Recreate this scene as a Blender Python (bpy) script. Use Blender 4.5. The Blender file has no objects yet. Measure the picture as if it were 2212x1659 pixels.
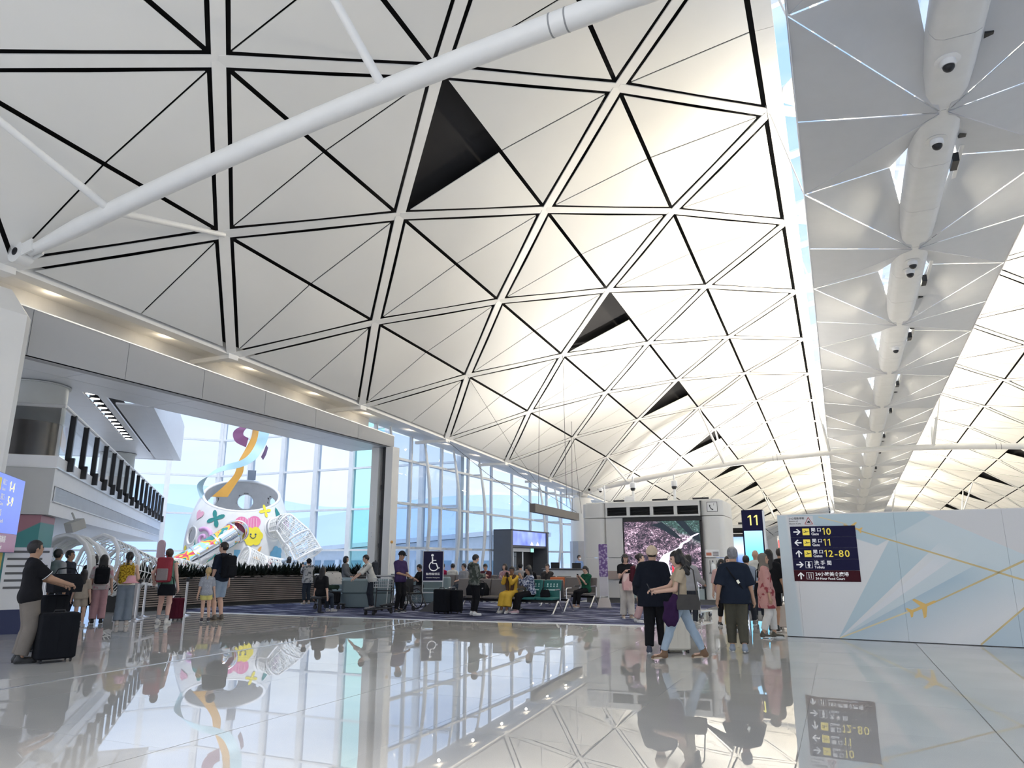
import bpy, bmesh, math, random
import numpy as np
from mathutils import Vector, Matrix
random.seed(7); np.random.seed(7)
SC = bpy.context.scene
COL = SC.collection
PI = math.pi
# ------------------------------------------------------------------ camera
CAM_H, FPX = 1.5, 1541.0
PITCH, YAW = math.radians(13.817), math.radians(24.015)
cam = bpy.data.cameras.new('camera'); cam.sensor_width = 36; cam.lens = 36*FPX/2212
cam.clip_end = 6000; cam.clip_start = .05
camo = bpy.data.objects.new('camera', cam); COL.objects.link(camo)
camo.location = (0, 0, CAM_H); camo.rotation_euler = (PI/2+PITCH, 0, YAW)
SC.camera = camo
# ------------------------------------------------------------------ view
vs = SC.view_settings
vs.view_transform = 'Standard'; vs.look = 'None'; vs.gamma = 1; vs.use_curve_mapping = False
vs.exposure = 0.84
# ------------------------------------------------------------------ world: hazy summer sky with soft cloud
W = bpy.data.worlds.new('sky'); SC.world = W; W.use_nodes = True
nt = W.node_tree; nt.nodes.clear()
def wn(t, **k):
    n = nt.nodes.new(t)
    for a, b in k.items(): setattr(n, a, b)
    return n
wo = wn('ShaderNodeOutputWorld'); bg = wn('ShaderNodeBackground')
tc = wn('ShaderNodeTexCoord'); mp = wn('ShaderNodeMapping'); mp.inputs['Scale'].default_value = (1.2, 1.2, 3.2)
nz = wn('ShaderNodeTexNoise'); nz.inputs['Scale'].default_value = 2.6; nz.inputs['Detail'].default_value = 5; nz.inputs['Roughness'].default_value = .52
rp = wn('ShaderNodeValToRGB'); rp.color_ramp.elements[0].position = .43; rp.color_ramp.elements[1].position = .70
sx = wn('ShaderNodeSeparateXYZ'); gr = wn('ShaderNodeValToRGB')
e = gr.color_ramp.elements; e[0].position = 0.0; e[0].color = (.94, .96, 1.0, 1); e[1].position = .55; e[1].color = (.44, .63, 1.0, 1)
mx = wn('ShaderNodeMix', data_type='RGBA'); mx.inputs[7].default_value = (1.0, .985, .955, 1)
L = nt.links.new
L(tc.outputs['Generated'], mp.inputs[0]); L(mp.outputs[0], nz.inputs['Vector']); L(nz.outputs['Fac'], rp.inputs[0])
L(tc.outputs['Generated'], sx.inputs[0]); L(sx.outputs['Z'], gr.inputs[0])
L(rp.outputs[0], mx.inputs[0]); L(gr.outputs[0], mx.inputs[6]); L(mx.outputs[2], bg.inputs[0])
bg.inputs[1].default_value = 0.86
L(bg.outputs[0], wo.inputs[0])
# ------------------------------------------------------------------ sun, high behind thin cloud
sd = bpy.data.lights.new('sun', 'SUN'); sd.energy = 1.2; sd.angle = math.radians(8); sd.color = (1, .96, .9)
so = bpy.data.objects.new('sun', sd); COL.objects.link(so); so.rotation_euler = (math.radians(28), math.radians(8), math.radians(40))

# ------------------------------------------------------------------ materials
MATS = {}
def mat(name, col, rough=.55, metal=0., var=.04, vscale=3., bump=0., bscale=60., emit=0., spec=None, sheen=0., coat=0., alpha=None, trans=0., ior=None, sub=0.):
    if name in MATS: return MATS[name]
    m = bpy.data.materials.new(name); m.use_nodes = True
    n = m.node_tree.nodes; l = m.node_tree.links; b = n['Principled BSDF']
    b.inputs['Roughness'].default_value = rough; b.inputs['Metallic'].default_value = metal
    if spec is not None: b.inputs['Specular IOR Level'].default_value = spec
    if ior: b.inputs['IOR'].default_value = ior
    if coat: b.inputs['Coat Weight'].default_value = coat; b.inputs['Coat Roughness'].default_value = .05
    if sheen: b.inputs['Sheen Weight'].default_value = sheen
    if trans: b.inputs['Transmission Weight'].default_value = trans
    t = n.new('ShaderNodeTexCoord')
    z = n.new('ShaderNodeTexNoise'); z.inputs['Scale'].default_value = vscale; z.inputs['Detail'].default_value = 4
    l.new(t.outputs['Object'], z.inputs['Vector'])
    r = n.new('ShaderNodeValToRGB'); r.color_ramp.elements[0].position = .3; r.color_ramp.elements[1].position = .7
    c = np.array(col[:3])
    r.color_ramp.elements[0].color = (*np.clip(c*(1-var), 0, 1), 1); r.color_ramp.elements[1].color = (*np.clip(c*(1+var), 0, 1), 1)
    l.new(z.outputs['Fac'], r.inputs[0]); l.new(r.outputs[0], b.inputs['Base Color'])
    if bump:
        z2 = n.new('ShaderNodeTexNoise'); z2.inputs['Scale'].default_value = bscale; l.new(t.outputs['Object'], z2.inputs['Vector'])
        bp = n.new('ShaderNodeBump'); bp.inputs['Strength'].default_value = bump; bp.inputs['Distance'].default_value = .01
        l.new(z2.outputs['Fac'], bp.inputs['Height']); l.new(bp.outputs[0], b.inputs['Normal'])
    if emit:
        l.new(r.outputs[0], b.inputs['Emission Color']); b.inputs['Emission Strength'].default_value = emit
    MATS[name] = m
    return m
def glassmat(name, tint, refl=.12, rough=0.):
    if name in MATS: return MATS[name]
    m = bpy.data.materials.new(name); m.use_nodes = True
    n = m.node_tree.nodes; l = m.node_tree.links; n.clear()
    o = n.new('ShaderNodeOutputMaterial'); mx = n.new('ShaderNodeMixShader'); t = n.new('ShaderNodeBsdfTransparent'); g = n.new('ShaderNodeBsdfGlossy')
    f = n.new('ShaderNodeFresnel'); f.inputs[0].default_value = 1.45
    t.inputs[0].default_value = (*tint, 1); g.inputs['Roughness'].default_value = rough
    mu = n.new('ShaderNodeMath'); mu.operation = 'MULTIPLY'; mu.inputs[1].default_value = refl*8; mu.use_clamp = True
    l.new(f.outputs[0], mu.inputs[0]); l.new(mu.outputs[0], mx.inputs[0]); l.new(t.outputs[0], mx.inputs[1]); l.new(g.outputs[0], mx.inputs[2]); l.new(mx.outputs[0], o.inputs[0])
    MATS[name] = m
    return m
def nodes(m): return m.node_tree.nodes, m.node_tree.links, m.node_tree.nodes['Principled BSDF']

# ------------------------------------------------------------------ mesh builder
class MB:
    def __init__(s): s.v = []; s.f = []; s.m = []
    def add(s, V, F, mi=0):
        o = len(s.v); s.v += [tuple(map(float, p)) for p in V]
        s.f += [tuple(int(i)+o for i in q) for q in F]; s.m += [mi]*len(F); return s
    def box(s, a, b, mi=0):
        (x0, y0, z0), (x1, y1, z1) = a, b
        return s.add([(x0,y0,z0),(x1,y0,z0),(x1,y1,z0),(x0,y1,z0),(x0,y0,z1),(x1,y0,z1),(x1,y1,z1),(x0,y1,z1)],
            [(3,2,1,0),(4,5,6,7),(0,1,5,4),(1,2,6,5),(2,3,7,6),(3,0,4,7)], mi)
    def cbox(s, c, d, mi=0, rz=0., rx=0., ry=0.):
        M = Matrix.Rotation(rz, 3, 'Z') @ Matrix.Rotation(ry, 3, 'Y') @ Matrix.Rotation(rx, 3, 'X')
        V = []
        for z in (-.5, .5):
            for x, y in ((-.5,-.5),(.5,-.5),(.5,.5),(-.5,.5)):
                V.append(Vector(c) + M @ Vector((x*d[0], y*d[1], z*d[2])))
        return s.add(V, [(3,2,1,0),(4,5,6,7),(0,1,5,4),(1,2,6,5),(2,3,7,6),(3,0,4,7)], mi)
    def rbox(s, a, b, r, n=3, mi=0, axis=2, ch=None):
        # box with rounded vertical (axis) edges and a small chamfer on the caps
        lo, hi = Vector(a), Vector(b); ax = [0,1,2]; ax.remove(axis); i, j = ax
        w, h = hi[i]-lo[i], hi[j]-lo[j]; r = min(r, w/2-1e-4, h/2-1e-4); pts = []
        for cx, cy, a0 in ((w-r,h-r,0),(r,h-r,1),(r,r,2),(w-r,r,3)):
            for k in range(n+1):
                t = (a0+k/n)*PI/2; pts.append((cx+r*math.cos(t), cy+r*math.sin(t)))
        c = min(r*.5, (hi[axis]-lo[axis])*.2) if ch is None else ch; V = []; N = len(pts)
        for lev, ins in ((lo[axis], c), (lo[axis]+c, 0), (hi[axis]-c, 0), (hi[axis], c)):
            for p in pts:
                q = [0,0,0]; q[axis] = lev
                q[i] = lo[i] + w/2 + (p[0]-w/2)*(1-2*ins/w if w else 1); q[j] = lo[j] + h/2 + (p[1]-h/2)*(1-2*ins/h)
                V.append(q)
        F = [tuple(range(N-1,-1,-1)), tuple(range(3*N, 4*N))]
        for k in range(3):
            for t in range(N): F.append((k*N+t, k*N+(t+1)%N, (k+1)*N+(t+1)%N, (k+1)*N+t))
        if axis == 1: F = [q[::-1] for q in F]
        return s.add(V, F, mi)
    def tube(s, P, r, n=10, mi=0, closed=False, caps=True):
        P = [Vector(p) for p in P]; N = len(P); R = r if hasattr(r, '__len__') else [r]*N
        V = []; up = None
        for i, p in enumerate(P):
            a = P[i-1] if (i > 0 or closed) else p; b = P[(i+1) % N] if (i < N-1 or closed) else p
            t = (b-a).normalized()
            if up is None:
                up = Vector((0,0,1)) if abs(t.z) < .9 else Vector((1,0,0))
            u = (up - t*up.dot(t)).normalized(); w = t.cross(u); up = u
            for k in range(n):
                q = 2*PI*k/n; V.append(p + (u*math.cos(q) + w*math.sin(q))*R[i])
        F = []
        for i in range(N if closed else N-1):
            for k in range(n):
                F.append((i*n+k, i*n+(k+1)%n, ((i+1)%N)*n+(k+1)%n, ((i+1)%N)*n+k))
        if caps and not closed: F += [tuple(range(n-1,-1,-1)), tuple(range((N-1)*n, N*n))]
        return s.add(V, F, mi)
    def lathe(s, prof, n=24, c=(0,0,0), mi=0, cap=True, a0=0., a1=2*PI):
        full = abs(a1-a0-2*PI) < 1e-6; m = n if full else n+1; V = []
        for r, z in prof:
            for k in range(m):
                t = a0+(a1-a0)*k/n; V.append((c[0]+r*math.cos(t), c[1]+r*math.sin(t), c[2]+z))
        F = []
        for i in range(len(prof)-1):
            for k in range(n): F.append((i*m+k, i*m+(k+1)%m, (i+1)*m+(k+1)%m, (i+1)*m+k))
        if cap and full: F += [tuple(range(n-1,-1,-1)), tuple(range((len(prof)-1)*m, len(prof)*m))]
        return s.add(V, F, mi)
    def prism(s, poly, z0, z1, mi=0):
        n = len(poly); V = [(x,y,z0) for x,y in poly]+[(x,y,z1) for x,y in poly]
        return s.add(V, [tuple(range(n-1,-1,-1)), tuple(range(n,2*n))]+[(i,(i+1)%n,n+(i+1)%n,n+i) for i in range(n)], mi)
    def slab(s, quad, t, mi=0):
        # polygon in 3-D extruded by t along its normal
        P = [Vector(p) for p in quad]; nn = Vector((0,0,0))
        for i in range(len(P)): nn += (P[i]-P[0]).cross(P[(i+1)%len(P)]-P[0])
        nn.normalize(); n = len(P); V = P+[p+nn*t for p in P]
        return s.add(V, [tuple(range(n-1,-1,-1)), tuple(range(n,2*n))]+[(i,(i+1)%n,n+(i+1)%n,n+i) for i in range(n)], mi)
    def ell(s, c, r, n=14, m=9, mi=0, rz=0.):
        V = []; F = []; cs, sn = math.cos(rz), math.sin(rz)
        for i in range(m+1):
            t = PI*i/m
            for k in range(n):
                q = 2*PI*k/n; x, y = r[0]*math.sin(t)*math.cos(q), r[1]*math.sin(t)*math.sin(q)
                V.append((c[0]+x*cs-y*sn, c[1]+x*sn+y*cs, c[2]-r[2]*math.cos(t)))
        for i in range(m):
            for k in range(n): F.append((i*n+k, i*n+(k+1)%n, (i+1)*n+(k+1)%n, (i+1)*n+k))
        return s.add(V, F, mi)
    def xf(s, M):
        s.v = [tuple(M @ Vector(p)) for p in s.v]; return s
    def mesh(s, name, mats, smooth=False):
        me = bpy.data.meshes.new(name); me.from_pydata(s.v, [], s.f); me.validate()
        for m in (mats if isinstance(mats, (list, tuple)) else [mats]): me.materials.append(m)
        if any(s.m) and len(me.polygons) == len(s.m): me.polygons.foreach_set('material_index', s.m)
        if smooth: me.shade_smooth(); smooth is not True and me.set_sharp_from_angle(angle=smooth)
        me.update(); return me
    def build(s, name, mats, parent=None, loc=None, rz=0., smooth=False):
        return link(name, s.mesh(name, mats, smooth), parent, loc, rz)
def link(name, me, parent=None, loc=None, rz=0.):
    o = bpy.data.objects.new(name, me); COL.objects.link(o)
    if parent is not None: o.parent = parent
    if loc is not None: o.location = loc
    if rz: o.rotation_euler = (0, 0, rz)
    return o
SM = math.radians(40)
def tag(o, label=None, cat=None, group=None, kind=None):
    if label: o['label'] = label
    if cat: o['category'] = cat
    if group: o['group'] = group
    if kind: o['kind'] = kind
    return o
def thing(name, label, cat, loc=(0,0,0), rz=0., group=None, kind=None):
    return tag(link(name, None, None, loc, rz), label, cat, group, kind)
def struct(o): o['kind'] = 'structure'; return o
def stuff(o): o['kind'] = 'stuff'; return o
def copy_tree(o, parent=None):
    c = o.copy(); COL.objects.link(c); c.parent = parent
    for ch in o.children: copy_tree(ch, c)
    return c
def text_mesh(s, size, align='LEFT', ext=.002, bold=0.):
    cu = bpy.data.curves.new('t', 'FONT'); cu.body = s; cu.size = size; cu.align_x = align; cu.extrude = ext; cu.offset = bold; cu.resolution_u = 3
    o = bpy.data.objects.new('t', cu); COL.objects.link(o)
    bpy.context.view_layer.update()
    me = bpy.data.meshes.new_from_object(o.evaluated_get(bpy.context.evaluated_depsgraph_get()))
    bpy.data.objects.remove(o); return me
def lettering(name, s, size, m, parent, loc, rot=(PI/2,0,0), align='LEFT', bold=0., ext=.002):
    me = text_mesh(s, size, align, ext, bold); me.materials.clear(); me.materials.append(m)
    o = link(name, me, parent, loc); o.rotation_euler = rot; return o
def numerals(name, s, size, m, parent, loc, align='LEFT', bold=0.):
    # figures with a flagged 1, set one by one
    adv = {'1': .44, '-': .42}; wid = sum(adv.get(c, .60) for c in s)*size; x = -wid/2 if align == 'CENTER' else 0; mb = MB()
    for c in s:
        if c == '1':
            P = [(.30,0),(.30,.73),(.215,.73),(.06,.625),(.06,.535),(.205,.625),(.205,0)]; V = [(x+a*size, b*size, .002) for a, b in P]
            mb.add(V+[(p[0],p[1],-.002) for p in V], [(0,1,2,5,6),(2,3,4,5)]+[(i,7+i,7+(i+1)%7,(i+1)%7) for i in range(7)])
        else:
            me = text_mesh(c, size, 'LEFT', .002, bold); mb.add([(v.co.x+x, v.co.y, v.co.z) for v in me.vertices], [tuple(p.vertices) for p in me.polygons])
        x += adv.get(c, .60)*size
    o = mb.build(name, m, parent, loc); o.rotation_euler = (PI/2, 0, 0); return o
# floor point seen at a pixel of the 2212x1659 photograph (real position on the ground)
_cy, _sy, _cp, _sp = math.cos(YAW), math.sin(YAW), math.cos(PITCH), math.sin(PITCH)
_fw = Vector((-_sy*_cp, _cy*_cp, _sp)); _rt = Vector((_cy, _sy, 0)); _up = _rt.cross(_fw)
def ray(px, py): return _fw + _rt*((px-1106)/FPX) - _up*((py-829.5)/FPX)
def G(px, py, z=0.):
    d = ray(px, py); t = (z-CAM_H)/d.z; return Vector((d.x*t, d.y*t, z))
def GD(px, dist):   # floor point in the vertical plane of pixel column px (at the horizon) at a given ground distance
    d = ray(px, 1207); k = dist/math.hypot(d.x, d.y); return Vector((d.x*k, d.y*k, 0))
def facing(p, a=0.):  # rotation that makes local -Y look at the camera, plus an angle
    return math.atan2(p[1], p[0]) - PI/2 + a
# ================================================================== materials used all over
white_paint = mat('white_paint', (.80, .79, .765), .45, var=.03, vscale=.7)
panel_white = mat('ceiling_panel_white', (.80, .79, .755), .5, var=.025, vscale=.35)
steel_white = mat('steel_white', (.82, .81, .78), .38, var=.02)
dark_void = mat('dark_void', (.012, .011, .012), .8)
grey_paint = mat('bulkhead_grey', (.42, .425, .435), .55, var=.03, vscale=.5)
soffit_mat = mat('soffit_white', (.78, .79, .81), .35, var=.02)
black = mat('black_plastic', (.012, .012, .014), .45)
black_metal = mat('black_metal', (.02, .02, .023), .4, .3)
chrome = mat('brushed_steel', (.62, .62, .64), .28, 1., var=.05)
alu = mat('aluminium', (.70, .71, .72), .35, .8)
white_plastic = mat('white_plastic', (.82, .82, .82), .35)
navy = mat('sign_navy', (.011, .010, .050), .5, spec=.15)
lamp_mat = mat('lamp_glow', (1., .93, .82), .5, emit=9.)
clear_glass = glassmat('clear_glass', (.66, .75, .86), .07)
teal_glass = glassmat('teal_glass', (.42, .76, .78), .10)
sky_glass = glassmat('skylight_glass', (.80, .87, .95), .05)
smoke_glass = glassmat('smoked_glass', (.30, .31, .33), .14)

# ================================================================== vaulted roof: a 6 m diamond grid of ribs, four triangular panels to a diamond
SLOPE, Y0, XC = -.0426, 7.988, 2.65
LX = [-14.61, -12.07, -9.35, -6.54, -3.58, -.51]; LZ = [5.98, 7.66, 9.07, 10.2, 11.08, 11.59]
def rz_(z0, y): return z0 + SLOPE*y + CAM_H
def node(k, n, side=0):
    y = Y0+6*n; x = LX[k] if side == 0 else 2*XC-LX[k]
    return Vector((x, y, rz_(LZ[k], y)))
def vnorm(k, side):   # inward (downward) normal of the vault at line k
    a, b = max(k-1, 0), min(k+1, 5)
    t = Vector((LX[b]-LX[a], 0, LZ[b]-LZ[a])).normalized(); n = Vector((t.z, 0, -t.x))
    if side: n.x = -n.x
    return n
def inset_tri(P, offs):
    # each edge i (P[i]->P[i+1]) moved inwards by offs[i]
    nn = (P[1]-P[0]).cross(P[2]-P[0]).normalized(); lines = []
    for i in range(3):
        d = (P[(i+1)%3]-P[i]).normalized(); inn = nn.cross(d); lines.append((P[i]+inn*offs[i], d, inn))
    out = []
    for i in range(3):
        p, d, inn = lines[i-1]; q, e_, inn2 = lines[i]
        t = (q-p).dot(inn2)/d.dot(inn2); out.append(p+d*t)
    return out
RIB, GAP, LONG, TRAN = .125, .085, .05, .022
ceiling = MB()
for side in (0, 1):
    n0, n1 = (-3, 21)
    for n in range(n0, n1):
        for k in range(5):
            a, b, c, d = node(k, n, side), node(k, n+1, side), node(k+1, n+1, side), node(k+1, n, side)
            u0, u1 = vnorm(k, side)*-.30, vnorm(k+1, side)*-.30
            q = [a+u0, b+u0, c+u1, d+u1]
            ceiling.add(q if side else q[::-1], [(0,1,2,3)])
ceiling = struct(ceiling.build('ceiling', dark_void))
panels = []; ribs = []
for side in (0, 1):
    for k in range(6):
        for m in range(-5, 42):
            n = m/2
            iscentre = (m % 2 == 1) if k % 2 == 0 else (m % 2 == 0)   # nodes: even k at integers, odd k at halves
            if iscentre:
                c = node(k, n, side); f, b = node(k, n-.5, side), node(k, n+.5, side)
                for dk in (-1, 1):
                    if not 0 <= k+dk <= 5: continue
                    s_ = node(k+dk, n, side)
                    lg = LONG if 0 < k < 5 else (.19 if k == 0 else .16)
                    for e_ in (f, b):
                        if k == 3 and dk == -1 and e_ is f and m % 4 == 2: continue    # panels left out along one strip
                        P = [c, e_, s_]; of = [lg, RIB+GAP, TRAN]
                        if (P[1]-P[0]).cross(P[2]-P[0]).z > 0: P = [c, s_, e_]; of = [TRAN, RIB+GAP, lg]
                        panels.append((((c+e_+s_)/3-Vector((0,0,CAM_H))).length, inset_tri(P, of), side))
            else:
                for dk, dn in ((1, .5), (1, -.5)):
                    if k+dk > 5: continue
                    a, b = node(k, n, side), node(k+dk, n+dn, side)
                    ribs.append(((((a+b)/2)-Vector((0,0,CAM_H))).length + (60 if a.y < 0 else 0), a, b, side))
def slab_up(mb, P, t):
    nn = (P[1]-P[0]).cross(P[2]-P[0]).normalized(); n = len(P)
    V = list(P)+[p-nn*t for p in P]
    mb.add(V, [tuple(range(n)), tuple(range(2*n-1, n-1, -1))]+[((i+1)%n, i, n+i, n+(i+1)%n) for i in range(n)])
def panel_mesh(mb, P, t, fold=.022):
    # triangle creased along the line from its first corner to the middle of the rib edge
    nn = (P[1]-P[0]).cross(P[2]-P[0]).normalized(); m = (P[1]+P[2])/2 + nn*fold; V = [P[0], P[1], m, P[2]]; V = V+[p-nn*t for p in V]
    mb.add(V, [(0,1,2),(0,2,3),(6,5,4),(7,6,4),(1,0,4,5),(2,1,5,6),(3,2,6,7),(0,3,7,4)])
def inview(p, mpx=260):
    v = Vector(p)-Vector((0,0,CAM_H)); w = v.dot(_fw)
    if w < .5: return False
    x = 1106+FPX*v.dot(_rt)/w; y = 829.5-FPX*v.dot(_up)/w
    return -mpx < x < 2212+mpx and -mpx < y < 1659
panels.sort(key=lambda q: q[0] + (0 if any(inview(p) for p in q[1]) else 200))
far = MB()
for i, (d, P, side) in enumerate(panels):
    if i < 296:
        mb = MB(); panel_mesh(mb, P, .02); mb.build('ceiling_panel', panel_white, ceiling)
    else: panel_mesh(far, P, .02)
stuff(far.build('ceiling_panel_field', panel_white, ceiling))
def rib_quad(a, b, side, w=RIB):
    k = vnorm(2, side); d = (b-a).normalized()
    nn = Vector((-(b.z-a.z), 0, b.x-a.x)); nn = Vector((nn.x, 0, nn.z)).normalized()
    if nn.z > 0: nn = -nn
    s_ = d.cross(nn).normalized()*w
    P = [a+s_, b+s_, b-s_, a-s_]
    if (P[1]-P[0]).cross(P[2]-P[0]).dot(nn) < 0: P = P[::-1]
    return [p+nn*.01 for p in P]
ribs.sort(key=lambda q: q[0] + (0 if inview(q[1]) or inview(q[2]) else 200))
far = MB()
for i, (d, a, b, side) in enumerate(ribs):
    if i < 292:
        mb = MB(); slab_up(mb, rib_quad(a, b, side), .025); mb.build('ceiling_rib', steel_white, ceiling)
    else: slab_up(far, rib_quad(a, b, side), .025)
stuff(far.build('ceiling_rib_field', steel_white, ceiling))
# edge beams: wall edge (line 0) and skylight edge (line 5), one length per bay
for side in (0, 1):
    sg = 1 if side == 0 else -1
    for n in range(-2, 20):
        for k in (0, 5):
            a, b = node(k, n, side), node(k, n+1, side)
            mb = MB(); w = .18 if k == 0 else .14
            lo, hi = (-.30, .06) if k == 0 else (-.04, .34)
            for (x0, x1, z0, z1) in ((lo, hi, -.0 if k == 0 else -.04, .28),):
                V = []
                for p, e_ in ((a, .008), (b, -.008)):
                    for x, z in ((x0, z0), (x1, z0), (x1, z1), (x0, z1)): V.append(p+Vector((sg*x, e_, z)))
                mb.add(V, [(0,1,2,3),(7,6,5,4),(0,4,5,1),(1,5,6,2),(2,6,7,3),(3,7,4,0)])
            if n < 17: mb.build('edge_beam', steel_white, ceiling)
# ------------------------------------------------------------------ skylight over the spine
skyroot = struct(thing('window_1', None, None))
RIDGE = 12.45
def sk(x, y, dz=0.):   # point on the skylight surface
    t = abs(x-XC)/(XC-LX[5]); z0 = RIDGE + (LZ[5]+.2-RIDGE)*t
    return Vector((x, y, rz_(z0, y)+dz))
xl, xr = LX[5]+.02, 2*XC-LX[5]-.02
for n in range(-1, 19):
    y = Y0+3+6*n
    for s_, xe in ((-1, xl), (1, xr)):
        for dn in (-1, 1):    # the ribs run on across the skylight
            mb = MB(); mb.tube([node(5, n+.5, 0 if s_ < 0 else 1)+Vector((0,0,.1)), sk(XC, y+dn*3, -.05)], .13, 6); mb.build('skylight_rib', steel_white, skyroot)
        if n < 14:
            p0 = node(5, n+.5, 0 if s_ < 0 else 1)+Vector((0,0,.12)); q = [p0+Vector((-s_*.35, 0, .06)), p0+Vector((-s_*1.15, -1.05, .2)), p0+Vector((-s_*1.15, 1.05, .2))]
            if (q[1]-q[0]).cross(q[2]-q[0]).z > 0: q = [q[0], q[2], q[1]]
            mb = MB(); slab_up(mb, q, .05); mb.build('infill_panel', panel_white, skyroot)
for i in range(0, 39):
    y = 2+3*i; mb = MB()
    for xe in (xl, xr): mb.slab([sk(xe, y-.07, .3), sk(xe, y+.07, .3), sk(XC, y+.07, .3), sk(XC, y-.07, .3)], .12)
    mb.build('glazing_bar', steel_white, skyroot)
    if i < 38:
        for xe in (xl, xr):
            mb = MB(); mb.add([sk(xe, y+.07, .36), sk(xe, y+2.93, .36), sk(XC, y+2.93, .36), sk(XC, y+.07, .36)], [(0,1,2,3)]); mb.build('glass_pane', sky_glass, skyroot)
for xe in (xl, xr):
    mb = MB(); mb.tube([sk(xe, 0, .3), sk(xe, 120, .3)], .1, 6); mb.build('skylight_sill', steel_white, skyroot)
mb = MB(); mb.tube([sk(XC, 0, .3), sk(XC, 120, .3)], .12, 6); mb.build('ridge_bar', steel_white, skyroot)

# ------------------------------------------------------------------ suspended light reflectors and the service catwalk under the skylight
refl_mat = mat('reflector_cloth', (.66, .67, .69), .6, var=.02)
nn_, ll_, bb_ = nodes(refl_mat)
tr = nn_.new('ShaderNodeBsdfTranslucent'); tr.inputs[0].default_value = (.75, .75, .74, 1); ms = nn_.new('ShaderNodeMixShader'); ms.inputs[0].default_value = .18
ll_.new(bb_.outputs[0], ms.inputs[1]); ll_.new(tr.outputs[0], ms.inputs[2]); ll_.new(ms.outputs[0], nn_['Material Output'].inputs[0])
XCAT, ZE, ZC = 2.60, 9.2, 8.86
catwalk = thing('catwalk', 'long white service trough hanging under the roof skylight', 'catwalk', (0,0,0))
reflcount = 0
RG = 'light reflector bays hung under the skylight'
for i in range(-1, 18):
    yE, yC, yE2, yC2 = 5+6*i, 8+6*i, 11+6*i, 14+6*i
    for s_ in (-1, 1):
        xE = XCAT + s_*2.52
        E1 = Vector((xE, yE2, rz_(ZE, yE2))); F0, F1 = Vector((xE, yC, rz_(ZE-.02, yC))), Vector((xE, yC2, rz_(ZE-.02, yC2)))
        C0 = Vector((XCAT+s_*.05, yC, rz_(ZC-.15, yC))); C1 = Vector((XCAT+s_*.05, yC2, rz_(ZC-.15, yC2))); M0 = Vector((XCAT+s_*.66, yE2, rz_(ZC+.62, yE2)))
        r_ = thing('light_reflector', ('white angled reflector bay hung along the roof catwalk, on the window-wall side' if s_ < 0 else 'white angled reflector bay hung along the roof catwalk, on the side of the hoarding'), 'reflector',
                   (xE, yE2, 0), group=RG+(' left' if s_ < 0 else ' right'))
        O = r_.location
        for A, B, C_, of in ((F0, C0, E1, (.03, .012, .008)), (E1, C0, M0, (.012, .012, .03)), (M0, E1, C1, (.03, .02, .012)), (E1, C1, F1, (.02, .03, .008))):
            P = [A-O, B-O, C_-O]; of = list(of)
            if (P[1]-P[0]).cross(P[2]-P[0]).z > 0: P = [P[0], P[2], P[1]]; of = [of[2], of[1], of[0]]
            mb = MB(); slab_up(mb, inset_tri(P, of), .02); mb.build('reflector_panel', refl_mat, r_)
        for a, b in ((E1, C1), (F0+Vector((0,.03,0)), C0+Vector((0,.03,0))), (E1, M0)):
            mb = MB(); mb.tube([a-O+Vector((0,0,.06)), b-O+Vector((0,0,.06))], .02, 6); mb.build('spreader_rod', steel_white, r_)
        mb = MB(); mb.tube([F0-O, F1-O], .018, 6); mb.build('edge_cable', alu, r_)
        mb = MB(); mb.tube([E1-O, Vector((LX[5] if s_ < 0 else 2*XC-LX[5], yE2, rz_(LZ[5], yE2)))-O], .018, 5); mb.build('hanger', steel_white, r_)
# trough
tm = mat('trough_white', (.74, .74, .73), .4, var=.03)
prof = [(-.42,.42),(-.40,.18),(-.33,.05),(-.22,0),(.22,0),(.33,.05),(.40,.18),(.42,.42)]
for j in range(0, 52):
    y0, y1 = 4+2*j+.008, 6+2*j-.008; mb = MB(); V = []
    for y in (y0, y1):
        for x, z in prof: V.append((XCAT+x, y, rz_(ZC-.1+z, y)))
    N = len(prof); F = [(q, N+q, N+q+1, q+1) for q in range(N-1)]+[tuple(range(N-1,-1,-1)), tuple(range(N, 2*N)), (0, N-1, 2*N-1, N)]
    mb.add(V, F); mb.build('trough_panel', tm, catwalk, smooth=SM)
    if j < 30:
        mb = MB(); yy = (y0+y1)/2 + (.4 if j % 2 else -.3); z = rz_(ZC+.28, yy)
        mb.box((XCAT+.47, yy-.22, z-.09), (XCAT+.60, yy+.22, z+.11)); mb.build('loudspeaker', black, catwalk)
mb = MB(); V = []
for y in (4, 108):
    for x in (.62, .70): V.append((XCAT+x, y, rz_(ZC+.42, y)))
mb.slab([V[0], V[1], V[3], V[2]], .03); mb.build('cable_tray', steel_white, catwalk)
# warm spine uplights on the trough throw light on to the back of the reflectors and the vault
for j in range(2, 17):
    y = 5+6*j+1.5
    for s_ in (-1, 1):
        mb = MB(); z = rz_(ZC+.55, y); mb.box((XCAT+s_*.3-.12, y-.35, z), (XCAT+s_*.3+.12, y+.35, z+.08)); mb.build('uplight', lamp_mat, catwalk)
        if j < 10 or j % 2 == 0:
            ld = bpy.data.lights.new('uplight_beam', 'AREA'); ld.shape = 'RECTANGLE'; ld.size = .3; ld.size_y = 1.4; ld.energy = 300 if j < 10 else 600; ld.color = (1, .89, .70); ld.spread = math.radians(150)
            lo_ = bpy.data.objects.new('uplight_beam', ld); COL.objects.link(lo_); lo_.parent = catwalk
            lo_.location = (XCAT+s_*.55, y, z+.25); lo_.rotation_euler = (0, math.radians(180-s_*-68) , 0)
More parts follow.
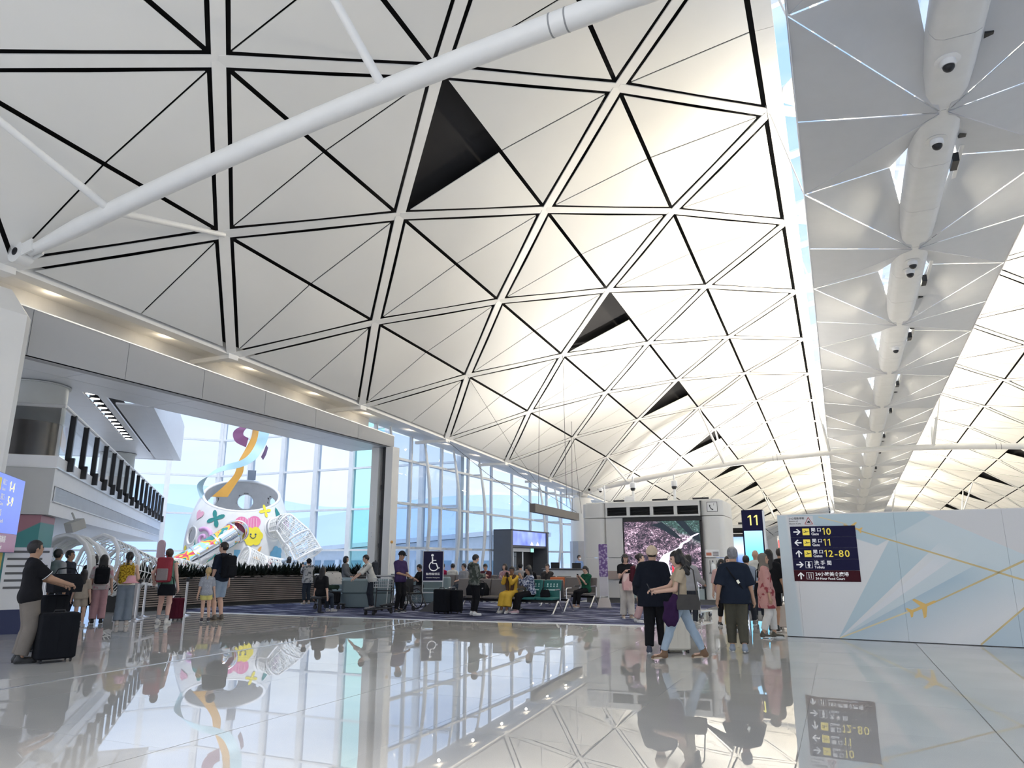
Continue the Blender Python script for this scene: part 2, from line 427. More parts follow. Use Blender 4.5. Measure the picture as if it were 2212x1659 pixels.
# cameras on the trough
def dome(px_y, dx, kind):
    y = px_y; z = rz_(ZC-.1, y); c = thing('security_camera', None, 'camera', (XCAT+dx, y, z))
    mb = MB(); mb.lathe([(.02, .02), (.19, .015), (.20, -.005), (.15, -.02)], 20); mb.build('ceiling_ring', alu if kind else white_plastic, c, smooth=SM)
    mb = MB(); mb.lathe([(.12, .0), (.125, -.07), (.11, -.12)], 18); mb.build('housing', white_plastic, c, smooth=SM)
    mb = MB(); mb.ell((0, 0, -.12), (.095, .095, .10)); mb.build('dome', black, c, smooth=True)
    return c
for y, dx, kd, lab in ((12.55, -.1, 0, 'white dome security camera on the catwalk trough, black eye, before the first crossing of reflectors'), (15.0, -.02, 1, 'dome security camera in a bright metal ring on the catwalk trough'),
                  (20.9, .0, 1, 'black dome security camera, first of a close pair on the catwalk trough'), (21.5, -.02, 1, 'black dome security camera, second of a close pair on the catwalk trough'), (28.6, .03, 0, 'lone black dome camera further along the catwalk trough')):
    dome(y, dx, kd)['label'] = lab
# ------------------------------------------------------------------ cross ties with V struts
def tie(n, name_label):
    y = Y0+6*n; t = thing('tie_beam', name_label, 'beam', (XC, y, 0)); R = XC-LX[0]
    z = lambda x: rz_(LZ[0], y) + .08 + 1.72*(1-((x-XC)/R)**2)
    xs = [LX[0]+.72+i*(2*R-1.44)/24 for i in range(25)]
    mb = MB(); mb.tube([(x-XC, 0, z(x)) for x in xs], [.10 if i in (0, 24) else .165 for i in range(25)], 18); mb.build('tube', steel_white, t, smooth=SM)
    for s_ in (-1, 1):
        # pinned ends
        xe = LX[0]+.42 if s_ < 0 else 2*XC-LX[0]-.42
        mb = MB(); mb.tube([(xe-XC-s_*.05, -.14, z(xe)+.05), (xe-XC-s_*.05, .14, z(xe)+.05)], .22, 18); mb.build('pin_boss', steel_white, t, smooth=SM)
        mb = MB(); mb.tube([(xe-XC-s_*.05, -.15, z(xe)+.05), (xe-XC-s_*.05, .15, z(xe)+.05)], .08, 14); mb.build('pin', black_metal, t, smooth=SM)
        for dy in (-.11, .11):
            mb = MB(); mb.cbox((xe-XC-s_*.22, dy, z(xe-s_*.22)+.02), (.60, .035, .26), ry=s_*.18); mb.build('clevis_plate', steel_white, t)
        for off, k in ((14.3, 1), (8.35, 3), (2.55, 5)):
            xb = XC+s_*off
            for dn in (-.5, .5):
                p = node(k, n+dn, 0 if s_ < 0 else 1)
                mb = MB(); mb.tube([(xb-XC, math.copysign(.05, dn), z(xb)), (p.x-XC, p.y-y, p.z-.02)], [.075, .055], 10); mb.build('strut', steel_white, t, smooth=SM)
        for xr_ in (-2.95, -2.72):
            xx = XC + s_*(XC-xr_); mb = MB(); mb.tube([(xx-XC-.012, 0, z(xx)), (xx-XC+.012, 0, z(xx))], .169, 18); mb.build('joint_ring', mat('joint_grey', (.30,.30,.30)), t)
    return t
tie(0, 'thick white tube tie beam crossing under the vault from the pillar by the bulkhead')
tie(6, 'white tube tie beam crossing under the vault beyond the big screen')
tie(12, 'distant white tube tie beam crossing far down the concourse')
# ================================================================== floor: polished stone tiles 1.575 x 1.5 m, joints left open
def stone(name, col, rough):
    m = mat(name, col, rough, var=.05, vscale=.8, ior=2.6)
    n, l, b = nodes(m)
    z = n.new('ShaderNodeTexNoise'); z.inputs['Scale'].default_value = 160; z.inputs['Detail'].default_value = 3
    t = n.new('ShaderNodeTexCoord'); l.new(t.outputs['Object'], z.inputs['Vector'])
    r = n.new('ShaderNodeValToRGB'); r.color_ramp.elements[0].position = .35; r.color_ramp.elements[1].position = .65
    r.color_ramp.elements[0].color = (.93, .93, .93, 1); r.color_ramp.elements[1].color = (1.05, 1.05, 1.05, 1)
    mx_ = n.new('ShaderNodeMix'); mx_.data_type = 'RGBA'; mx_.blend_type = 'MULTIPLY'; mx_.inputs[0].default_value = 1
    old = b.inputs['Base Color'].links[0].from_socket; l.new(old, mx_.inputs[6]); l.new(z.outputs['Fac'], r.inputs[0]); l.new(r.outputs[0], mx_.inputs[7]); l.new(mx_.outputs[2], b.inputs['Base Color'])
    return m
stone_mat = stone('polished_stone', (.57, .56, .54), .006)
grout = mat('floor_joint', (.16, .155, .15), .6)
TX, TY = 1.575, 1.5
xs0, xs1, ys0, ys1 = -5.17-6*TX, 1.13+4*TX, 16.66-12*TY, 16.66
mb = MB(); o = 80
mb.add([(xs0,ys0,-.004),(xs1,ys0,-.004),(xs1,ys1,-.004),(xs0,ys1,-.004)], [(0,1,2,3)], 1)
for a, b in (((-60,-30),(26,ys0)), ((-60,ys1),(26,132)), ((-60,ys0),(xs0,ys1)), ((xs1,ys0),(26,ys1))):
    mb.add([(a[0],a[1],0),(b[0],a[1],0),(b[0],b[1],0),(a[0],b[1],0)], [(0,1,2,3)], 0)
mb.box((-60,-30,-.4),(26,132,-.02), 1)
floor = struct(mb.build('floor', [stone_mat, grout]))
tm_ = {}
for i in range(14):
    for j in range(12):
        x0, y0 = xs0+i*TX, ys0+j*TY
        if x0+TX > xs1+.01: continue
        gl = .006 if abs(x0-(-5.17)) < .01 or abs(x0-1.13) < .01 else .0015
        gr_ = .006 if abs(x0+TX-(-5.17)) < .01 or abs(x0+TX-1.13) < .01 else .0015
        key = (gl, gr_)
        if key not in tm_:
            b_ = MB(); b_.box((-TX/2+gl, -TY/2+.0015, -.02), (TX/2-gr_, TY/2-.0015, 0)); tm_[key] = b_.mesh('floor_tile', stone_mat)
        t_ = link('floor_tile', tm_[key], floor, (x0+TX/2, y0+TY/2, 0)); t_.rotation_euler = (random.gauss(0, .0005), random.gauss(0, .0005), 0)
mb = MB(); mb.slab([(-9.22,5.0,.0005),(-9.16,5.0,.0005),(-9.76,16.6,.0005),(-9.82,16.6,.0005)], .003); s_ = mb.build('floor_joint_strip', alu, floor)
# carpet of the gate lounge: long blue-grey dashes
carpet_mat = mat('carpet', (.07, .075, .11), .95, var=.1)
n, l, b = nodes(carpet_mat)
t = n.new('ShaderNodeTexCoord'); m_ = n.new('ShaderNodeMapping'); m_.inputs['Scale'].default_value = (.5, 2.6, 1); z = n.new('ShaderNodeTexNoise'); z.inputs['Scale'].default_value = 1.6; z.inputs['Detail'].default_value = 6; z.inputs['Roughness'].default_value = .62
l.new(t.outputs['Object'], m_.inputs[0]); l.new(m_.outputs[0], z.inputs['Vector'])
r = n.new('ShaderNodeValToRGB'); cr = r.color_ramp; cr.interpolation = 'LINEAR'
cr.elements[0].position = .38; cr.elements[0].color = (.012, .014, .03, 1); cr.elements[1].position = .62; cr.elements[1].color = (.40, .42, .50, 1)
e_ = cr.elements.new(.47); e_.color = (.035, .04, .085, 1); e_ = cr.elements.new(.54); e_.color = (.11, .12, .2, 1)
l.new(z.outputs['Fac'], r.inputs[0]); l.new(r.outputs[0], b.inputs['Base Color']); b.inputs['Specular IOR Level'].default_value = .1
mb = MB(); pts = [(-17.6,16.15),(-16.3,16.2),(-13,16.35),(-10.3,16.53),(-7.2,16.85),(-4.0,17.25),(-3.9,25.6),(-9,25.6),(-9,46),(-16.3,46),(-16.3,24.2),(-15.6,23.2),(-17.5,21.2),(-18.6,18.6),(-18.6,16.6)]
mb.prism(pts, .0008, .008)
tag(mb.build('carpet', carpet_mat), 'dark blue and grey streaked carpet of the gate lounge', 'carpet')
mb = MB(); P = [Vector((x,y,0)) for x,y in pts[:6]]
for a, b in zip(P, P[1:]):
    d = (b-a).normalized(); s_ = Vector((d.y,-d.x,0))*.05; mb.slab([a+s_+Vector((0,0,.001)), b+s_+Vector((0,0,.001)), b-s_+Vector((0,0,.001)), a-s_+Vector((0,0,.001))], .009)
struct(mb.build('trim_1', alu))

# ================================================================== outside: apron, far hills, terminal pier
apron = mat('apron_hazed', (.66, .71, .76), .8, var=.08, vscale=.05)  # concrete with the distant haze put into its pale bluish colour
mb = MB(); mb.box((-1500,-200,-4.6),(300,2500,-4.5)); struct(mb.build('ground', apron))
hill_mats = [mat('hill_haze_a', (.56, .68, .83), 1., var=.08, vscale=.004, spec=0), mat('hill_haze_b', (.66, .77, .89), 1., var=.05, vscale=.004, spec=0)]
def hills(name, label, x0, x1, y, hfun, depth, m, rz=0., loc=(0,0,0)):
    mb = MB(); n = 60; V = []
    for i in range(n+1):
        x = x0+(x1-x0)*i/n; h = hfun(i/n)
        V += [(x, y, -5), (x, y+depth*.5, h), (x, y+depth, -5)]
    F = []
    for i in range(n): F += [(3*i,3*i+3,3*i+4,3*i+1),(3*i+1,3*i+4,3*i+5,3*i+2)]
    mb.add(V, F); return tag(mb.build(name, m, None, loc, rz, smooth=True), label, 'hill')
def ridge(seed, base, amp):
    rr = random.Random(seed); ph = [(rr.random()*6.28, rr.uniform(.7,1.3)) for _ in range(7)]
    return lambda t: base*math.sin(PI*min(max(t,0),1))**.6 + amp*sum(math.sin(2*PI*t*(k+1)*w+p)/(k+1.3) for k, (p, w) in enumerate(ph))*math.sin(PI*t)**.5
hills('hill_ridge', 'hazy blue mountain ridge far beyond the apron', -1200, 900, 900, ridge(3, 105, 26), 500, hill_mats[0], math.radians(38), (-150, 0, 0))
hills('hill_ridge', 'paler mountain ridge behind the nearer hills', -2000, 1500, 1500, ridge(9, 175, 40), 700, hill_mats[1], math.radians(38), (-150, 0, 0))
# pier building seen through the lounge glazing
pier = thing('airport_pier', 'low pale boarding pier with a sloping roof outside the lounge windows', 'building', (-27, 60, -4.5))
pw = mat('pier_wall', (.62, .68, .74), .6); pg = mat('pier_glass', (.20, .32, .42), .25)
mb = MB(); mb.add([(-24,0,0),(0,0,0),(0,9,0),(-24,9,0),(-24,0,6.6),(0,0,8.2),(0,9,8.2),(-24,9,6.6)], [(3,2,1,0),(4,5,6,7),(0,1,5,4),(1,2,6,5),(2,3,7,6),(3,0,4,7)]); mb.build('pier_body', pw, pier)
mb = MB(); mb.slab([(-24.4,-.5,6.65),(.4,-.5,8.25),(.4,9.5,8.25),(-24.4,9.5,6.65)], .4); mb.build('pier_roof', pw, pier)
for k in range(9):
    mb = MB(); mb.box((-23+k*2.55,-.08,3.6),(-20.9+k*2.55,0,5.9)); mb.build('window', pg, pier)
for k in range(6): mb = MB(); mb.box((-23.3+k*4.4,-.3,0),(-22.9+k*4.4,0,6.0)); mb.build('pillar', pw, pier)
# ================================================================== glazed walls
frame_w = mat('frame_white', (.74, .77, .79), .4, .1)
def glazed(name, A, B, zs, ncol, ztop, mull=.09, pane=None, teal=(), depth=.16, first=0):
    """curtain wall from A to B (floor points), transoms at heights zs"""
    w = struct(thing(name, None, None)); A, B = Vector((*A,0)), Vector((*B,0)); d = (B-A); Ln = d.length; d.normalize(); nrm = Vector((-d.y, d.x, 0))
    zt = (lambda s: ztop) if not callable(ztop) else ztop
    for i in range(first, ncol+1):
        s = Ln*i/ncol; p = A+d*s; mb = MB(); q = [p-d*mull-nrm*depth, p+d*mull-nrm*depth, p+d*mull+nrm*depth, p-d*mull+nrm*depth]
        V = [(v.x,v.y,0) for v in q]+[(v.x,v.y,zt(s)) for v in q]; mb.add(V, [(0,1,5,4),(1,2,6,5),(2,3,7,6),(3,0,4,7),(4,5,6,7)]); mb.build('mullion', frame_w, w)
    for i in range(ncol):
        a, b = A+d*(Ln*i/ncol+mull), A+d*(Ln*(i+1)/ncol-mull); lev = [.12]+[z for z in zs]+[min(zt(Ln*i/ncol), zt(Ln*(i+1)/ncol))]
        for z in lev[1:-1]+[.06]:
            mb = MB(); V = []
            for zz in (z-.05, z+.05):
                for v in (a-nrm*.09, b-nrm*.09, b+nrm*.09, a+nrm*.09): V.append((v.x,v.y,zz))
            mb.add(V, [(3,2,1,0),(4,5,6,7),(0,1,5,4),(1,2,6,5),(2,3,7,6),(3,0,4,7)]); mb.build('transom', frame_w, w)
        for z0, z1 in zip(lev, lev[1:]):
            if z1-z0 < .15: continue
            mb = MB(); mb.add([(a.x,a.y,z0+.05),(b.x,b.y,z0+.05),(b.x,b.y,z1-.05),(a.x,a.y,z1-.05)], [(0,1,2,3)])
            mb.build('glass_pane', teal_glass if i in teal else clear_glass, w)
    return w
XG = -16.5
glazed('window_2', (XG, 23.6), (XG, 23.6+2.68*34), (1.97, 3.78, 5.6), 34, lambda s: rz_(LZ[0], 23.6+s)+.35-.02, mull=.05, depth=.07)
YF = 31.2
fz = (1.97, 4.05, 6.2, 8.3, 10.4)
glazed('window_3', (-32.6, YF), (-23.2, YF), fz, 4, 12.4, mull=.13)
glazed('window_4', (-23.2, YF), (XG-.2, YF), (1.97, 4.05, 6.2, 8.3), 3, 9.2, mull=.12, teal=(0,), first=1)
glazed('window_5', (-32.6-.62*11, YF-.78*11), (-32.6, YF), fz, 4, 12.4, mull=.13)
# bow-string masts standing inside the lounge glazing
for i in range(13):
    y = 24.05+2.68*i
    if 34 < y < 39.5: continue          # the boarding gate stands here
    m_ = thing('bow_mast', 'slim curved white wind mast standing inside the lounge glazing', 'mast', (XG+.28, y, .009), group='curved masts along the lounge windows')
    ht = rz_(LZ[0], y)+.25; mb = MB()
    pt = [(.10+.38*math.sin(PI*t), 0, ht*t) for t in np.linspace(0, 1, 13)]
    mb.tube(pt, [.05+.035*math.sin(PI*t) for t in np.linspace(0,1,13)], 8); mb.build('bow', frame_w, m_, smooth=SM)
    for z in (1.97, 3.78, 5.6):
        if z < ht-.2:
            mb = MB(); x = .10+.38*math.sin(PI*z/ht); mb.cbox((x/2-.1, 0, z), (x+.2, .05, .08)); mb.build('outrigger', frame_w, m_)
# roof fringe over the glazing, with the strip of downlights
fr = mat('fringe_white', (.74, .73, .71), .45)
for n in range(0, 14):
    a, b = node(0, n), node(0, n+1); mb = MB()
    a1, b1 = Vector((XG-.1, a.y, a.z+.38)), Vector((XG-.1, b.y, b.z+.38))
    P = [a+Vector((-.30,.0,.16)), b+Vector((-.30,0,.16)), b1, a1]
    mb.slab(P[::-1], .05); struct(mb.build('trim_2', fr))
    bk = thing('roof_bracket', 'white box bracket joining the vault edge to the wall head', 'bracket', (a.x, a.y, a.z), group='brackets along the vault edge')
    mb = MB(); mb.cbox((-.85,0,-.02),(1.25,.16,.12)); mb.build('arm', steel_white, bk)
    mb = MB(); mb.cbox((-.1,0,-.03),(.36,.34,.14)); mb.build('node_plate', steel_white, bk)
    for f_ in (.25, .75):
        p = a.lerp(b, f_)+Vector((-.85,0,.20)); dl = thing('downlight', 'small recessed downlight in the fringe above the wall head', 'downlight', p, group='downlights along the vault edge')
        mb = MB(); mb.lathe([(.11,.03),(.12,0),(.09,-.01)], 14); mb.build('rim', steel_white, dl)
        mb = MB(); mb.lathe([(.001,-.004),(.085,-.006)], 14, cap=False); mb.build('lens', lamp_mat, dl)
        if n < 7:
            ld = bpy.data.lights.new('downlight_glow', 'POINT'); ld.energy = 3; ld.color = (1,.85,.62); ld.shadow_soft_size = .06; lo_ = bpy.data.objects.new('downlight_glow', ld); COL.objects.link(lo_); lo_.parent = dl; lo_.location = (0,0,-.16)
# ================================================================== bulkhead over the opening, its soffit and the portal post
mb = MB(); ya, yb = 2.0, 22.5; X0, X1 = -14.88, -15.1
ztp = lambda y: rz_(LZ[0], y)-.52
wl = struct(thing('wall_left', None, None))
npan = 9
for i in range(npan):
    y0, y1 = ya+(yb-ya)*i/npan+.006, ya+(yb-ya)*(i+1)/npan-.006; mb = MB()
    mb.add([(X0,y0,5.56),(X0,y1,5.56),(X0,y1,ztp(y1)),(X0,y0,ztp(y0)),(X1,y0,5.56),(X1,y1,5.56),(X1,y1,ztp(y1)),(X1,y0,ztp(y0))], [(0,1,2,3),(7,6,5,4),(0,4,5,1),(1,5,6,2),(2,6,7,3),(3,7,4,0)])
    mb.build('bulkhead_panel', grey_paint, wl)
mb = MB(); mb.add([(X0+.02,ya,ztp(ya)-.01),(X0+.02,yb,ztp(yb)-.01),(X0+.02,yb,ztp(yb)+.02),(X0+.02,ya,ztp(ya)+.02)], [(0,1,2,3)]); mb.build('head_trim', alu, wl)
mb = MB(); mb.slab([(X0-.02,ya,ztp(ya)+.0),(X0-.02,yb,ztp(yb)+.0),(X0-1.2,yb,ztp(yb)+.02),(X0-1.2,ya,ztp(ya)+.02)], .04); mb.build('light_shelf', fr, wl)
mb = MB(); mb.add([(X0-1.2,ya,ztp(ya)),(X0-1.2,yb,ztp(yb)),(X0-1.2,yb,ztp(yb)+1.0),(X0-1.2,ya,ztp(ya)+1.0)], [(0,1,2,3)]); mb.add([(X0-1.25,ya,ztp(ya)),(X0-1.25,yb,ztp(yb)),(X0-1.25,yb,ztp(yb)+1.0),(X0-1.25,ya,ztp(ya)+1.0)], [(3,2,1,0)]); mb.build('light_block_panel', fr, wl)  # added to keep atrium daylight off the fringe
# soffit: strip behind the bulkhead and the 45-degree canopy over the mezzanine
cs = struct(thing('ceiling_soffit', None, None)); SZ = 5.56
XS = -16.85
for i in range(6):
    y0, y1 = 4.2+i*3.05+.01, 4.2+(i+1)*3.05-.01
    for x0, x1 in ((XS, -15.88), (-15.86, X1)):
        mb = MB(); mb.box((x0,y0,SZ),(x1,y1,SZ+.06)); mb.build('soffit_panel', soffit_mat, cs)
mb = MB(); mb.box((X0-.07,ya,SZ+.005),(X0-.0,yb,SZ+.03)); mb.build('shadow_gap', dark_void, cs)
mb = MB(); mb.box((XS-.02,13.7,SZ),(XS+.02,22.6,SZ+1.6)); mb.build('soffit_edge', soffit_mat, cs)
D45, N45 = Vector((-.7071,.7071,0)), Vector((.7071,.7071,0))    # along the mezzanine, and out from its long face
E0 = Vector((-16.92, 13.64, SZ))                                 # start of the canopy's free edge
def q45(s, w, z=0.): return E0 + D45*s - N45*w + Vector((0,0,z))
for i in range(8):
    for j in range(8):
        s0, s1, w0, w1 = -6.2+i*2.2+.008, -6.2+(i+1)*2.2-.008, .28+j*1.25+.008, .28+(j+1)*1.25-.008
        if q45(s0, w0).x > X1 or q45(s1,w0).y < 3: continue
        if j == 0: continue                               # strip of the lamp channel and air slot
        if (q45(s0,w0).x > XS-.6 and q45(s0,w0).y > 13) : continue
        mb = MB(); mb.slab([q45(s0,w0,.012), q45(s0,w1,.012), q45(s1,w1,.012), q45(s1,w0,.012)][::-1], .05); mb.build('canopy_panel', soffit_mat, cs)
def bx45(nm, s0, s1, w0, w1, z0, z1, m):
    mb = MB(); f = lambda s, w, z: E0 + D45*s - N45*w + Vector((0,0,z-SZ)); V = [f(s0,w0,z0), f(s1,w0,z0), f(s1,w1,z0), f(s0,w1,z0), f(s0,w0,z1), f(s1,w0,z1), f(s1,w1,z1), f(s0,w1,z1)]
    mb.add(V, [(0,1,2,3),(7,6,5,4),(4,5,1,0),(5,6,2,1),(6,7,3,2),(7,4,0,3)]); return mb.build(nm, m, cs)
SL_ = 11.4
bx45('channel_back', -3.4, SL_, .9, 1.6, SZ+.3, SZ+.33, dark_void)
for w0, w1 in ((.28, .93), (1.03, 1.20), (1.50, 1.54)): bx45('channel_lip', -3.4 if w0 > 1 else -.2, SL_, w0, w1, SZ+.012, SZ+.06, soffit_mat)
bx45('channel_end', 6.5, SL_, 1.2, 1.5, SZ+.012, SZ+.06, soffit_mat)
bx45('canopy_edge', -.2, SL_, 0, .27, SZ, SZ+1.5, soffit_mat)
bx45('canopy_end', SL_, SL_+.2, 0, 10.4, SZ, SZ+1.5, soffit_mat)
for k in range(13):
    p = q45(-1.3+k*.625, 1.35, .06); dl = thing('downlight', 'bright round downlight in the long slot of the canopy soffit', 'downlight', p, group='row of downlights in the canopy slot')
    mb = MB(); mb.lathe([(.13,.12),(.14,-.02),(.12,-.03)], 16); mb.build('can', black_metal, dl)
    mb = MB(); mb.lathe([(.001,-.035),(.115,-.035)], 16, cap=False); mb.build('lens', lamp_mat, dl)
# round columns through the mezzanine
col_mat = mat('column_grey', (.62, .62, .58), .4, var=.03); foil = mat('column_steel', (.42, .38, .34), .32, .8, var=.12, vscale=2.)
def column45(sc, wc, r_, lab):
    c = thing('round_column', lab, 'column', Vector((-15.5, 10.2, 3.715)) + D45*sc - N45*wc)
    mb = MB(); mb.lathe([(r_,.9),(r_,1.80),(r_+.05,1.80),(r_+.05,1.83)], 32); mb.build('shaft', col_mat, c, smooth=SM)
    mb = MB(); mb.lathe([(r_-.01,0),(r_-.01,.9)], 32); mb.build('steel_band', foil, c, smooth=SM)
column45(1.45, .95, .68, 'stout round grey column with a steel lower band behind the balcony corner'); column45(13.6, .75, .62, 'pale round column rising behind the balcony railing')
# portal post at the end of the bulkhead
pp = thing('portal_post', 'tall white framed post with a black pipe at the end of the grey bulkhead', 'post', (-14.95, 22.3, 0))
mb = MB(); mb.box((-.62,-.22,0),(-.30,.22,5.55)); mb.build('post_panel', white_paint, pp)
mb = MB(); mb.box((.0,-.22,0),(.30,.22,5.55)); mb.build('post_panel', white_paint, pp)
mb = MB(); mb.box((-.32,.05,0),(.02,.20,5.55)); mb.build('post_core', alu, pp)
mb = MB(); mb.tube([(-.12,-.1,0),(-.12,-.1,5.55)], .075, 12); mb.build('pipe', black_metal, pp, smooth=SM)
for z in (1.9, 2.9, 4.0):
    mb = MB(); mb.tube([(-.12,-.1,z),(-.12,-.1,z+.16)], .1, 12); mb.build('pipe_collar', black_metal, pp)
for z in (1.2, 2.3, 3.4):
    mb = MB(); mb.tube([(-.46,-.22,z),(-.46,-.27,z),(-.46,-.27,z+.14),(-.46,-.22,z+.14)], .012, 6); mb.build('pull_handle', alu, pp)
# ================================================================== mezzanine turned at 45 degrees
MC = Vector((-15.5, 10.2, 0)); mez = struct(thing('wall_mezzanine', None, None))
def m45(s, w, z): return MC + D45*s - N45*w + Vector((0,0,z))    # s along the long face, w inwards
mzw = mat('mezzanine_white', (.74, .74, .75), .45, var=.02)
mezgrey = mat('mezzanine_grey', (.46, .46, .45), .5, var=.03)
LM = 26.0
def box45(mb, s0, s1, w0, w1, z0, z1, f=None):
    f = f or m45; V = [f(s0,w0,z0), f(s1,w0,z0), f(s1,w1,z0), f(s0,w1,z0), f(s0,w0,z1), f(s1,w0,z1), f(s1,w1,z1), f(s0,w1,z1)]
    return mb.add(V, [(0,1,2,3),(7,6,5,4),(4,5,1,0),(5,6,2,1),(6,7,3,2),(7,4,0,3)])
def slab45(s0, s1, w0, w1, z0, z1, m, name, parent=mez):
    mb = MB(); box45(mb, s0, s1, w0, w1, z0, z1); return mb.build(name, m, parent)
slab45(0, LM, 0, 5.2, 2.44, 3.46, mzw, 'fascia_block'); slab45(-.02, LM, -.02, 5.2, 3.46, 3.71, mzw, 'kerb')
slab45(-.03, -.005, .0, 5.2, 2.44, 3.44, mezgrey, 'end_cladding')
slab45(-.05, LM, -.05, 5.2, 3.44, 3.47, alu, 'drip_trim')
# ventilation grille of fine fins along the long face
slab45(.15, LM-.3, -.006, .05, 2.74, 3.06, mat('grille_dark', (.10,.11,.12)), 'grille_back')
mb = MB()
for i in range(520):
    s0 = .18+i*.0485; box45(mb, s0, s0+.018, -.03, 0, 2.75, 3.05)
stuff(mb.build('grille_fins', alu, mez))
for z in (2.72, 3.06): slab45(.12, LM-.2, -.04, .05, z, z+.025, mzw, 'grille_frame')
rail_glass = glassmat('rail_glass', (.90,.95,.98), .06)
bal = thing('balcony_railing', 'glass balcony railing with black upright fins and a white handrail', 'railing', MC)
bl = lambda s, w, z: D45*s - N45*w + Vector((0,0,z))
for i in range(16):
    s0 = 1.0+i*1.64; mb = MB(); box45(mb, s0, s0+.11, -.07, .05, 3.70, 4.80, bl); box45(mb, s0, s0+.11, -.15, .02, 3.48, 3.80, bl); mb.build('fin_post', black_metal, bal)
    mb = MB(); s1 = s0-1.56 if i else .04; mb.add([bl(s1,.0,3.75), bl(s0-.02,.0,3.75), bl(s0-.02,.0,4.74), bl(s1,.0,4.74)], [(0,1,2,3)]); mb.build('glass_pane', rail_glass, bal)
mb = MB(); mb.tube([bl(-.03,-.02,4.82), bl(LM,-.02,4.82)], .04, 8); mb.build('handrail', steel_white, bal)
mb = MB(); mb.tube([bl(-.03,-.02,4.82), bl(-.03,5.2,4.82)], .04, 8); mb.build('handrail', mezgrey, bal)
mb = MB(); mb.add([bl(-.01,.05,3.72), bl(-.01,2.4,3.72), bl(-.01,2.4,4.78), bl(-.01,.05,4.78)], [(0,1,2,3)]); mb.build('glass_pane', smoke_glass, bal)
mb = MB(); box45(mb, -.1, -.03, 1.28, 1.36, 3.5, 4.82, bl); mb.build('fin_post', black_metal, bal)
# pillar at the springing of the vault, left edge of the hall
pl = thing('pillar', 'broad white pillar with chamfered head carrying the vault springing', 'pillar', (-14.45, 8.0, 0))
mb = MB(); mb.prism([(-1.2,-.7),(.12,-.7),(.20,-.5),(.20,.35),(.0,.55),(-1.2,.55)], 0, 6.2)
mb.add([(-1.2,-.7,6.2),(.12,-.7,6.2),(.2,-.5,6.2),(.2,.35,6.2),(.0,.55,6.2),(-1.2,.55,6.2),(-1.0,-.4,6.75),(-.25,-.4,6.75),(-.18,-.3,6.75),(-.18,.2,6.75),(-.3,.3,6.75),(-1.0,.3,6.75)], [(i,(i+1)%6,6+(i+1)%6,6+i) for i in range(6)]+[(6,7,8,9,10,11)])
mb.build('shaft', white_paint, pl)
cm = thing('security_camera', 'white wall dome camera fixed to the broad pillar', 'camera', (-14.20, 7.62, 5.45))
mb = MB(); mb.cbox((0,.0,.05),(.14,.14,.06)); mb.build('mount', white_plastic, cm)
mb = MB(); mb.lathe([(.05,.03),(.09,.01),(.09,-.04)], 14); mb.build('housing', white_plastic, cm); mb = MB(); mb.ell((0,0,-.04),(.075,.075,.07)); mb.build('dome', black, cm, smooth=True)

# far end of the concourse and the opposite window wall
ew = struct(thing('wall_far', None, None))
for i in range(13):
    x0 = -16.4+i*2.93; mb = MB(); mb.box((x0+.02,127,0),(x0+2.91,127.3,8.5)); mb.build('end_panel', white_paint, ew)
glazed('window_6', (21.6, 130), (21.6, -8), (1.97, 3.78, 5.6), 40, lambda s: rz_(LZ[0], 130-s)+.35, mull=.07)
# ================================================================== hoarding with the gate directory
hoard_mat = bpy.data.materials.new('hoarding_print'); hoard_mat.use_nodes = True
n, l, b = nodes(hoard_mat); b.inputs['Roughness'].default_value = .45
HO = Vector((-1.10, 16.06, 0)); HA = math.atan2(15.66-16.05, 2.79+1.07); HW, HH = 5.4, 2.385
# printed rays: pale bands fanning out from one point, drawn as half-planes in the panel's own coordinates
tcn = n.new('ShaderNodeTexCoord'); sp = n.new('ShaderNodeSeparateXYZ'); l.new(tcn.outputs['Object'], sp.inputs[0])
def val(a, op, b_):
    m_ = n.new('ShaderNodeMath'); m_.operation = op
    for i, q in enumerate((a, b_)):
        if hasattr(q, 'links'): l.new(q, m_.inputs[i])
        else: m_.inputs[i].default_value = q
    return m_.outputs[0]
def half(x0, z0, x1, z1, soft=.004):   # 1 on the left of the directed line (x0,z0)->(x1,z1)
    dx, dz = x1-x0, z1-z0; k = math.hypot(dx, dz)
    d = val(val(val(sp.outputs['Z'], 'SUBTRACT', z0), 'MULTIPLY', dx/k), 'SUBTRACT', val(val(sp.outputs['X'], 'SUBTRACT', x0), 'MULTIPLY', dz/k))
    m_ = n.new('ShaderNodeMapRange'); m_.inputs['From Min'].default_value = -soft; m_.inputs['From Max'].default_value = soft; l.new(d, m_.inputs['Value']); return m_.outputs[0]
def layer(base, fac, col):
    m_ = n.new('ShaderNodeMix'); m_.data_type = 'RGBA'
    l.new(fac, m_.inputs[0])
    if hasattr(base, 'links'): l.new(base, m_.inputs[6])
    else: m_.inputs[6].default_value = (*base, 1)
    m_.inputs[7].default_value = (*col, 1); return m_.outputs[2]
def AND(*a):
    r = a[0]
    for q in a[1:]: r = val(r, 'MULTIPLY', q)
    return r
def NOT(a): return val(1., 'SUBTRACT', a)
pale, blue, mid, deep = (.80, .81, .81), (.54, .67, .72), (.66, .75, .78), (.42, .58, .67)
A0 = (.94, .0)                     # where the rays start, at the foot of the panel
c = layer(pale, NOT(half(.32, 0, .24, 3)), pale)
c = layer(c, half(.30, 0, .17, 2.4, .03), mid)
fan1 = AND(NOT(half(*A0, 2.02, 1.85)), half(*A0, 2.9, 1.85)); c = layer(c, fan1, blue)
fan2 = AND(NOT(half(*A0, 2.72, 1.50)), half(*A0, 3.2, 1.62)); c = layer(c, fan2, (.80, .82, .84))
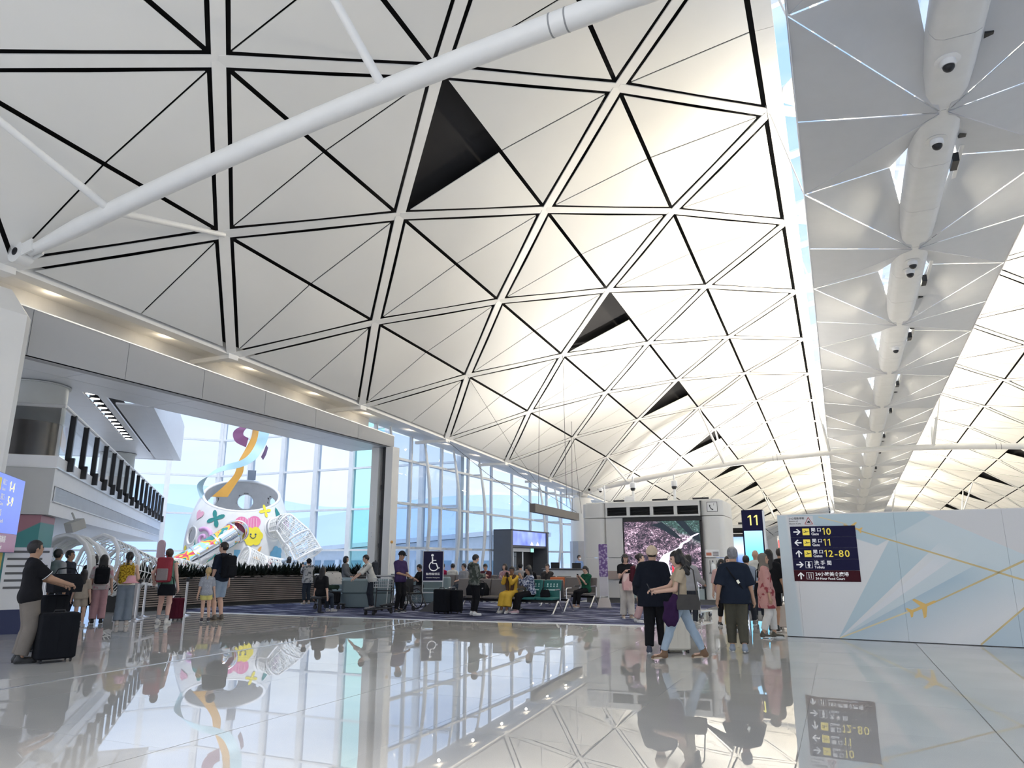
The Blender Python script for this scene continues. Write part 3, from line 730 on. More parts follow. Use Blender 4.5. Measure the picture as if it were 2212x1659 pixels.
fan3 = AND(NOT(half(*A0, 3.2, 1.62)), half(*A0, 3.2, 1.30)); c = layer(c, fan3, mid)
low = AND(NOT(half(*A0, 3.2, 1.30)), half(1.4, -.05, 4.4, 1.42, .5)); c = layer(c, low, deep)
upb = AND(half(1.30, 2.05, 3.9, 1.02, .02), NOT(half(2.2, 2.45, 4.2, 1.15, .01)), half(3.9, 2.4, 1.2, 1.2, .5)); c = layer(c, half(1.22, 2.4, 3.9, 1.02, .25), mid)
c = layer(c, AND(half(1.05, 2.05, 3.6, 1.08, .01), NOT(half(2.9, 2.5, 4.4, 1.5, .01)), half(2.05, 1.9, 3.1, 2.5, .01)), blue)
c = layer(c, AND(half(2.55, 2.45, 4.2, 1.55, .008)), (.72, .72, .72))
c = layer(c, AND(NOT(half(3.3, .02, 4.6, 1.18, .01)), half(4.6, -1, 4.6, 3, 3.)), deep)
nz_ = n.new('ShaderNodeTexNoise'); nz_.inputs['Scale'].default_value = 130; l.new(tcn.outputs['Object'], nz_.inputs['Vector'])
rr = n.new('ShaderNodeMapRange'); rr.inputs['To Min'].default_value = .93; rr.inputs['To Max'].default_value = 1.05; l.new(nz_.outputs['Fac'], rr.inputs['Value'])
mm = n.new('ShaderNodeMix'); mm.data_type = 'RGBA'; mm.blend_type = 'MULTIPLY'; mm.inputs[0].default_value = 1; l.new(c, mm.inputs[6]); l.new(rr.outputs[0], mm.inputs[7]); l.new(mm.outputs[2], b.inputs['Base Color'])
hb = thing('hoarding', 'tall pale blue printed hoarding wall with golden aeroplanes', 'hoarding', HO, HA)
for x0, x1 in ((0, .31), (.313, 2.15), (2.153, 3.9), (3.903, HW)):
    mb = MB(); mb.box((x0, 0, .012), (x1, .09, HH)); mb.build('hoarding_board', hoard_mat, hb)
mb = MB(); mb.box((.0, .02, 0), (HW, .085, .02)); mb.build('plinth', black, hb)
mb = MB(); mb.box((0, .005, HH), (HW, .085, HH+.02)); mb.build('cap_rail', white_paint, hb)
gold = mat('gold_print', (.83, .55, .17), .45); gold2 = mat('gold_trail', (.66, .53, .26), .5)
def strip(p, q, w0, w1, m_, nm='printed_trail'):
    mb = MB(); d = Vector((q[0]-p[0], 0, q[1]-p[1])).normalized(); s_ = Vector((-d.z, 0, d.x)); a, b_ = Vector((p[0], -.0015, p[1])), Vector((q[0], -.0015, q[1]))
    V = [a+s_*w0, a-s_*w0, b_-s_*w1, b_+s_*w1]; mb.add(V, [(0,1,2,3)]); mb.build(nm, m_, hb)
strip((.97, .02), (2.32, .60), .012, .014, mat('gold_pale', (.80, .70, .45))); strip((2.55, .68), (4.6, 1.72), .012, .02, gold2)
strip((.80, 2.34), (1.32, 2.18), .010, .008, mat('gold_pale', (.80,.70,.45))); strip((1.50, 2.06), (4.7, .92), .013, .018, gold2)
strip((3.28, .02), (4.6, 1.20), .014, .014, gold2)
def plane_poly(cx, cz, size, ang):
    P = [(1,0),(.88,.07),(.35,.085),(-.05,.62),(-.22,.62),(.0,.09),(-.55,.07),(-.74,.30),(-.86,.30),(-.76,0),(-.86,-.30),(-.74,-.30),(-.55,-.07),(.0,-.09),(-.22,-.62),(-.05,-.62),(.35,-.085),(.88,-.07)]
    ca, sa = math.cos(ang), math.sin(ang)
    V = [(cx+size*(x*ca-y*sa), -.003, cz+size*(x*sa+y*ca)) for x, y in P]
    mb = MB(); mb.add(V, [tuple(range(len(V)))]); mb.build('printed_aeroplane', gold, hb)
plane_poly(2.42, .63, .29, math.radians(26)); plane_poly(1.42, 2.11, .19, math.radians(160))
# directory board on the hoarding
yellow = mat('sign_yellow', (.90, .72, .08), .45, emit=.12); wht = mat('sign_white', (.86, .86, .86), .45, emit=.12); maroon = mat('sign_maroon', (.055, .006, .013), .5, spec=.15)
sg = thing('directory_sign', 'dark blue gate directory sign with yellow numbers on the hoarding', 'sign', HO, HA)
SX0, SX1, SZ1, RH = .235, 1.455, 2.155, .2165
for i in range(5):
    mb = MB(); mb.box((SX0, -.014, SZ1-(i+1)*RH+.003), (SX1, -.004, SZ1-i*RH)); mb.build('sign_row', maroon if i == 4 else navy, sg)
mb = MB(); mb.box((SX0-.03,-.006,SZ1+.02),(SX0+.46,-.003,HH-.02)); mb.build('notice_plate', mat('notice_white', (.78,.78,.79)), sg)
FY = -.0155
def arrow(cx, cz, ang, s=.07):
    mb = MB(); 
    def Q(pts):
        ca, sa = math.cos(ang), math.sin(ang); V = [(cx+x*ca-y*sa, FY, cz+x*sa+y*ca) for x, y in pts]; mb.add(V, [tuple(range(len(V)))])
    w = .013
    Q([(-s,-w),(s*.8,-w),(s*.8,w),(-s,w)]); Q([(s,0),(s*.12,s*.9),(s*.12-.025,s*.9-.012),(s*.66,0)]); Q([(s*.66,0),(s*.12-.025,-s*.9+.012),(s*.12,-s*.9),(s,0)])
    mb.build('arrow', wht, sg)
def icon_plane(x, z, s=.132):
    mb = MB(); mb.box((x, FY-.001, z), (x+s, -.004, z+s)); o = mb.build('plane_icon', yellow, sg)
    P = [(1,.12),(.85,.2),(.3,.05),(-.25,.42),(-.42,.38),(-.1,-.05),(-.5,-.16),(-.72,.02),(-.85,-.02),(-.7,-.32),(.2,-.15),(.75,.0)]
    mb = MB(); V = [(x+s/2+q[0]*s*.42, FY-.002, z+s/2+q[1]*s*.5) for q in P]; mb.add(V, [tuple(range(len(V)))]); mb.build('plane_glyph', black, o)
rows = [(0, 'gate', '閘 口', 'Gate', '10'), (PI, 'gate', '閘 口', 'Gate', '11'), (PI/2, 'gate', '閘 口', 'Gates', '12-80'), (0, 'wc', '洗 手 間', 'Toilets', ''), (PI/2, 'food', '24小時美食廣場', '24-Hour Food Court', '')]
for i, (ang, kind, zh, en, num) in enumerate(rows):
    z0 = SZ1-(i+1)*RH; arrow(SX0+.13, z0+RH/2, ang)
    if kind == 'gate':
        icon_plane(SX0+.235, z0+.042)
        lettering('chinese_text', zh, .085, wht, sg, (SX0+.40, FY, z0+.115), bold=.0012); lettering('english_text', en, .072, wht, sg, (SX0+.40, FY, z0+.040), bold=.0012)
        numerals('gate_number', num, .185, yellow, sg, (SX0+.60, FY, z0+.045), bold=.0022)
    else:
        mb = MB(); x, z, s_ = SX0+.235, z0+.042, .132
        for a, b_ in (((x,z),(x+s_,z+.006)),((x,z+s_-.006),(x+s_,z+s_)),((x,z),(x+.006,z+s_)),((x+s_-.006,z),(x+s_,z+s_))): mb.box((a[0],FY-.001,a[1]),(b_[0],-.012,b_[1]))
        o = mb.build('icon_frame', wht, sg); mb = MB()
        if kind == 'wc':
            mb.lathe([(.001,0),(.016,0)], 14, cap=False); mb.v = [(x+s_/2+p[0], FY, z+.108+p[1]) for p in mb.v]
            V = [(x+s_/2+a*.03, FY, z+.05+b_*.04) for a, b_ in ((-.5,1),(.5,1),(1,.1),(.5,-.3),(.3,-1),(-.3,-1),(-.5,-.3),(-1,.1))]; mb.add(V, [tuple(range(8))])
        else:
            for dx in (-.02, .02): mb.box((x+s_/2+dx-.006,FY,z+.02),(x+s_/2+dx+.006,-.012,z+.11))
        mb.build('icon_glyph', wht, o)
        lettering('chinese_text', zh, .092 if kind == 'wc' else .088, wht, sg, (SX0+.40, FY, z0+.112), bold=.0012); lettering('english_text', en, .068 if kind == 'wc' else .062, wht, sg, (SX0+.40, FY, z0+.038), bold=.0012)
lettering('notice_text', '小心電動車輛', .05, black, sg, (SX0-.01, -.007, SZ1+.145)); lettering('notice_text', 'Beware of', .042, black, sg, (SX0-.01, -.007, SZ1+.095)); lettering('notice_text', 'Electric Carts', .042, black, sg, (SX0-.01, -.007, SZ1+.045))
mb = MB(); red = mat('warning_red', (.45,.02,.03), .5); cx, cz = SX0+.37, SZ1+.105
for a, b_ in (((-.075,-.06),(.075,-.06)),((.075,-.06),(0,.075)),((0,.075),(-.075,-.06))): mb.tube([(cx+a[0],-.007,cz+a[1]),(cx+b_[0],-.007,cz+b_[1])], .006, 5)
mb.build('warning_triangle', red, sg); mb = MB(); mb.box((cx-.03,-.008,cz-.035),(cx+.03,-.006,cz-.012)); mb.box((cx-.015,-.008,cz-.02),(cx+.02,-.006,cz+.005)); mb.build('warning_glyph', black, sg)

# ================================================================== service pods ("kiosks") with screens
pod_mat = mat('pod_panel', (.66, .655, .635), .42, .15, var=.03, vscale=.6); pod_trim = mat('pod_trim', (.46, .46, .455), .4, .3)
def screen_mat(name, build, strength=1.):
    m_ = bpy.data.materials.new(name); m_.use_nodes = True; n_, l_, b_ = nodes(m_)
    b_.inputs['Base Color'].default_value = (.01,.01,.012,1); b_.inputs['Roughness'].default_value = .3
    col = build(n_, l_); l_.new(col, b_.inputs['Emission Color']); b_.inputs['Emission Strength'].default_value = strength
    return m_
def landscape(n_, l_):
    t = n_.new('ShaderNodeTexCoord'); s_ = n_.new('ShaderNodeSeparateXYZ'); l_.new(t.outputs['Object'], s_.inputs[0])
    vo = n_.new('ShaderNodeTexVoronoi'); vo.inputs['Scale'].default_value = 26; mp_ = n_.new('ShaderNodeMapping'); mp_.inputs['Rotation'].default_value = (0, .7, 0); mp_.inputs['Scale'].default_value = (1, 1, 1.7)
    dn = n_.new('ShaderNodeTexNoise'); dn.inputs['Scale'].default_value = 6; l_.new(t.outputs['Object'], dn.inputs['Vector'])
    ad = n_.new('ShaderNodeVectorMath'); ad.operation = 'MULTIPLY_ADD'; ad.inputs[1].default_value = (.25,.25,.25); l_.new(dn.outputs['Color'], ad.inputs[0]); l_.new(t.outputs['Object'], ad.inputs[2])
    l_.new(ad.outputs[0], mp_.inputs[0]); l_.new(mp_.outputs[0], vo.inputs['Vector'])
    r = n_.new('ShaderNodeValToRGB'); e_ = r.color_ramp.elements; e_[0].position = .44; e_[0].color = (.008,.007,.014,1); e_[1].position = .80; e_[1].color = (.95,.86,1,1)
    for p_, c_ in ((.53,(.04,.028,.05,1)),(.60,(.16,.10,.14,1)),(.67,(.48,.32,.42,1))): q = e_.new(p_); q.color = c_
    nz2 = n_.new('ShaderNodeTexNoise'); nz2.inputs['Scale'].default_value = 13; nz2.inputs['Detail'].default_value = 8; nz2.inputs['Roughness'].default_value = .75; l_.new(mp_.outputs[0], nz2.inputs['Vector'])
    av = n_.new('ShaderNodeMath'); av.operation = 'MULTIPLY_ADD'; av.inputs[1].default_value = .35; l_.new(vo.outputs['Distance'], av.inputs[0]); 
    mn = n_.new('ShaderNodeMath'); mn.operation = 'MULTIPLY'; mn.inputs[1].default_value = .85; l_.new(nz2.outputs['Fac'], mn.inputs[0]); l_.new(mn.outputs[0], av.inputs[2])
    bn_ = n_.new('ShaderNodeTexNoise'); bn_.inputs['Scale'].default_value = 2.0; bn_.inputs['Detail'].default_value = 3; l_.new(mp_.outputs[0], bn_.inputs['Vector']); am = n_.new('ShaderNodeMath'); am.operation = 'MULTIPLY_ADD'; am.inputs[1].default_value = .55; l_.new(bn_.outputs['Fac'], am.inputs[0]); l_.new(av.outputs[0], am.inputs[2]); am2 = n_.new('ShaderNodeMath'); am2.operation = 'SUBTRACT'; am2.inputs[1].default_value = .33; l_.new(am.outputs[0], am2.inputs[0]); l_.new(am2.outputs[0], r.inputs[0])
    # dark ridges toward the top right
    g = n_.new('ShaderNodeTexNoise'); g.inputs['Scale'].default_value = 2.2; g.inputs['Detail'].default_value = 5; l_.new(mp_.outputs[0], g.inputs['Vector'])
    def M(op, a, b_):
        m_ = n_.new('ShaderNodeMath'); m_.operation = op
        for i, q in enumerate((a, b_)):
            if hasattr(q, 'links'): l_.new(q, m_.inputs[i])
            else: m_.inputs[i].default_value = q
        return m_.outputs[0]
    h = M('ADD', M('ADD', M('MULTIPLY', s_.outputs['Z'], 1.0), M('MULTIPLY', s_.outputs['X'], .55)), M('MULTIPLY', g.outputs['Fac'], .5))
    rg = n_.new('ShaderNodeMapRange'); rg.inputs['From Min'].default_value = 4.5; rg.inputs['From Max'].default_value = 4.75; l_.new(h, rg.inputs['Value'])
    mx_ = n_.new('ShaderNodeMix'); mx_.data_type = 'RGBA'; l_.new(rg.outputs[0], mx_.inputs[0]); l_.new(r.outputs[0], mx_.inputs[6])
    r2 = n_.new('ShaderNodeValToRGB'); e2 = r2.color_ramp.elements; e2[0].position = .4; e2[0].color = (.006,.008,.016,1); e2[1].position = .72; e2[1].color = (.45,.55,.68,1); q = e2.new(.56); q.color = (.03,.09,.07,1)
    l_.new(nz2.outputs['Fac'], r2.inputs[0]); l_.new(r2.outputs[0], mx_.inputs[7])
    return mx_.outputs[2]
land = screen_mat('screen_landscape', landscape, 1.0)
FLOOD = 150
def pod(name, label, loc, w=5.15, dep=2.6, h=3.52, full=True, sm=None):
    k = thing(name, label, 'service pod', loc)
    mb = MB(); mb.box((.1,.08,0),(w-.05,dep-.1,.16)); mb.build('plinth', mat('pod_plinth', (.10,.10,.10), .5), k)
    # rounded end shells and flat middle
    for x0, x1, nm in ((0, .92, 'corner_shell'), (w-.78, w, 'corner_shell')):
        for z0, z1 in ((.16, 1.55), (1.57, 2.98), (3.0, h)):
            mb = MB(); mb.rbox((x0, 0, z0), (x1, dep, z1), .24, 5, ch=.006); mb.build(nm, pod_mat, k, smooth=SM)
    mb = MB(); mb.box((.92,.03,.16),(1.55,.3,1.55)); mb.box((.92,.03,1.57),(1.55,.3,2.98)); mb.build('front_panel', pod_mat, k)
    mb = MB(); mb.box((.9,.35,.16),(w-.7,dep-.04,h-.05)); mb.build('core', pod_trim, k)
    mb = MB(); mb.box((.92,.0,3.0),(w-.78,.06,3.06)); mb.box((.92,.0,3.36),(w-.78,.5,h)); mb.build('frieze_frame', pod_mat, k)
    nb = 4; bw = (w-.78-.92)/nb
    for i in range(nb):
        x = .92+i*bw
        for xa in (x, x+bw-.06): mb = MB(); mb.box((xa,.02,3.06),(xa+.06,.3,3.36)); mb.build('louvre_frame', pod_mat, k)
        mb = MB()
        for j in range(7): mb.cbox((x+bw/2,.10,3.09+j*.042),(bw-.12,.05,.008), rx=.6)
        mb.build('louvre_blades', mat('louvre_black', (.015,.015,.016), .5), k)
    mb = MB(); mb.box((.92,.10,2.86),(w-.78,.34,3.0)); mb.build('shadow_slot', mat('slot_dark', (.05,.05,.05)), k)
    sx0, sx1 = 1.58, w-.80
    mb = MB(); mb.box((sx0,.0,.52),(sx1,.09,2.86)); mb.build('screen_bezel', black, k)
    mb = MB(); mb.add([(sx0+.03,-.002,.60),(sx1-.03,-.002,.60),(sx1-.03,-.002,2.83),(sx0+.03,-.002,2.83)], [(0,1,2,3)]); mb.build('screen', sm or land, k)
    mb = MB(); mb.box((sx0,.03,.16),(sx1,.3,.52)); mb.build('front_panel', mat('pod_glass_foot', (.30,.36,.36), .2), k)
    mb = MB(); mb.rbox((.1,.05,h),(w-.1,dep-.1,h+.05), .2); mb.build('roof_cap', pod_mat, k)
    for i in range(3):      # floodlights on the pod roof wash the vault
        x = w*(.2+.3*i); mb = MB(); mb.box((x-.3,dep-.75,h+.05),(x+.3,dep-.25,h+.13)); mb.box((x-.3,dep-.78,h+.13),(x+.3,dep-.75,h+.26)); f_ = mb.build('floodlight', black_metal, k)
        mb = MB(); mb.box((x-.27,dep-.72,h+.13),(x+.27,dep-.28,h+.145)); mb.build('lens', lamp_mat, f_)
        ld = bpy.data.lights.new('floodlight_beam', 'AREA'); ld.shape = 'RECTANGLE'; ld.size = .5; ld.size_y = .4; ld.energy = FLOOD; ld.color = (1, .95, .87); ld.spread = math.radians(165)
        lo_ = bpy.data.objects.new('floodlight_beam', ld); COL.objects.link(lo_); lo_.parent = f_; lo_.location = (x, dep-.5, h+.16); lo_.rotation_euler = (PI, 0, 0)
    return k
k1 = pod('service_pod', 'white rounded service pod with a big video wall of a mountain hillside', (-8.69, 25.95, 0))
# winding white road shown on the screen
mb = MB(); road = [(3.05,.62,.30),(3.02,1.0,.27),(2.98,1.35,.22),(3.12,1.65,.12),(3.4,1.80,.075),(3.62,1.92,.055),(3.68,2.05,.05),(3.9,2.15,.05),(4.05,2.3,.035),(4.28,2.4,.03)]
V = []
for i, (x, z, w_) in enumerate(road): V += [(x-w_, -.004, z), (x+w_*.9, -.004, z-.02)]
mb.add(V, [(2*i,2*i+1,2*i+3,2*i+2) for i in range(len(road)-1)]); mb.build('screen_road', mat('screen_white', (.86,.82,1.), emit=1.0), k1)
for P in ([(2.62,2.70),(3.0,2.80),(3.4,2.5),(3.7,2.2),(3.45,2.25),(3.0,2.55)], [(3.5,2.83),(3.8,2.83),(4.1,2.45),(4.3,2.4),(4.32,2.1),(4.1,2.2),(3.8,2.5)]):
    mb = MB(); mb.add([(x,-.0035,z) for x,z in P], [tuple(range(len(P)))]); mb.build('screen_ridge', mat('screen_dark', (.012,.02,.03), emit=.6), k1)
mb = MB(); mb.add([(3.30,-.006,1.30),(3.36,-.006,1.22),(3.38,-.006,1.02),(3.30,-.006,1.06)], [(0,1,2,3)]); mb.build('screen_flag', mat('screen_red', (.9,.02,.04), emit=.9), k1)
tel = mat('sign_white_matt', (.80,.80,.80))
mb = MB(); mb.box((4.62,-.006,3.12),(4.98,.0,3.46)); s_ = mb.build('phone_sign', black, k1); mb = MB(); mb.box((4.635,-.008,3.135),(4.965,-.005,3.445)); mb.build('sign_face', tel, s_)
mb = MB(); mb.tube([(4.72,-.009,3.36),(4.72,-.009,3.30),(4.76,-.009,3.23),(4.83,-.009,3.19)], [.022,.014,.014,.024], 8); mb.build('handset', black, s_); lettering('question_mark', '?', .12, black, k1, (4.84,-.009,3.33))
# notice, sanitiser and small fittings on the pod's right shell
mb = MB(); mb.box((4.55,-.012,.18),(5.02,.0,1.5)); mb.build('access_panel', pod_mat, k1)
st = thing('sanitiser_dispenser', 'wall mounted hand sanitiser bottle in a wire holder on the white pod', 'dispenser', (-8.69+4.72, 25.93, 1.05))
mb = MB(); mb.lathe([(.001,.02),(.075,.02),(.085,.05),(.085,.24),(.06,.30),(.03,.32),(.03,.36)], 14, c=(0,-.10,0)); mb.build('bottle', mat('sanitiser_clear', (.70,.72,.73), .2), st, smooth=SM)
mb = MB(); mb.cbox((0,-.10,.38),(.03,.03,.05)); mb.cbox((0,-.14,.405),(.03,.10,.02)); mb.build('pump', black, st)
mb = MB(); mb.box((-.13,-.20,-.01),(.13,.0,.01)); mb.tube([(-.10,-.02,.0),(-.10,-.19,.0),(.10,-.19,.0),(.10,-.02,.0)], .008, 6); mb.tube([(-.11,-.02,.42),(-.11,-.02,0)], .008, 6); mb.tube([(.11,-.02,.42),(.11,-.02,0)], .008, 6); mb.build('holder', black_metal, st)
mb = MB(); mb.box((-.24,-.012,.52),(.22,-.004,.78)); p_ = mb.build('notice', tel, st); mb = MB(); mb.box((-.22,-.014,.58),(-.04,-.012,.68)); mb.build('notice_logo', mat('notice_brown', (.45,.16,.10)), p_)
mb = MB()
for j in range(4): mb.box((.0,-.014,.57+j*.04),(.2,-.012,.588+j*.04))
mb.build('notice_lines', black, p_)
pl_ = thing('door_plate', 'small bronze oval plate on the white pod front', 'plate', (-8.69+1.22, 25.93, .95)); mb = MB(); mb.rbox((-.36,-.03,-.15),(.36,.0,.15), .14, 5, axis=1); mb.build('plate', mat('bronze_plate', (.40,.33,.29), .4, .4), pl_)
# cameras standing on the pod roof
def ptz(x, label, board):
    c_ = thing('pole_camera', label, 'camera', (x, 26.9, 3.57))
    mb = MB(); mb.tube([(0,0,0),(0,0,.55)], .05, 10); mb.build('mast', white_plastic, c_, smooth=SM)
    mb = MB(); mb.lathe([(.06,.80),(.11,.78),(.12,.64),(.10,.58)], 14); mb.build('hood', white_plastic, c_, smooth=SM)
    mb = MB(); mb.ell((0,0,.56),(.10,.10,.11)); mb.build('dome', black, c_, smooth=True)
    mb = MB(); mb.tube([(0,0,.80),(0,0,1.0),(0,.06,1.0)], .03, 8); mb.build('gooseneck', white_plastic, c_)
    if board: mb = MB(); mb.rbox((-.19,-.62,-.12),(.19,-.56,.22), .1, 4, axis=1); mb.build('back_plate', white_plastic, c_)
ptz(-6.93, 'pole camera with a rounded white plate on the roof of the big-screen pod', 1); ptz(-5.36, 'pole camera with a black dome on the roof of the big-screen pod', 0)
c_ = thing('pole_camera', 'small white camera on a slim post at the corner of the pod roof', 'camera', (-8.15, 27.2, 3.57)); mb = MB(); mb.tube([(0,0,0),(0,0,.75)], .03, 8); mb.build('mast', white_plastic, c_); mb = MB(); mb.lathe([(.07,.66),(.09,.6),(.07,.54)], 12, c=(-.16,0,0)); mb.build('hood', white_plastic, c_); mb = MB(); mb.tube([(0,0,.68),(-.16,0,.68)], .02, 6); mb.build('arm', white_plastic, c_); mb = MB(); mb.ell((-.16,0,.54),(.06,.06,.06)); mb.build('dome', black, c_, smooth=True)
# second pod further down the concourse
def advert(n_, l_):
    t = n_.new('ShaderNodeTexCoord'); s_ = n_.new('ShaderNodeSeparateXYZ'); l_.new(t.outputs['Object'], s_.inputs[0])
    r = n_.new('ShaderNodeValToRGB'); m_ = n_.new('ShaderNodeMapRange'); m_.inputs['From Min'].default_value = .6; m_.inputs['From Max'].default_value = 2.83; l_.new(s_.outputs['Z'], m_.inputs['Value']); l_.new(m_.outputs[0], r.inputs[0])
    e_ = r.color_ramp.elements; e_[0].position = 0; e_[0].color = (.55,.02,.03,1); e_[1].position = 1; e_[1].color = (.25,.42,.85,1); r.color_ramp.interpolation = 'LINEAR'
    for p_, c4 in ((.22,(.50,.02,.03,1)),(.24,(.04,.10,.30,1)),(.5,(.22,.34,.62,1)),(.62,(.70,.78,.95,1))): q = e_.new(p_); q.color = c4
    return r.outputs[0]
adm = screen_mat('screen_advert', advert, 1.)
k2 = pod('service_pod', 'distant white service pod with black louvres and a blue and red advert screen', (-9.45, 46.0, 0), sm=adm)
mb = MB()
for i in range(6): mb.box((2.6+.22*i,-.006,1.25),(2.78+.22*i,-.004,1.6+.07*i)); 
mb.build('screen_tower', mat('screen_navy', (.03,.07,.2), emit=.8), k2)
k3 = pod('service_pod', 'white service pod added out of view, its floodlights brightening the vault', (-8.6, -9.0, 0), sm=adm)  # unseen pod, added so its floods brighten the near vault
# ================================================================== gate number totem
g11 = thing('gate_totem', 'tall navy totem with a yellow 11 over a glowing blue screen', 'totem', (-2.62, 23.6, 0), math.radians(-3))
mb = MB(); mb.rbox((-.05,0,0),(.60,.10,3.0), .03); mb.build('casing', mat('totem_navy', (.010,.010,.040), .5, spec=.2), g11)
mb = MB(); mb.box((.58,-.0,0),(.63,.12,2.97)); mb.build('edge_strip', alu, g11)
mb = MB(); mb.box((-.03,-.006,2.38),(.58,0,2.99)); mb.build('number_plate', navy, g11)
numerals('gate_number', '11', .42, mat('totem_yellow', (.95,.85,.22), emit=.5), g11, (.30,-.009,2.53), align='CENTER')
def bluescreen(n_, l_):
    t = n_.new('ShaderNodeTexCoord'); s_ = n_.new('ShaderNodeSeparateXYZ'); l_.new(t.outputs['Object'], s_.inputs[0]); m_ = n_.new('ShaderNodeMapRange'); m_.inputs['From Min'].default_value = .3; m_.inputs['From Max'].default_value = 2.36; l_.new(s_.outputs['Z'], m_.inputs['Value'])
    r = n_.new('ShaderNodeValToRGB'); e_ = r.color_ramp.elements; e_[0].color = (.20,.62,.86,1); e_[1].color = (.35,.62,.86,1); q = e_.new(.6); q.color = (.10,.52,.86,1); l_.new(m_.outputs[0], r.inputs[0]); return r.outputs[0]
mb = MB(); mb.add([(-.0,-.007,.3),(.54,-.007,.3),(.54,-.007,2.36),(-.0,-.007,2.36)], [(0,1,2,3)]); mb.build('screen', screen_mat('screen_blue', bluescreen, 1.), g11)

# lit shop fronts far down the concourse
for i, (x, c_, lab) in enumerate(((-4.1, (.75,.10,.10), 'red and white lit shop sign far down the concourse'), (-2.7, (.85,.85,.82), 'white lit shop front beyond the gate totem'))):
    q = thing('shop_front', lab, 'shop', (x, 58.0, 0)); mb = MB(); mb.box((0,0,0),(1.3,.5,3.2)); mb.build('frame', white_paint, q)
    mb = MB(); mb.box((.05,-.02,.3),(1.25,0,2.0)); mb.build('window', mat('shop_glow_%d' % i, (.8,.78,.72), emit=.7), q); mb = MB(); mb.box((.05,-.03,2.1),(1.25,0,2.9)); mb.build('fascia', mat('shop_sign_%d' % i, c_, emit=.6), q)
# ================================================================== curved slatted planter with spiky plants
PATH = [(-19.05,15.2),(-19.0,16.8),(-18.95,18.2),(-18.7,19.6),(-18.3,20.8),(-17.7,22.0),(-16.9,23.0),(-15.8,23.5)]
def smooth_path(P, n=8):
    P = [Vector((*p, 0)) for p in P]; out = []
    for i in range(len(P)-1):
        a, b, c, d = P[max(i-1,0)], P[i], P[i+1], P[min(i+2,len(P)-1)]
        for k in range(n):
            t = k/n; out.append(.5*((2*b)+(c-a)*t+(2*a-5*b+4*c-d)*t*t+(3*b-a-3*c+d)*t**3))
    return out+[P[-1]]
SP = smooth_path(PATH); NRM = []
for i, p in enumerate(SP):
    t = (SP[min(i+1,len(SP)-1)]-SP[max(i-1,0)]).normalized(); NRM.append(Vector((t.y,-t.x,0)))   # toward the hall
wood = mat('slat_wood', (.27, .225, .195), .5, var=.2, vscale=2.5); dsoil = mat('planter_dark', (.02,.02,.02), .9)
planter = thing('planter', 'long curved planter faced with horizontal brown slats', 'planter', (0,0,0))
def band(mb, off0, off1, z0, z1, i0=0, i1=None):
    idx = range(i0, i1 or len(SP)); V = []
    for i in idx:
        for o_, z in ((off0,z0),(off1,z0),(off1,z1),(off0,z1)): q = SP[i]+NRM[i]*o_; V.append((q.x,q.y,z))
    n = len(V)//4; F = [(3,2,1,0),(4*n-4,4*n-3,4*n-2,4*n-1)]
    for k in range(n-1):
        for j in range(4): F.append((4*k+j,4*k+(j+1)%4,4*k+4+(j+1)%4,4*k+4+j))
    mb.add(V, [q[::-1] for q in F])
mb = MB(); band(mb, -.9, -.06, .0, .84); mb.build('trough', dsoil, planter)
mb = MB(); band(mb, -.03, .0, .0, .10); mb.build('plinth', dsoil, planter)
mb = MB(); band(mb, -.2, .02, .91, .95); mb.build('top_rail', wood, planter)
for k in range(12): mb = MB(); band(mb, -.035, .0, .12+k*.066, .12+k*.066+.038); mb.build('slat', wood, planter)
leafm = mat('dark_leaf', (.016, .026, .018), .45, var=.4, vscale=4.)
def plant_mesh(seed):
    rr = random.Random(seed); mb = MB()
    for i in range(26):
        a = rr.uniform(0, 2*PI); e_ = rr.uniform(.25, 1.25); ln = rr.uniform(.22, .42); w = rr.uniform(.022, .04); d = Vector((math.cos(a)*math.cos(e_), math.sin(a)*math.cos(e_), math.sin(e_))); sd_ = Vector((-math.sin(a), math.cos(a), 0))
        p = d*.04; V = []
        for t, ww in ((0,.5),(.35,1),(.7,.7),(1,.05)):
            q = p+d*ln*t+Vector((0,0,-.12*t*t*ln)); V += [q+sd_*w*ww, q-sd_*w*ww]
        mb.add(V, [(0,1,3,2),(2,3,5,4),(4,5,7,6)])
    return mb.mesh('leaves', leafm)
PMS = [plant_mesh(i) for i in range(4)]
n_ = 0
for i in range(1, len(SP)-2):
    for r_ in (0, 1):
        if r_ and i % 2: continue
        q = SP[i]-NRM[i]*(.22+.32*r_+random.uniform(-.05,.05)); pt = thing('spiky_plant', 'dark spiky leaved plant in the slatted planter', 'plant', (q.x, q.y, .842), random.uniform(0,6), group='plants in the curved planter')
        s_ = random.uniform(1.25, 1.75); pt.scale = (s_, s_, s_); link('foliage', PMS[random.randrange(4)], pt)
# ================================================================== the play egg
EC = Vector((-27.0, 27.4, 0)); CA = math.atan2(-EC.y, -EC.x)        # azimuth of the camera as seen from the egg
egg = thing('play_egg', 'giant white cracked-egg playhouse covered in colourful shapes', 'playhouse', EC, CA+PI/2)   # local -Y looks to the hall
egg_white = mat('egg_white', (.80,.80,.79), .35); egg_in = mat('egg_inside', (.74,.74,.74), .5)
def er(z): return 2.45*math.sqrt(max(0.02, 1-((z-1.9)/4.15)**2)) if z > 1.9 else 2.45*math.sqrt(max(.02, 1-((z-1.9)/3.2)**2))
TILT = math.tan(math.radians(27)); ZR = 4.80
def rim_z(th):           # th=0 faces the hall (-Y); solve the tilted cut
    z = ZR
    for _ in range(20): z = ZR - TILT*er(z)*math.cos(th)
    return z
def ep(th, z, off=0.):
    r = er(z)+off; return Vector((r*math.sin(th), -r*math.cos(th), z))
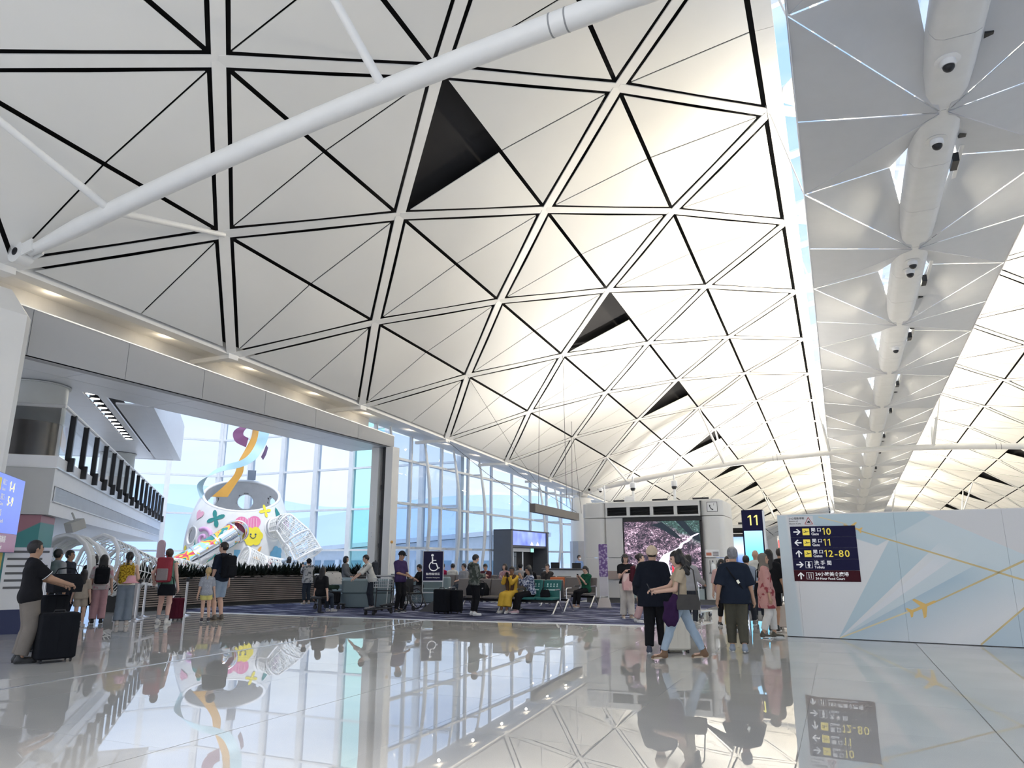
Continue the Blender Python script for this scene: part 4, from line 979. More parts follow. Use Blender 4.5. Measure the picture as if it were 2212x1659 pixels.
HOLES = [(-1.05,2.6,.42), (-.05,2.75,.50), (.72,2.95,.5), (PI-.95,4.35,.34), (PI-.1,4.45,.44), (PI+.85,4.4,.34)]
def inhole(th, z):
    p = ep(th, z)
    for a, b, r in HOLES:
        if (p-ep(a, b)).length < r: return True
    return False
NT, NZ = 132, 48
for off, nm, m_ in ((0., 'outer_shell', egg_white), (-.12, 'inner_shell', egg_in)):
    mb = MB(); V = []; F = []
    for j in range(NT):
        th = 2*PI*j/NT; zt = rim_z(th)
        for i in range(NZ+1): V.append(ep(th, .0+zt*i/NZ, off))
    for j in range(NT):
        th = 2*PI*(j+.5)/NT; zt = rim_z(th)
        for i in range(NZ):
            if inhole(th, zt*(i+.5)/NZ): continue
            a, b = j*(NZ+1)+i, ((j+1)%NT)*(NZ+1)+i; q = (a, b, b+1, a+1); F.append(q if off == 0 else q[::-1])
    mb.add(V, F); mb.build(nm, m_, egg, smooth=True)
mb = MB(); mb.tube([ep(2*PI*j/64, rim_z(2*PI*j/64), -.06) for j in range(64)], .075, 8, closed=True); mb.build('rim', egg_white, egg, smooth=True)
def ring_pts(a, b, r, off, n=28):
    c0 = ep(a, b); u = Vector((math.cos(a), math.sin(a), 0)); nrm_ = Vector((math.sin(a), -math.cos(a), .25*(b-1.75)/2)).normalized(); w = nrm_.cross(u)
    return [c0+nrm_*off+(u*math.cos(t)+w*math.sin(t))*r for t in np.linspace(0, 2*PI, n, endpoint=False)]
for k, (a, b, r) in enumerate(HOLES):
    mb = MB(); mb.tube(ring_pts(a, b, r, -.06), .06 if k != 1 else .08, 8, closed=True); mb.build('porthole_rim', egg_white if k != 1 else chrome, egg, smooth=True)
# coloured shapes on the shell
DC = dict(pink=(.78,.22,.42), lilac=(.72,.42,.70), teal=(.03,.26,.25), yellow=(.86,.72,.05), blue=(.20,.48,.68), rose=(.80,.40,.52), red=(.62,.06,.10), orange=(.85,.45,.12), sky=(.45,.68,.82), navy=(.03,.07,.16))
dm = {k: mat('decal_'+k, v, .5) for k, v in DC.items()}
def decal(nm, th, z, pts, col, size=1., rot=0., off=.03):
    size *= .76
    ca, sa = math.cos(rot), math.sin(rot); V = []
    def mp_(x, y):
        x, y = (x*ca-y*sa)*size, (x*sa+y*ca)*size; zz = z+y*.97; return ep(th+x/er(zz), zz, off)
    V = [mp_(0,0)]+[mp_(x,y) for x,y in pts]; n = len(pts); mb = MB(); mb.add(V, [(0,1+i,1+(i+1)%n) for i in range(n)]); return mb.build(nm, dm[col], egg)
def polar(f, n=40): return [(f(t)*math.cos(t), f(t)*math.sin(t)) for t in np.linspace(0, 2*PI, n, endpoint=False)]
heart = [(.5*.062*16*math.sin(t)**3, .5*.062*(13*math.cos(t)-5*math.cos(2*t)-2*math.cos(3*t)-math.cos(4*t))) for t in np.linspace(0, 2*PI, 36, endpoint=False)]
splat = lambda k, a=.35: polar(lambda t: .62+a*math.cos(k*t))
flower = polar(lambda t: .82+.18*abs(math.cos(3*t))**.6-.06)
star4 = polar(lambda t: .25/(.25+abs(math.sin(2*t)))+.1)
leaf = [(0,-1),(.35,-.5),(.42,.1),(.2,.7),(0,1),(-.25,.6),(-.36,0),(-.28,-.55)]
circ = polar(lambda t: 1., 24)
# gingham heart: stripes crossing
decal('heart_shape', .16, 3.05, heart, 'pink', 1.55, .08)
for k in range(-3, 4): 
    decal('heart_check', .16+k*.052, 3.1, [(-.028,-.42+abs(k)*.06),(.028,-.42+abs(k)*.06),(.028,.40-.0*k),(-.028,.40)], 'rose', 1., 0, .036)
decal('flower_shape', .26, 2.55, flower, 'yellow', .66, .1, .05)
for sx in (-1, 1): decal('flower_eye', .26+sx*.045, 2.64, circ, 'navy', .055, 0, .058)
mb = MB(); mb.tube([ep(.26+x*.13/2.4, 2.46+.9*x*x*.12, .06) for x in np.linspace(-1,1,9)], .016, 6); mb.build('flower_smile', dm['navy'], egg)
decal('splat_shape', -.48, 3.35, splat(4,.38), 'teal', .58, .35); decal('heart_shape', -.92, 3.55, heart, 'rose', .72, -.3); decal('splat_shape', .52, 3.75, splat(4,.4), 'yellow', .42, .2)
decal('leaf_shape', .86, 3.60, leaf, 'teal', .52, .25); decal('leaf_shape', 1.0, 3.45, leaf, 'teal', .42, -.9); decal('star_shape', -.86, 2.05, star4, 'teal', .48, 0)
decal('cloud_shape', .80, 1.75, polar(lambda t: .75+.2*abs(math.sin(2.5*t))), 'blue', .55); decal('fan_shape', .74, 1.25, circ, 'red', .55, 0, .025); decal('fan_shape', .80, 1.15, circ, 'sky', .38, 0, .04)
decal('petal_shape', .40, 1.95, leaf, 'orange', .24, -.5); decal('petal_shape', .36, 1.55, leaf, 'orange', .26, 1.2); decal('block_shape', -.0, 1.75, [(-.5,-.7),(.5,-.7),(.5,.7),(-.5,.7)], 'blue', .35); decal('dot_shape', -.12, 1.55, circ, 'blue', .2)
decal('star_shape', .05, .95, star4, 'sky', .55, .4); decal('heart_shape', .32, .92, heart, 'rose', .8, .1); decal('blob_shape', -1.25, 1.4, splat(3,.2), 'blue', .45); decal('blob_shape', -1.2, 2.0, circ, 'yellow', .2); decal('arch_shape', -1.08, 1.2, circ, 'pink', .42); decal('arch_shape', -1.08, 1.1, circ, 'sky', .28, 0, .04)
def spiral(nm, th, z, size, col, turns=1.6, w=.05, dots=False):
    mb = MB(); mb.tube([ep(th+size*.76*(.12+.88*t)*math.cos(turns*2*PI*t)/er(z), z+size*.76*(.12+.88*t)*math.sin(turns*2*PI*t), .04) for t in np.linspace(0,1,46)], [w*(.6+.4*t) for t in np.linspace(0,1,46)], 6); mb.build(nm, dm[col], egg, smooth=True)
spiral('spiral_shape', -.66, 2.45, .62, 'lilac', 1.35, .10); spiral('spiral_shape', 1.15, 3.2, .5, 'lilac', 2.4, .035)
# hatch on the rim
mb = MB(); mb.cbox(ep(PI-.35, 5.55, -.05)+Vector((0,0,.2)), (.4,.06,.5)); mb.build('rim_plate', mat('rim_plate', (.3,.34,.4)), egg)
# ------------------------------------------------------------------ ribbon sculpture hanging over the egg
rib = thing('ribbon_sculpture', 'twisting ribbon sculpture, orange inside and pale blue outside, over the egg', 'sculpture', EC, CA+PI/2)
rm = dict(o=mat('ribbon_orange', (.78,.42,.08), .4), b=mat('ribbon_blue', (.45,.70,.78), .4), p=mat('ribbon_purple', (.25,.10,.22), .4))
def ribbon_band(nm, rows, m_, back):
    # rows: (x, depth, z, half-width vector) -> strip with a second skin 4 cm behind it
    def cr(i, k):
        return rows[min(max(i,0),len(rows)-1)][k]
    P = []
    for i in range(len(rows)-1):
        for j in range(6):
            t = j/6; q = []
            for k in range(6):
                a_, b_, c_, d_ = cr(i-1,k), cr(i,k), cr(i+1,k), cr(i+2,k); q.append(.5*(2*b_+(c_-a_)*t+(2*a_-5*b_+4*c_-d_)*t*t+(3*b_-a_-3*c_+d_)*t**3))
            P.append(q)
    P.append(rows[-1]); V = []
    for x, y, z, wx, wy, wz in P: V += [(x-wx,y-wy,z-wz),(x+wx,y+wy,z+wz),(x-wx,y-wy+.04,z-wz),(x+wx,y+wy+.04,z+wz)]
    n = len(P); mb = MB(); F = []; mi = []
    mb.add(V, [(4*i,4*i+1,4*i+5,4*i+4) for i in range(n-1)], 0); mb.f += [(4*i+2,4*i+6,4*i+7,4*i+3) for i in range(n-1)]; mb.m += [1]*(n-1)
    mb.f += [(4*i,4*i+4,4*i+6,4*i+2) for i in range(n-1)]+[(4*i+1,4*i+3,4*i+7,4*i+5) for i in range(n-1)]; mb.m += [1]*(2*n-2)
    mb.build(nm, [m_, back], rib, smooth=SM)
def rows_of(pts, dep): return [(x, d, z, wx, wy, wz) for (x, z, wx, wy, wz), d in zip(pts, dep)]
ribbon_band('orange_band', rows_of([(-1.05,4.55,.375,-.05,.0),(-.58,5.2,.25,-.04,.02),(-.26,5.75,.2,-.03,.03),(-.17,6.35,.165,-.1,.03),(.16,7.04,.2,-.15,.03),(.34,7.6,.16,-.2,.0),(.37,8.1,.15,-.22,0)], (.5,.45,.4,.35,.2,.1,0)), rm['o'], rm['b'])
ribbon_band('blue_band', rows_of([(-1.76,4.38,.11,.25,.03),(-1.93,4.96,.12,.25,0),(-1.56,5.48,.08,.1,.12),(-.9,5.83,.02,.05,.15),(-.22,6.07,-.03,0,.16),(.28,6.45,-.15,0,.13),(.60,7.04,-.22,0,.05),(.76,7.6,-.25,0,0),(.78,8.1,-.25,0,0)], (-.7,-.9,-1.05,-1.1,-.9,-.6,-.3,-.25,-.2)), rm['b'], rm['p'])
ribbon_band('purple_band', rows_of([(.22,8.09,.01,.25,.02),(-.20,8.08,-.13,.1,.06),(-.45,7.82,-.25,0,-.02),(-.36,7.50,-.19,0,-.17),(.02,7.32,-.04,0,-.24)], (.1,.15,.2,.2,.25)), rm['p'], rm['o'])
ribbon_band('ribbon_tip', rows_of([(.80,6.55,.06,.15,-.06),(.92,6.85,.07,.15,-.06),(1.0,7.2,.06,.15,-.05)], (.3,.35,.35)), rm['p'], rm['b'])
for x, z in ((.3,8.05),(.75,8.05)): mb = MB(); mb.tube([(x,0,z), (x,0,11.8)], .012, 5); mb.build('hanging_wire', alu, rib)
# ------------------------------------------------------------------ tube slide
slm = bpy.data.materials.new('slide_steel_print'); slm.use_nodes = True; n, l, b = nodes(slm); b.inputs['Roughness'].default_value = .14
t = n.new('ShaderNodeTexCoord'); z = n.new('ShaderNodeTexNoise'); z.inputs['Scale'].default_value = 1.9; z.inputs['Detail'].default_value = 1; l.new(t.outputs['Object'], z.inputs['Vector']); sp2 = n.new('ShaderNodeSeparateColor'); l.new(z.outputs['Color'], sp2.inputs[0])
r1 = n.new('ShaderNodeValToRGB'); r1.color_ramp.interpolation = 'CONSTANT'; e_ = r1.color_ramp.elements; e_[0].color = (.03,.28,.26,1); e_[1].position = .44; e_[1].color = (.85,.55,.05,1)
for p_, c4 in ((.5,(.75,.08,.15,1)),(.55,(.85,.75,.05,1)),(.6,(.4,.7,.85,1))): q = e_.new(p_); q.color = c4
l.new(sp2.outputs[1], r1.inputs[0]); msk = n.new('ShaderNodeValToRGB'); msk.color_ramp.interpolation = 'CONSTANT'; msk.color_ramp.elements[0].color = (1,1,1,1); msk.color_ramp.elements[1].position = .52; msk.color_ramp.elements[1].color = (0,0,0,1); l.new(sp2.outputs[0], msk.inputs[0])
m1 = n.new('ShaderNodeMix'); m1.data_type = 'RGBA'; l.new(msk.outputs[0], m1.inputs[0]); m1.inputs[6].default_value = (.78,.78,.80,1); l.new(r1.outputs[0], m1.inputs[7]); l.new(m1.outputs[2], b.inputs['Base Color'])
m2 = n.new('ShaderNodeMath'); m2.operation = 'SUBTRACT'; m2.inputs[0].default_value = 1; l.new(msk.outputs[0], m2.inputs[1]); l.new(m2.outputs[0], b.inputs['Metallic'])
slide = thing('tube_slide', 'shiny steel tube slide with bright splash prints leaving the egg', 'slide', EC, CA+PI/2)
sp_ = [ep(-.05,2.75,-.5)]; sp_ += [Vector((-.2,-2.75,2.68)), Vector((-.9,-3.1,2.15)), Vector((-1.7,-3.4,1.6)), Vector((-2.4,-3.6,1.15)), Vector((-2.9,-3.7,.9))]
for i in range(len(sp_)-1):
    mb = MB(); mb.tube([sp_[i], sp_[i+1]], [.50 if i == 0 else .48, .48], 24, caps=False); mb.build('tube_section', slm, slide, smooth=True)
    if i: mb = MB(); d = (sp_[i+1]-sp_[i]).normalized()*.04; mb.tube([sp_[i]-d, sp_[i]+d], .50, 24, caps=False); mb.build('clamp_ring', chrome, slide, smooth=True)
for k in (2, 4): mb = MB(); mb.tube([sp_[k]-Vector((0,0,.55)), Vector((sp_[k].x, sp_[k].y, .0))], .05, 8); mb.build('support', chrome, slide)
# ------------------------------------------------------------------ rope-net tunnels
rope = mat('white_rope', (.78,.78,.75), .7); hoopm = mat('white_tube', (.78,.78,.78), .35)
def net_tunnel(label, P, R, base, rzv=0., nseg=10, nring=16, hoops=(0,-1), rails=3, group=None):
    tn = thing('net_tunnel', label, 'net tunnel', base, rzv, group)
    P = [Vector(p) for p in P]; pts = []; rad = []
    for i in range(len(P)-1):
        for k in range(nseg): t = k/nseg; pts.append(P[i].lerp(P[i+1], t)); rad.append(R[i]+(R[i+1]-R[i])*t)
    pts.append(P[-1]); rad.append(R[-1]); rings = []; up = Vector((0,0,1))
    for i, p in enumerate(pts):
        d = (pts[min(i+2,len(pts)-1)]-pts[max(i-2,0)]).normalized(); u = (up-d*up.dot(d)).normalized() if abs(d.z) < .95 else Vector((1,0,0)); w = d.cross(u)
        rings.append([p+(u*math.cos(2*PI*k/nring)+w*math.sin(2*PI*k/nring))*rad[i] for k in range(nring)])
    mb = MB()
    for i in range(1, len(rings)-1): mb.tube(rings[i], .013, 4, closed=True)
    for k in range(nring): mb.tube([rg[k] for rg in rings], .014, 4)
    for k in range(0, nring, 2): mb.tube([rg[(k+i)%nring] for i, rg in enumerate(rings)], .012, 4)
    stuff(mb.build('rope_net', rope, tn))
    for h in hoops: mb = MB(); mb.tube(rings[h], .055, 8, closed=True); mb.build('hoop', hoopm, tn, smooth=True)
    for j in range(len(P)):
        if 0 < j < len(P)-1: mb = MB(); mb.tube(rings[j*nseg], .05, 8, closed=True); mb.build('hoop', hoopm, tn, smooth=True)
    for k in range(rails): q = int(k*nring/rails); mb = MB(); mb.tube([rg[q] for rg in rings], .045, 7); mb.build('rail', hoopm, tn, smooth=True)
    return tn
rzE = CA+PI/2
net_tunnel('white rope-net tunnel bulging from the right of the egg', [(1.62,-1.9,2.95),(2.05,-2.3,3.05),(2.6,-2.7,2.4),(3.05,-2.9,1.6)], [.48,.58,.72,.78], EC, rzE, hoops=(0,-1))
net_tunnel('low rope-net tunnel with a big open hoop in front of the egg', [(.25,-3.9,1.35),(1.1,-3.6,1.1),(2.2,-3.3,.95)], [.72,.55,.5], EC, rzE)
def W45(px, dist, z=0.): v = GD(px, dist); return Vector((v.x, v.y, z))
net_tunnel('rope-net tunnel with a wide open hoop under the balcony', [W45(208,24.2,1.35), W45(262,24.7,1.2), W45(325,25.4,1.0)], [.86,.72,.55], (0,0,0), nseg=7, nring=12)
net_tunnel('low rope-net tunnel between the balcony and the slide', [W45(336,26.2,.95), W45(385,26.4,.95), W45(440,26.6,.85)], [.55,.55,.42], (0,0,0))
net_tunnel('rope-net hoop tunnel beside the teal mural column', [W45(138,21.8,1.3), W45(158,22.0,1.3), W45(178,22.4,1.25)], [.82,.78,.70], (0,0,0))
# speakers / pinboard standing by the net
sb = thing('totem_board', 'small pink rounded board standing by the net tunnels', 'board', W45(346,25.6,0)); mb = MB(); mb.rbox((-.16,-.03,.0),(.16,.03,2.1), .14, 5, axis=1); mb.build('board', mat('board_mauve', (.36,.26,.30)), sb)
# ================================================================== retractable-belt posts before the planter
def belt_post(p, label):
    t = thing('belt_post', label, 'barrier post', p, group='belt posts in front of the planter')
    mb = MB(); mb.lathe([(.001,0),(.17,0),(.17,.015),(.05,.035),(.034,.05)], 20, cap=False); mb.build('base', chrome, t, smooth=SM)
    mb = MB(); mb.tube([(0,0,.04),(0,0,.92)], .032, 12); mb.build('tube', chrome, t, smooth=SM)
    mb = MB(); mb.lathe([(.042,.90),(.045,.92),(.045,1.0),(.03,1.01)], 14); mb.build('head', black, t, smooth=SM)
bp = [G(292,1340), G(308,1333), G(372,1328), G(398,1330)]
for p in bp: belt_post(p, 'chrome belt post standing before the slatted planter')
bpl = thing('barrier_panel', 'low pale glass barrier panel beside the belt posts', 'barrier', G(285,1336), math.radians(30)); mb = MB(); mb.box((-.45,-.02,.08),(.12,.02,.95)); mb.build('panel', mat('barrier_white', (.62,.60,.60), .3), bpl); mb = MB(); mb.box((-.48,-.04,0),(.15,.04,.08)); mb.build('foot', chrome, bpl)
# ================================================================== left: mural column and blue directory totem
mur = bpy.data.materials.new('mural'); mur.use_nodes = True; n, l, b = nodes(mur); b.inputs['Roughness'].default_value = .5
tcn = n.new('ShaderNodeTexCoord'); sp = n.new('ShaderNodeSeparateXYZ'); l.new(tcn.outputs['Object'], sp.inputs[0])
c = layer((.05,.22,.22), half(-1.2,1.2,1.0,2.5,.01), (.32,.15,.18)); c = layer(c, half(-1.0,1.75,.6,2.7,.01), (.03,.04,.09)); c = layer(c, AND(NOT(half(-1.2,1.55,1.0,.6,.01))), (.04,.05,.12)); l.new(c, b.inputs['Base Color'])
mc = thing('mural_column', 'square column with a teal, pink and navy mural under the balcony', 'column', MC + D45*.05 - N45*.75, math.radians(45)); mb = MB(); mb.box((-.02-.0,-.62,0),(1.3,.66,2.43)); mb.xf(Matrix.Rotation(PI/2,4,'Z')); mb.build('column_face', mur, mc)
bs = thing('directory_totem', 'lit blue directory board by the queue, gates 1-4 and 5-9', 'sign board', (-14.03, 8.69, 0), math.radians(135))
bl_ = mat('totem_blue', (.14,.20,.62), .35, emit=.55)
mb = MB(); mb.box((-2.7,0,1.62),(.0,.16,2.95)); mb.build('sign_box', mat('totem_frame', (.10,.12,.3), .4), bs)
mb = MB(); mb.box((-2.69,-.006,1.95),(-.01,.0,2.94)); mb.build('sign_face', bl_, bs)
mb = MB(); mb.box((-2.69,-.006,1.63),(-.01,.0,1.945)); mb.build('desk_face', mat('totem_mauve', (.28,.16,.24), .4, emit=.3), bs)
for x in (-2.4,-.5): mb = MB(); mb.tube([(x,.08,0),(x,.08,1.62)], .035, 8); mb.build('leg', mat('post_yellow', (.55,.42,.12)) if x > -1 else chrome, bs)
for i, (zh, num, en) in enumerate((('閘口','1-4','Gates'),('閘口','5-9','Gates'),('奇妙巨蛋','','Wonder Eggshell'))):
    z = 2.66-i*.25
    if num:
        mb = MB(); mb.box((-1.75,-.012,z),(-1.5,-.006,z+.2)); mb.build('plane_icon', yellow, bs); numerals('gate_number', num, .23, mat('lit_yellow', (.95,.85,.35), emit=.6), bs, (-.98,-.012,z+.02)); lettering('chinese_text', zh, .12, wht, bs, (-1.42,-.012,z+.10)); lettering('english_text', en, .085, wht, bs, (-1.42,-.012,z))
        mb = MB(); mb.box((-2.02,-.012,z+.02),(-1.98,-.008,z+.18)); mb.add([(-2.1,-.01,z+.12),(-2.0,-.01,z+.21),(-1.9,-.01,z+.12),(-2.0,-.01,z+.15)], [(0,1,2,3)]); mb.build('arrow', wht, bs)
    else: lettering('chinese_text', zh, .13, wht, bs, (-1.75,-.012,z+.08)); lettering('english_text', en, .10, wht, bs, (-1.75,-.012,z-.04))
lettering('chinese_text', '航空公司服務櫃檯', .13, wht, bs, (-1.75,-.012,1.80)); lettering('english_text', 'Airline Services Desk', .10, wht, bs, (-1.75,-.012,1.68))
nb_ = thing('notice_board', 'white notice board with small print behind the man in the black polo', 'notice', GD(78, 16.6), facing(GD(78,16.6))); mb = MB(); mb.box((-.5,0,.6),(.25,.04,1.72)); mb.build('sheet', mat('notice_paper', (.66,.66,.66)), nb_); mb = MB()
for j in range(6): mb.box((-.45,-.006,1.62-j*.13),(.2-.1*(j%2),-.002,1.66-j*.13))
mb.build('print_lines', mat('ink', (.1,.1,.1)), nb_)
for x in (-.48,.2): mb = MB(); mb.box((x-.02,.0,0),(x+.02,.04,.6)); mb.build('leg', chrome, nb_)
# projector under the balcony
pj = thing('projector', 'small grey projector hanging under the balcony edge', 'projector', W45(152,17.5,2.18)); mb = MB(); mb.cbox((0,0,0),(.22,.30,.20), rx=.4); mb.build('case', mat('projector_grey', (.32,.32,.30)), pj); mb = MB(); mb.tube([(0,0,.08),(-.15,0,.26)], .02, 6); mb.build('arm', mat('projector_grey', (.32,.32,.30)), pj)
# ================================================================== beam seating
leather = mat('seat_taupe', (.17,.15,.14), .5); teal_l = mat('seat_teal', (.012,.13,.12), .5); orange_l = mat('seat_orange', (.55,.13,.03), .5); print_w = mat('seat_print', (.55,.75,.72), .5)
def seat_row(label, loc, rz, cols, group=None, arms=True, dbl=False):
    r_ = thing('seat_row', label, 'airport seats', loc, rz, group); n = len(cols); w = .585; x0 = -n*w/2
    mb = MB(); mb.box((x0,-.05,.30),(x0+n*w,.05,.36)); mb.build('beam', black_metal, r_)
    for k in ((0, n) if n < 5 else (0, n//2, n)):
        x = x0+k*w
        for y, nm in ((-.36,'leg'),(.34,'leg')): mb = MB(); mb.tube([(x,0,.34),(x,y,.02)], [.03,.022], 8); mb.cbox((x,y,.013),(.05,.09,.024)); mb.build(nm, chrome, r_)
    for i, c in enumerate(cols):
        xa, xb = x0+i*w+.02, x0+(i+1)*w-.02
        mb = MB(); mb.rbox((xa,-.30,.38),(xb,.20,.45), .05); s_ = mb.build('seat', c, r_, smooth=SM)
        mb = MB(); mb.rbox((xa,-.035,0),(xb,.035,.50), .03); mb.xf(Matrix.Translation((0,.22,.42)) @ Matrix.Rotation(-.2,4,'X')); bk = mb.build('backrest', c, r_, smooth=SM)
        if c is teal_l:
            mb = MB()
            for q in range(4): mb.lathe([(.001,0),(.016,0)], 10, cap=False); 
            mb = MB()
            for q in range(4):
                xx = xa+.12+q*.1; mb.box((xx,-.042,.34),(xx+.03,-.037,.40)); mb.box((xx-.012,-.042,.30),(xx+.04,-.037,.325))
            mb.box((xa+.1,-.042,.20),(xb-.1,-.037,.235)); mb.xf(Matrix.Translation((0,.22,.42)) @ Matrix.Rotation(-.2,4,'X')); mb.build('priority_print', print_w, r_)
    for i in range(n+1):
        if not arms or (i not in (0, n) and i % 2): continue
        x = x0+i*w; mb = MB(); mb.tube([(x,.15,.36),(x,.16,.62),(x,.10,.66),(x,-.24,.66)], .018, 8); mb.build('armrest', chrome, r_, smooth=SM)
    return r_
T_, Q_, O_ = leather, teal_l, orange_l
seat_row('row of taupe airport seats with two teal priority seats at its end', (-9.12,19.85,.008), math.radians(-4), [T_,T_,T_,T_,Q_,Q_])
seat_row('row of taupe airport seats backing on to the row with teal seats', (-9.2,20.95,.008), math.radians(176), [T_]*6)
seat_row('short row of seats with one orange seat before the big-screen pod', (-8.15,22.9,.008), math.radians(-6), [O_,T_,T_])
seat_row('long row of nine taupe seats further back in the lounge, facing the hall', (-11.4,24.6,.008), 0., [T_]*9); seat_row('long row of nine taupe seats further back in the lounge, facing the windows', (-12.2,25.7,.008), PI, [T_]*9)
# ================================================================== grey-blue lounge sofas
sofa_m = mat('sofa_grey', (.20,.26,.28), .75, bump=.2)
def sofa(label, loc, rz, w=1.15, d=.95):
    s_ = thing('sofa', label, 'sofa', loc, rz)
    mb = MB(); V = []; N_ = 20
    prof = [(.78,0),(.86,.03),(1.0,.40),(1.0,.43)]
    pts = [(math.copysign(abs(math.cos(t))**.55, math.cos(t))*w/2, math.copysign(abs(math.sin(t))**.55, math.sin(t))*d/2) for t in np.linspace(0,2*PI,28,endpoint=False)]
    for k, z in prof: V += [(x*k,y*k,z) for x,y in pts]
    n = len(pts); F = [tuple(range(n-1,-1,-1)), tuple(range(3*n,4*n))]+[(i*n+j,i*n+(j+1)%n,(i+1)*n+(j+1)%n,(i+1)*n+j) for i in range(3) for j in range(n)]
    mb.add(V, F); mb.build('base', sofa_m, s_, smooth=SM)
    mb = MB(); mb.rbox((-w*.46,d*.08,.435),(w*.46,d*.46,.88), .09, 4); mb.build('back_cushion', sofa_m, s_, smooth=SM)
    mb = MB(); mb.rbox((-w*.44,-d*.44,.435),(w*.44,d*.06,.50), .06, 4); mb.build('seat_cushion', sofa_m, s_, smooth=SM)
    return s_
p = G(762,1313); sofa('big grey-blue sofa with rounded base beside the luggage trolleys', p+Vector((.2,.45,.008)), facing(p, PI), 1.75, 1.2)
p = GD(730, 26.3); sofa('grey-blue sofa end behind the tote bag', p+Vector((0,0,.008)), facing(p, -.6), 1.3, 1.0)
p = GD(925, 26.8); sofa('grey-blue sofa corner under the wheelchair sign', p+Vector((.0,0,.008)), facing(p, -.2), 1.7, 1.1)
# ================================================================== luggage trolleys
tube_m = mat('trolley_tube', (.55,.56,.58), .3, .9)
def trolley(label, loc, rz, panel=None, basket=True, dark=True):
    t = thing('luggage_trolley', label, 'trolley', loc, rz)
    fm = black_metal if dark else tube_m
    mb = MB()
    for sx in (-1,1): mb.tube([(sx*.26,.40,1.02),(sx*.27,.44,.9),(sx*.27,.40,.30),(sx*.26,.36,.16),(sx*.17,-.45,.15)], .017, 8)
    mb.tube([(-.17,-.45,.15),(.17,-.45,.15)], .017, 8); mb.tube([(-.27,.42,.62),(.27,.42,.62)], .014, 8); mb.tube([(-.26,.36,.16),(.26,.36,.16)], .014, 8)
    for k in range(4): mb.tube([(-.26+.03*k,.36-.2*k,.155),(.26-.03*k,.36-.2*k,.155)], .009, 6)
    mb.build('frame', fm, t, smooth=SM)
    mb = MB(); mb.tube([(-.29,.41,1.03),(.29,.41,1.03)], .026, 10); mb.build('push_bar', tube_m, t, smooth=SM)
    if basket:
        mb = MB()
        for z in (.72,.80,.88,.96): mb.tube([(-.24,.40,z),(-.24,.18,z),(.24,.18,z),(.24,.40,z)], .006, 5)
        for k in range(9): mb.tube([(-.24+.06*k,.18,.70),(-.24+.06*k,.18,.98)], .005, 5)
        for k in range(9): mb.tube([(-.24+.06*k,.18,.71),(-.24+.06*k,.40,.71)], .005, 5)
        mb.build('basket', tube_m, t)
    if panel: mb = MB(); mb.box((-.25,.435,.50),(.25,.45,.86)); mb.build('advert_panel', panel, t)
    for x, y in ((-.25,.36),(.25,.36),(-.12,-.42),(.12,-.42)):
        mb = MB(); mb.tube([(x-.02,y,.065),(x+.02,y,.065)], .062, 14); mb.build('wheel', black, t, smooth=SM)
        mb = MB(); mb.cbox((x,y,.12),(.05,.05,.08)); mb.build('fork', fm, t)
    return t
p = G(703,1317); trolley('dark luggage trolley stacked with bags beside the sofa', p+Vector((0,.2,.008)), facing(p, .9))
p = G(805,1330); trolley('empty black luggage trolley with silver bars standing in front of the sofa', p+Vector((-.1,.35,.008)), facing(p, -.5)); p2 = G(838,1322); trolley('black luggage trolley nested behind the empty one', p2+Vector((-.35,.75,.008)), facing(p2, -.5))
gp = mat('trolley_green', (.03,.16,.05), .5); p = G(1505,1335); trolley('luggage trolley with a green panel pushed behind the couple', p+Vector((0,.3,0)), facing(p, PI-.5), gp, dark=False)
# ================================================================== wheelchair
p = G(868,1320); wc = thing('wheelchair', 'black wheelchair with a spoked wheel parked beside the trolleys', 'wheelchair', p+Vector((0,.5,.008)), facing(p, .7))
for sx in (-1,1):
    mb = MB(); mb.tube([(sx*.30,.1+.30*math.cos(t),.31+.30*math.sin(t)) for t in np.linspace(0,2*PI,30,endpoint=False)], .018, 7, closed=True); w_ = mb.build('rear_wheel', black, wc, smooth=True)
    mb = MB()
    for k in range(12): mb.tube([(sx*.30,.1,.31),(sx*.30,.1+.29*math.cos(k*PI/6),.31+.29*math.sin(k*PI/6))], .003, 4)
    mb.build('spokes', alu, wc)
    mb = MB(); mb.tube([(sx*.33,.1+.26*math.cos(t),.31+.26*math.sin(t)) for t in np.linspace(0,2*PI,30,endpoint=False)], .009, 6, closed=True); mb.build('hand_rim', chrome, wc)
    mb = MB(); mb.tube([(sx*.24,-.41,.075),(sx*.27,-.41,.075)], .07, 14); mb.build('castor', black, wc)
    mb = MB(); mb.tube([(sx*.25,.30,.95),(sx*.25,.22,.92),(sx*.25,.20,.48),(sx*.25,-.22,.48),(sx*.25,-.30,.30),(sx*.20,-.50,.12)], .013, 8); mb.tube([(sx*.25,.2,.70),(sx*.25,-.15,.70),(sx*.25,-.2,.48)], .013, 8); mb.tube([(sx*.25,-.22,.48),(sx*.25,-.40,.10)], .012, 6); mb.build('side_frame', black_metal, wc, smooth=SM)
    mb = MB(); mb.cbox((sx*.14,-.55,.10),(.16,.16,.015), rx=-.2); mb.build('footplate', black, wc)
    mb = MB(); mb.tube([(sx*.25,.30,.95),(sx*.25,.40,.95)], .02, 8); mb.build('push_handle', black, wc)
mb = MB(); mb.box((-.24,-.22,.46),(.24,.2,.50)); mb.build('seat', black, wc); mb = MB(); mb.cbox((0,.215,.70),(.48,.03,.40)); mb.build('backrest', black, wc)
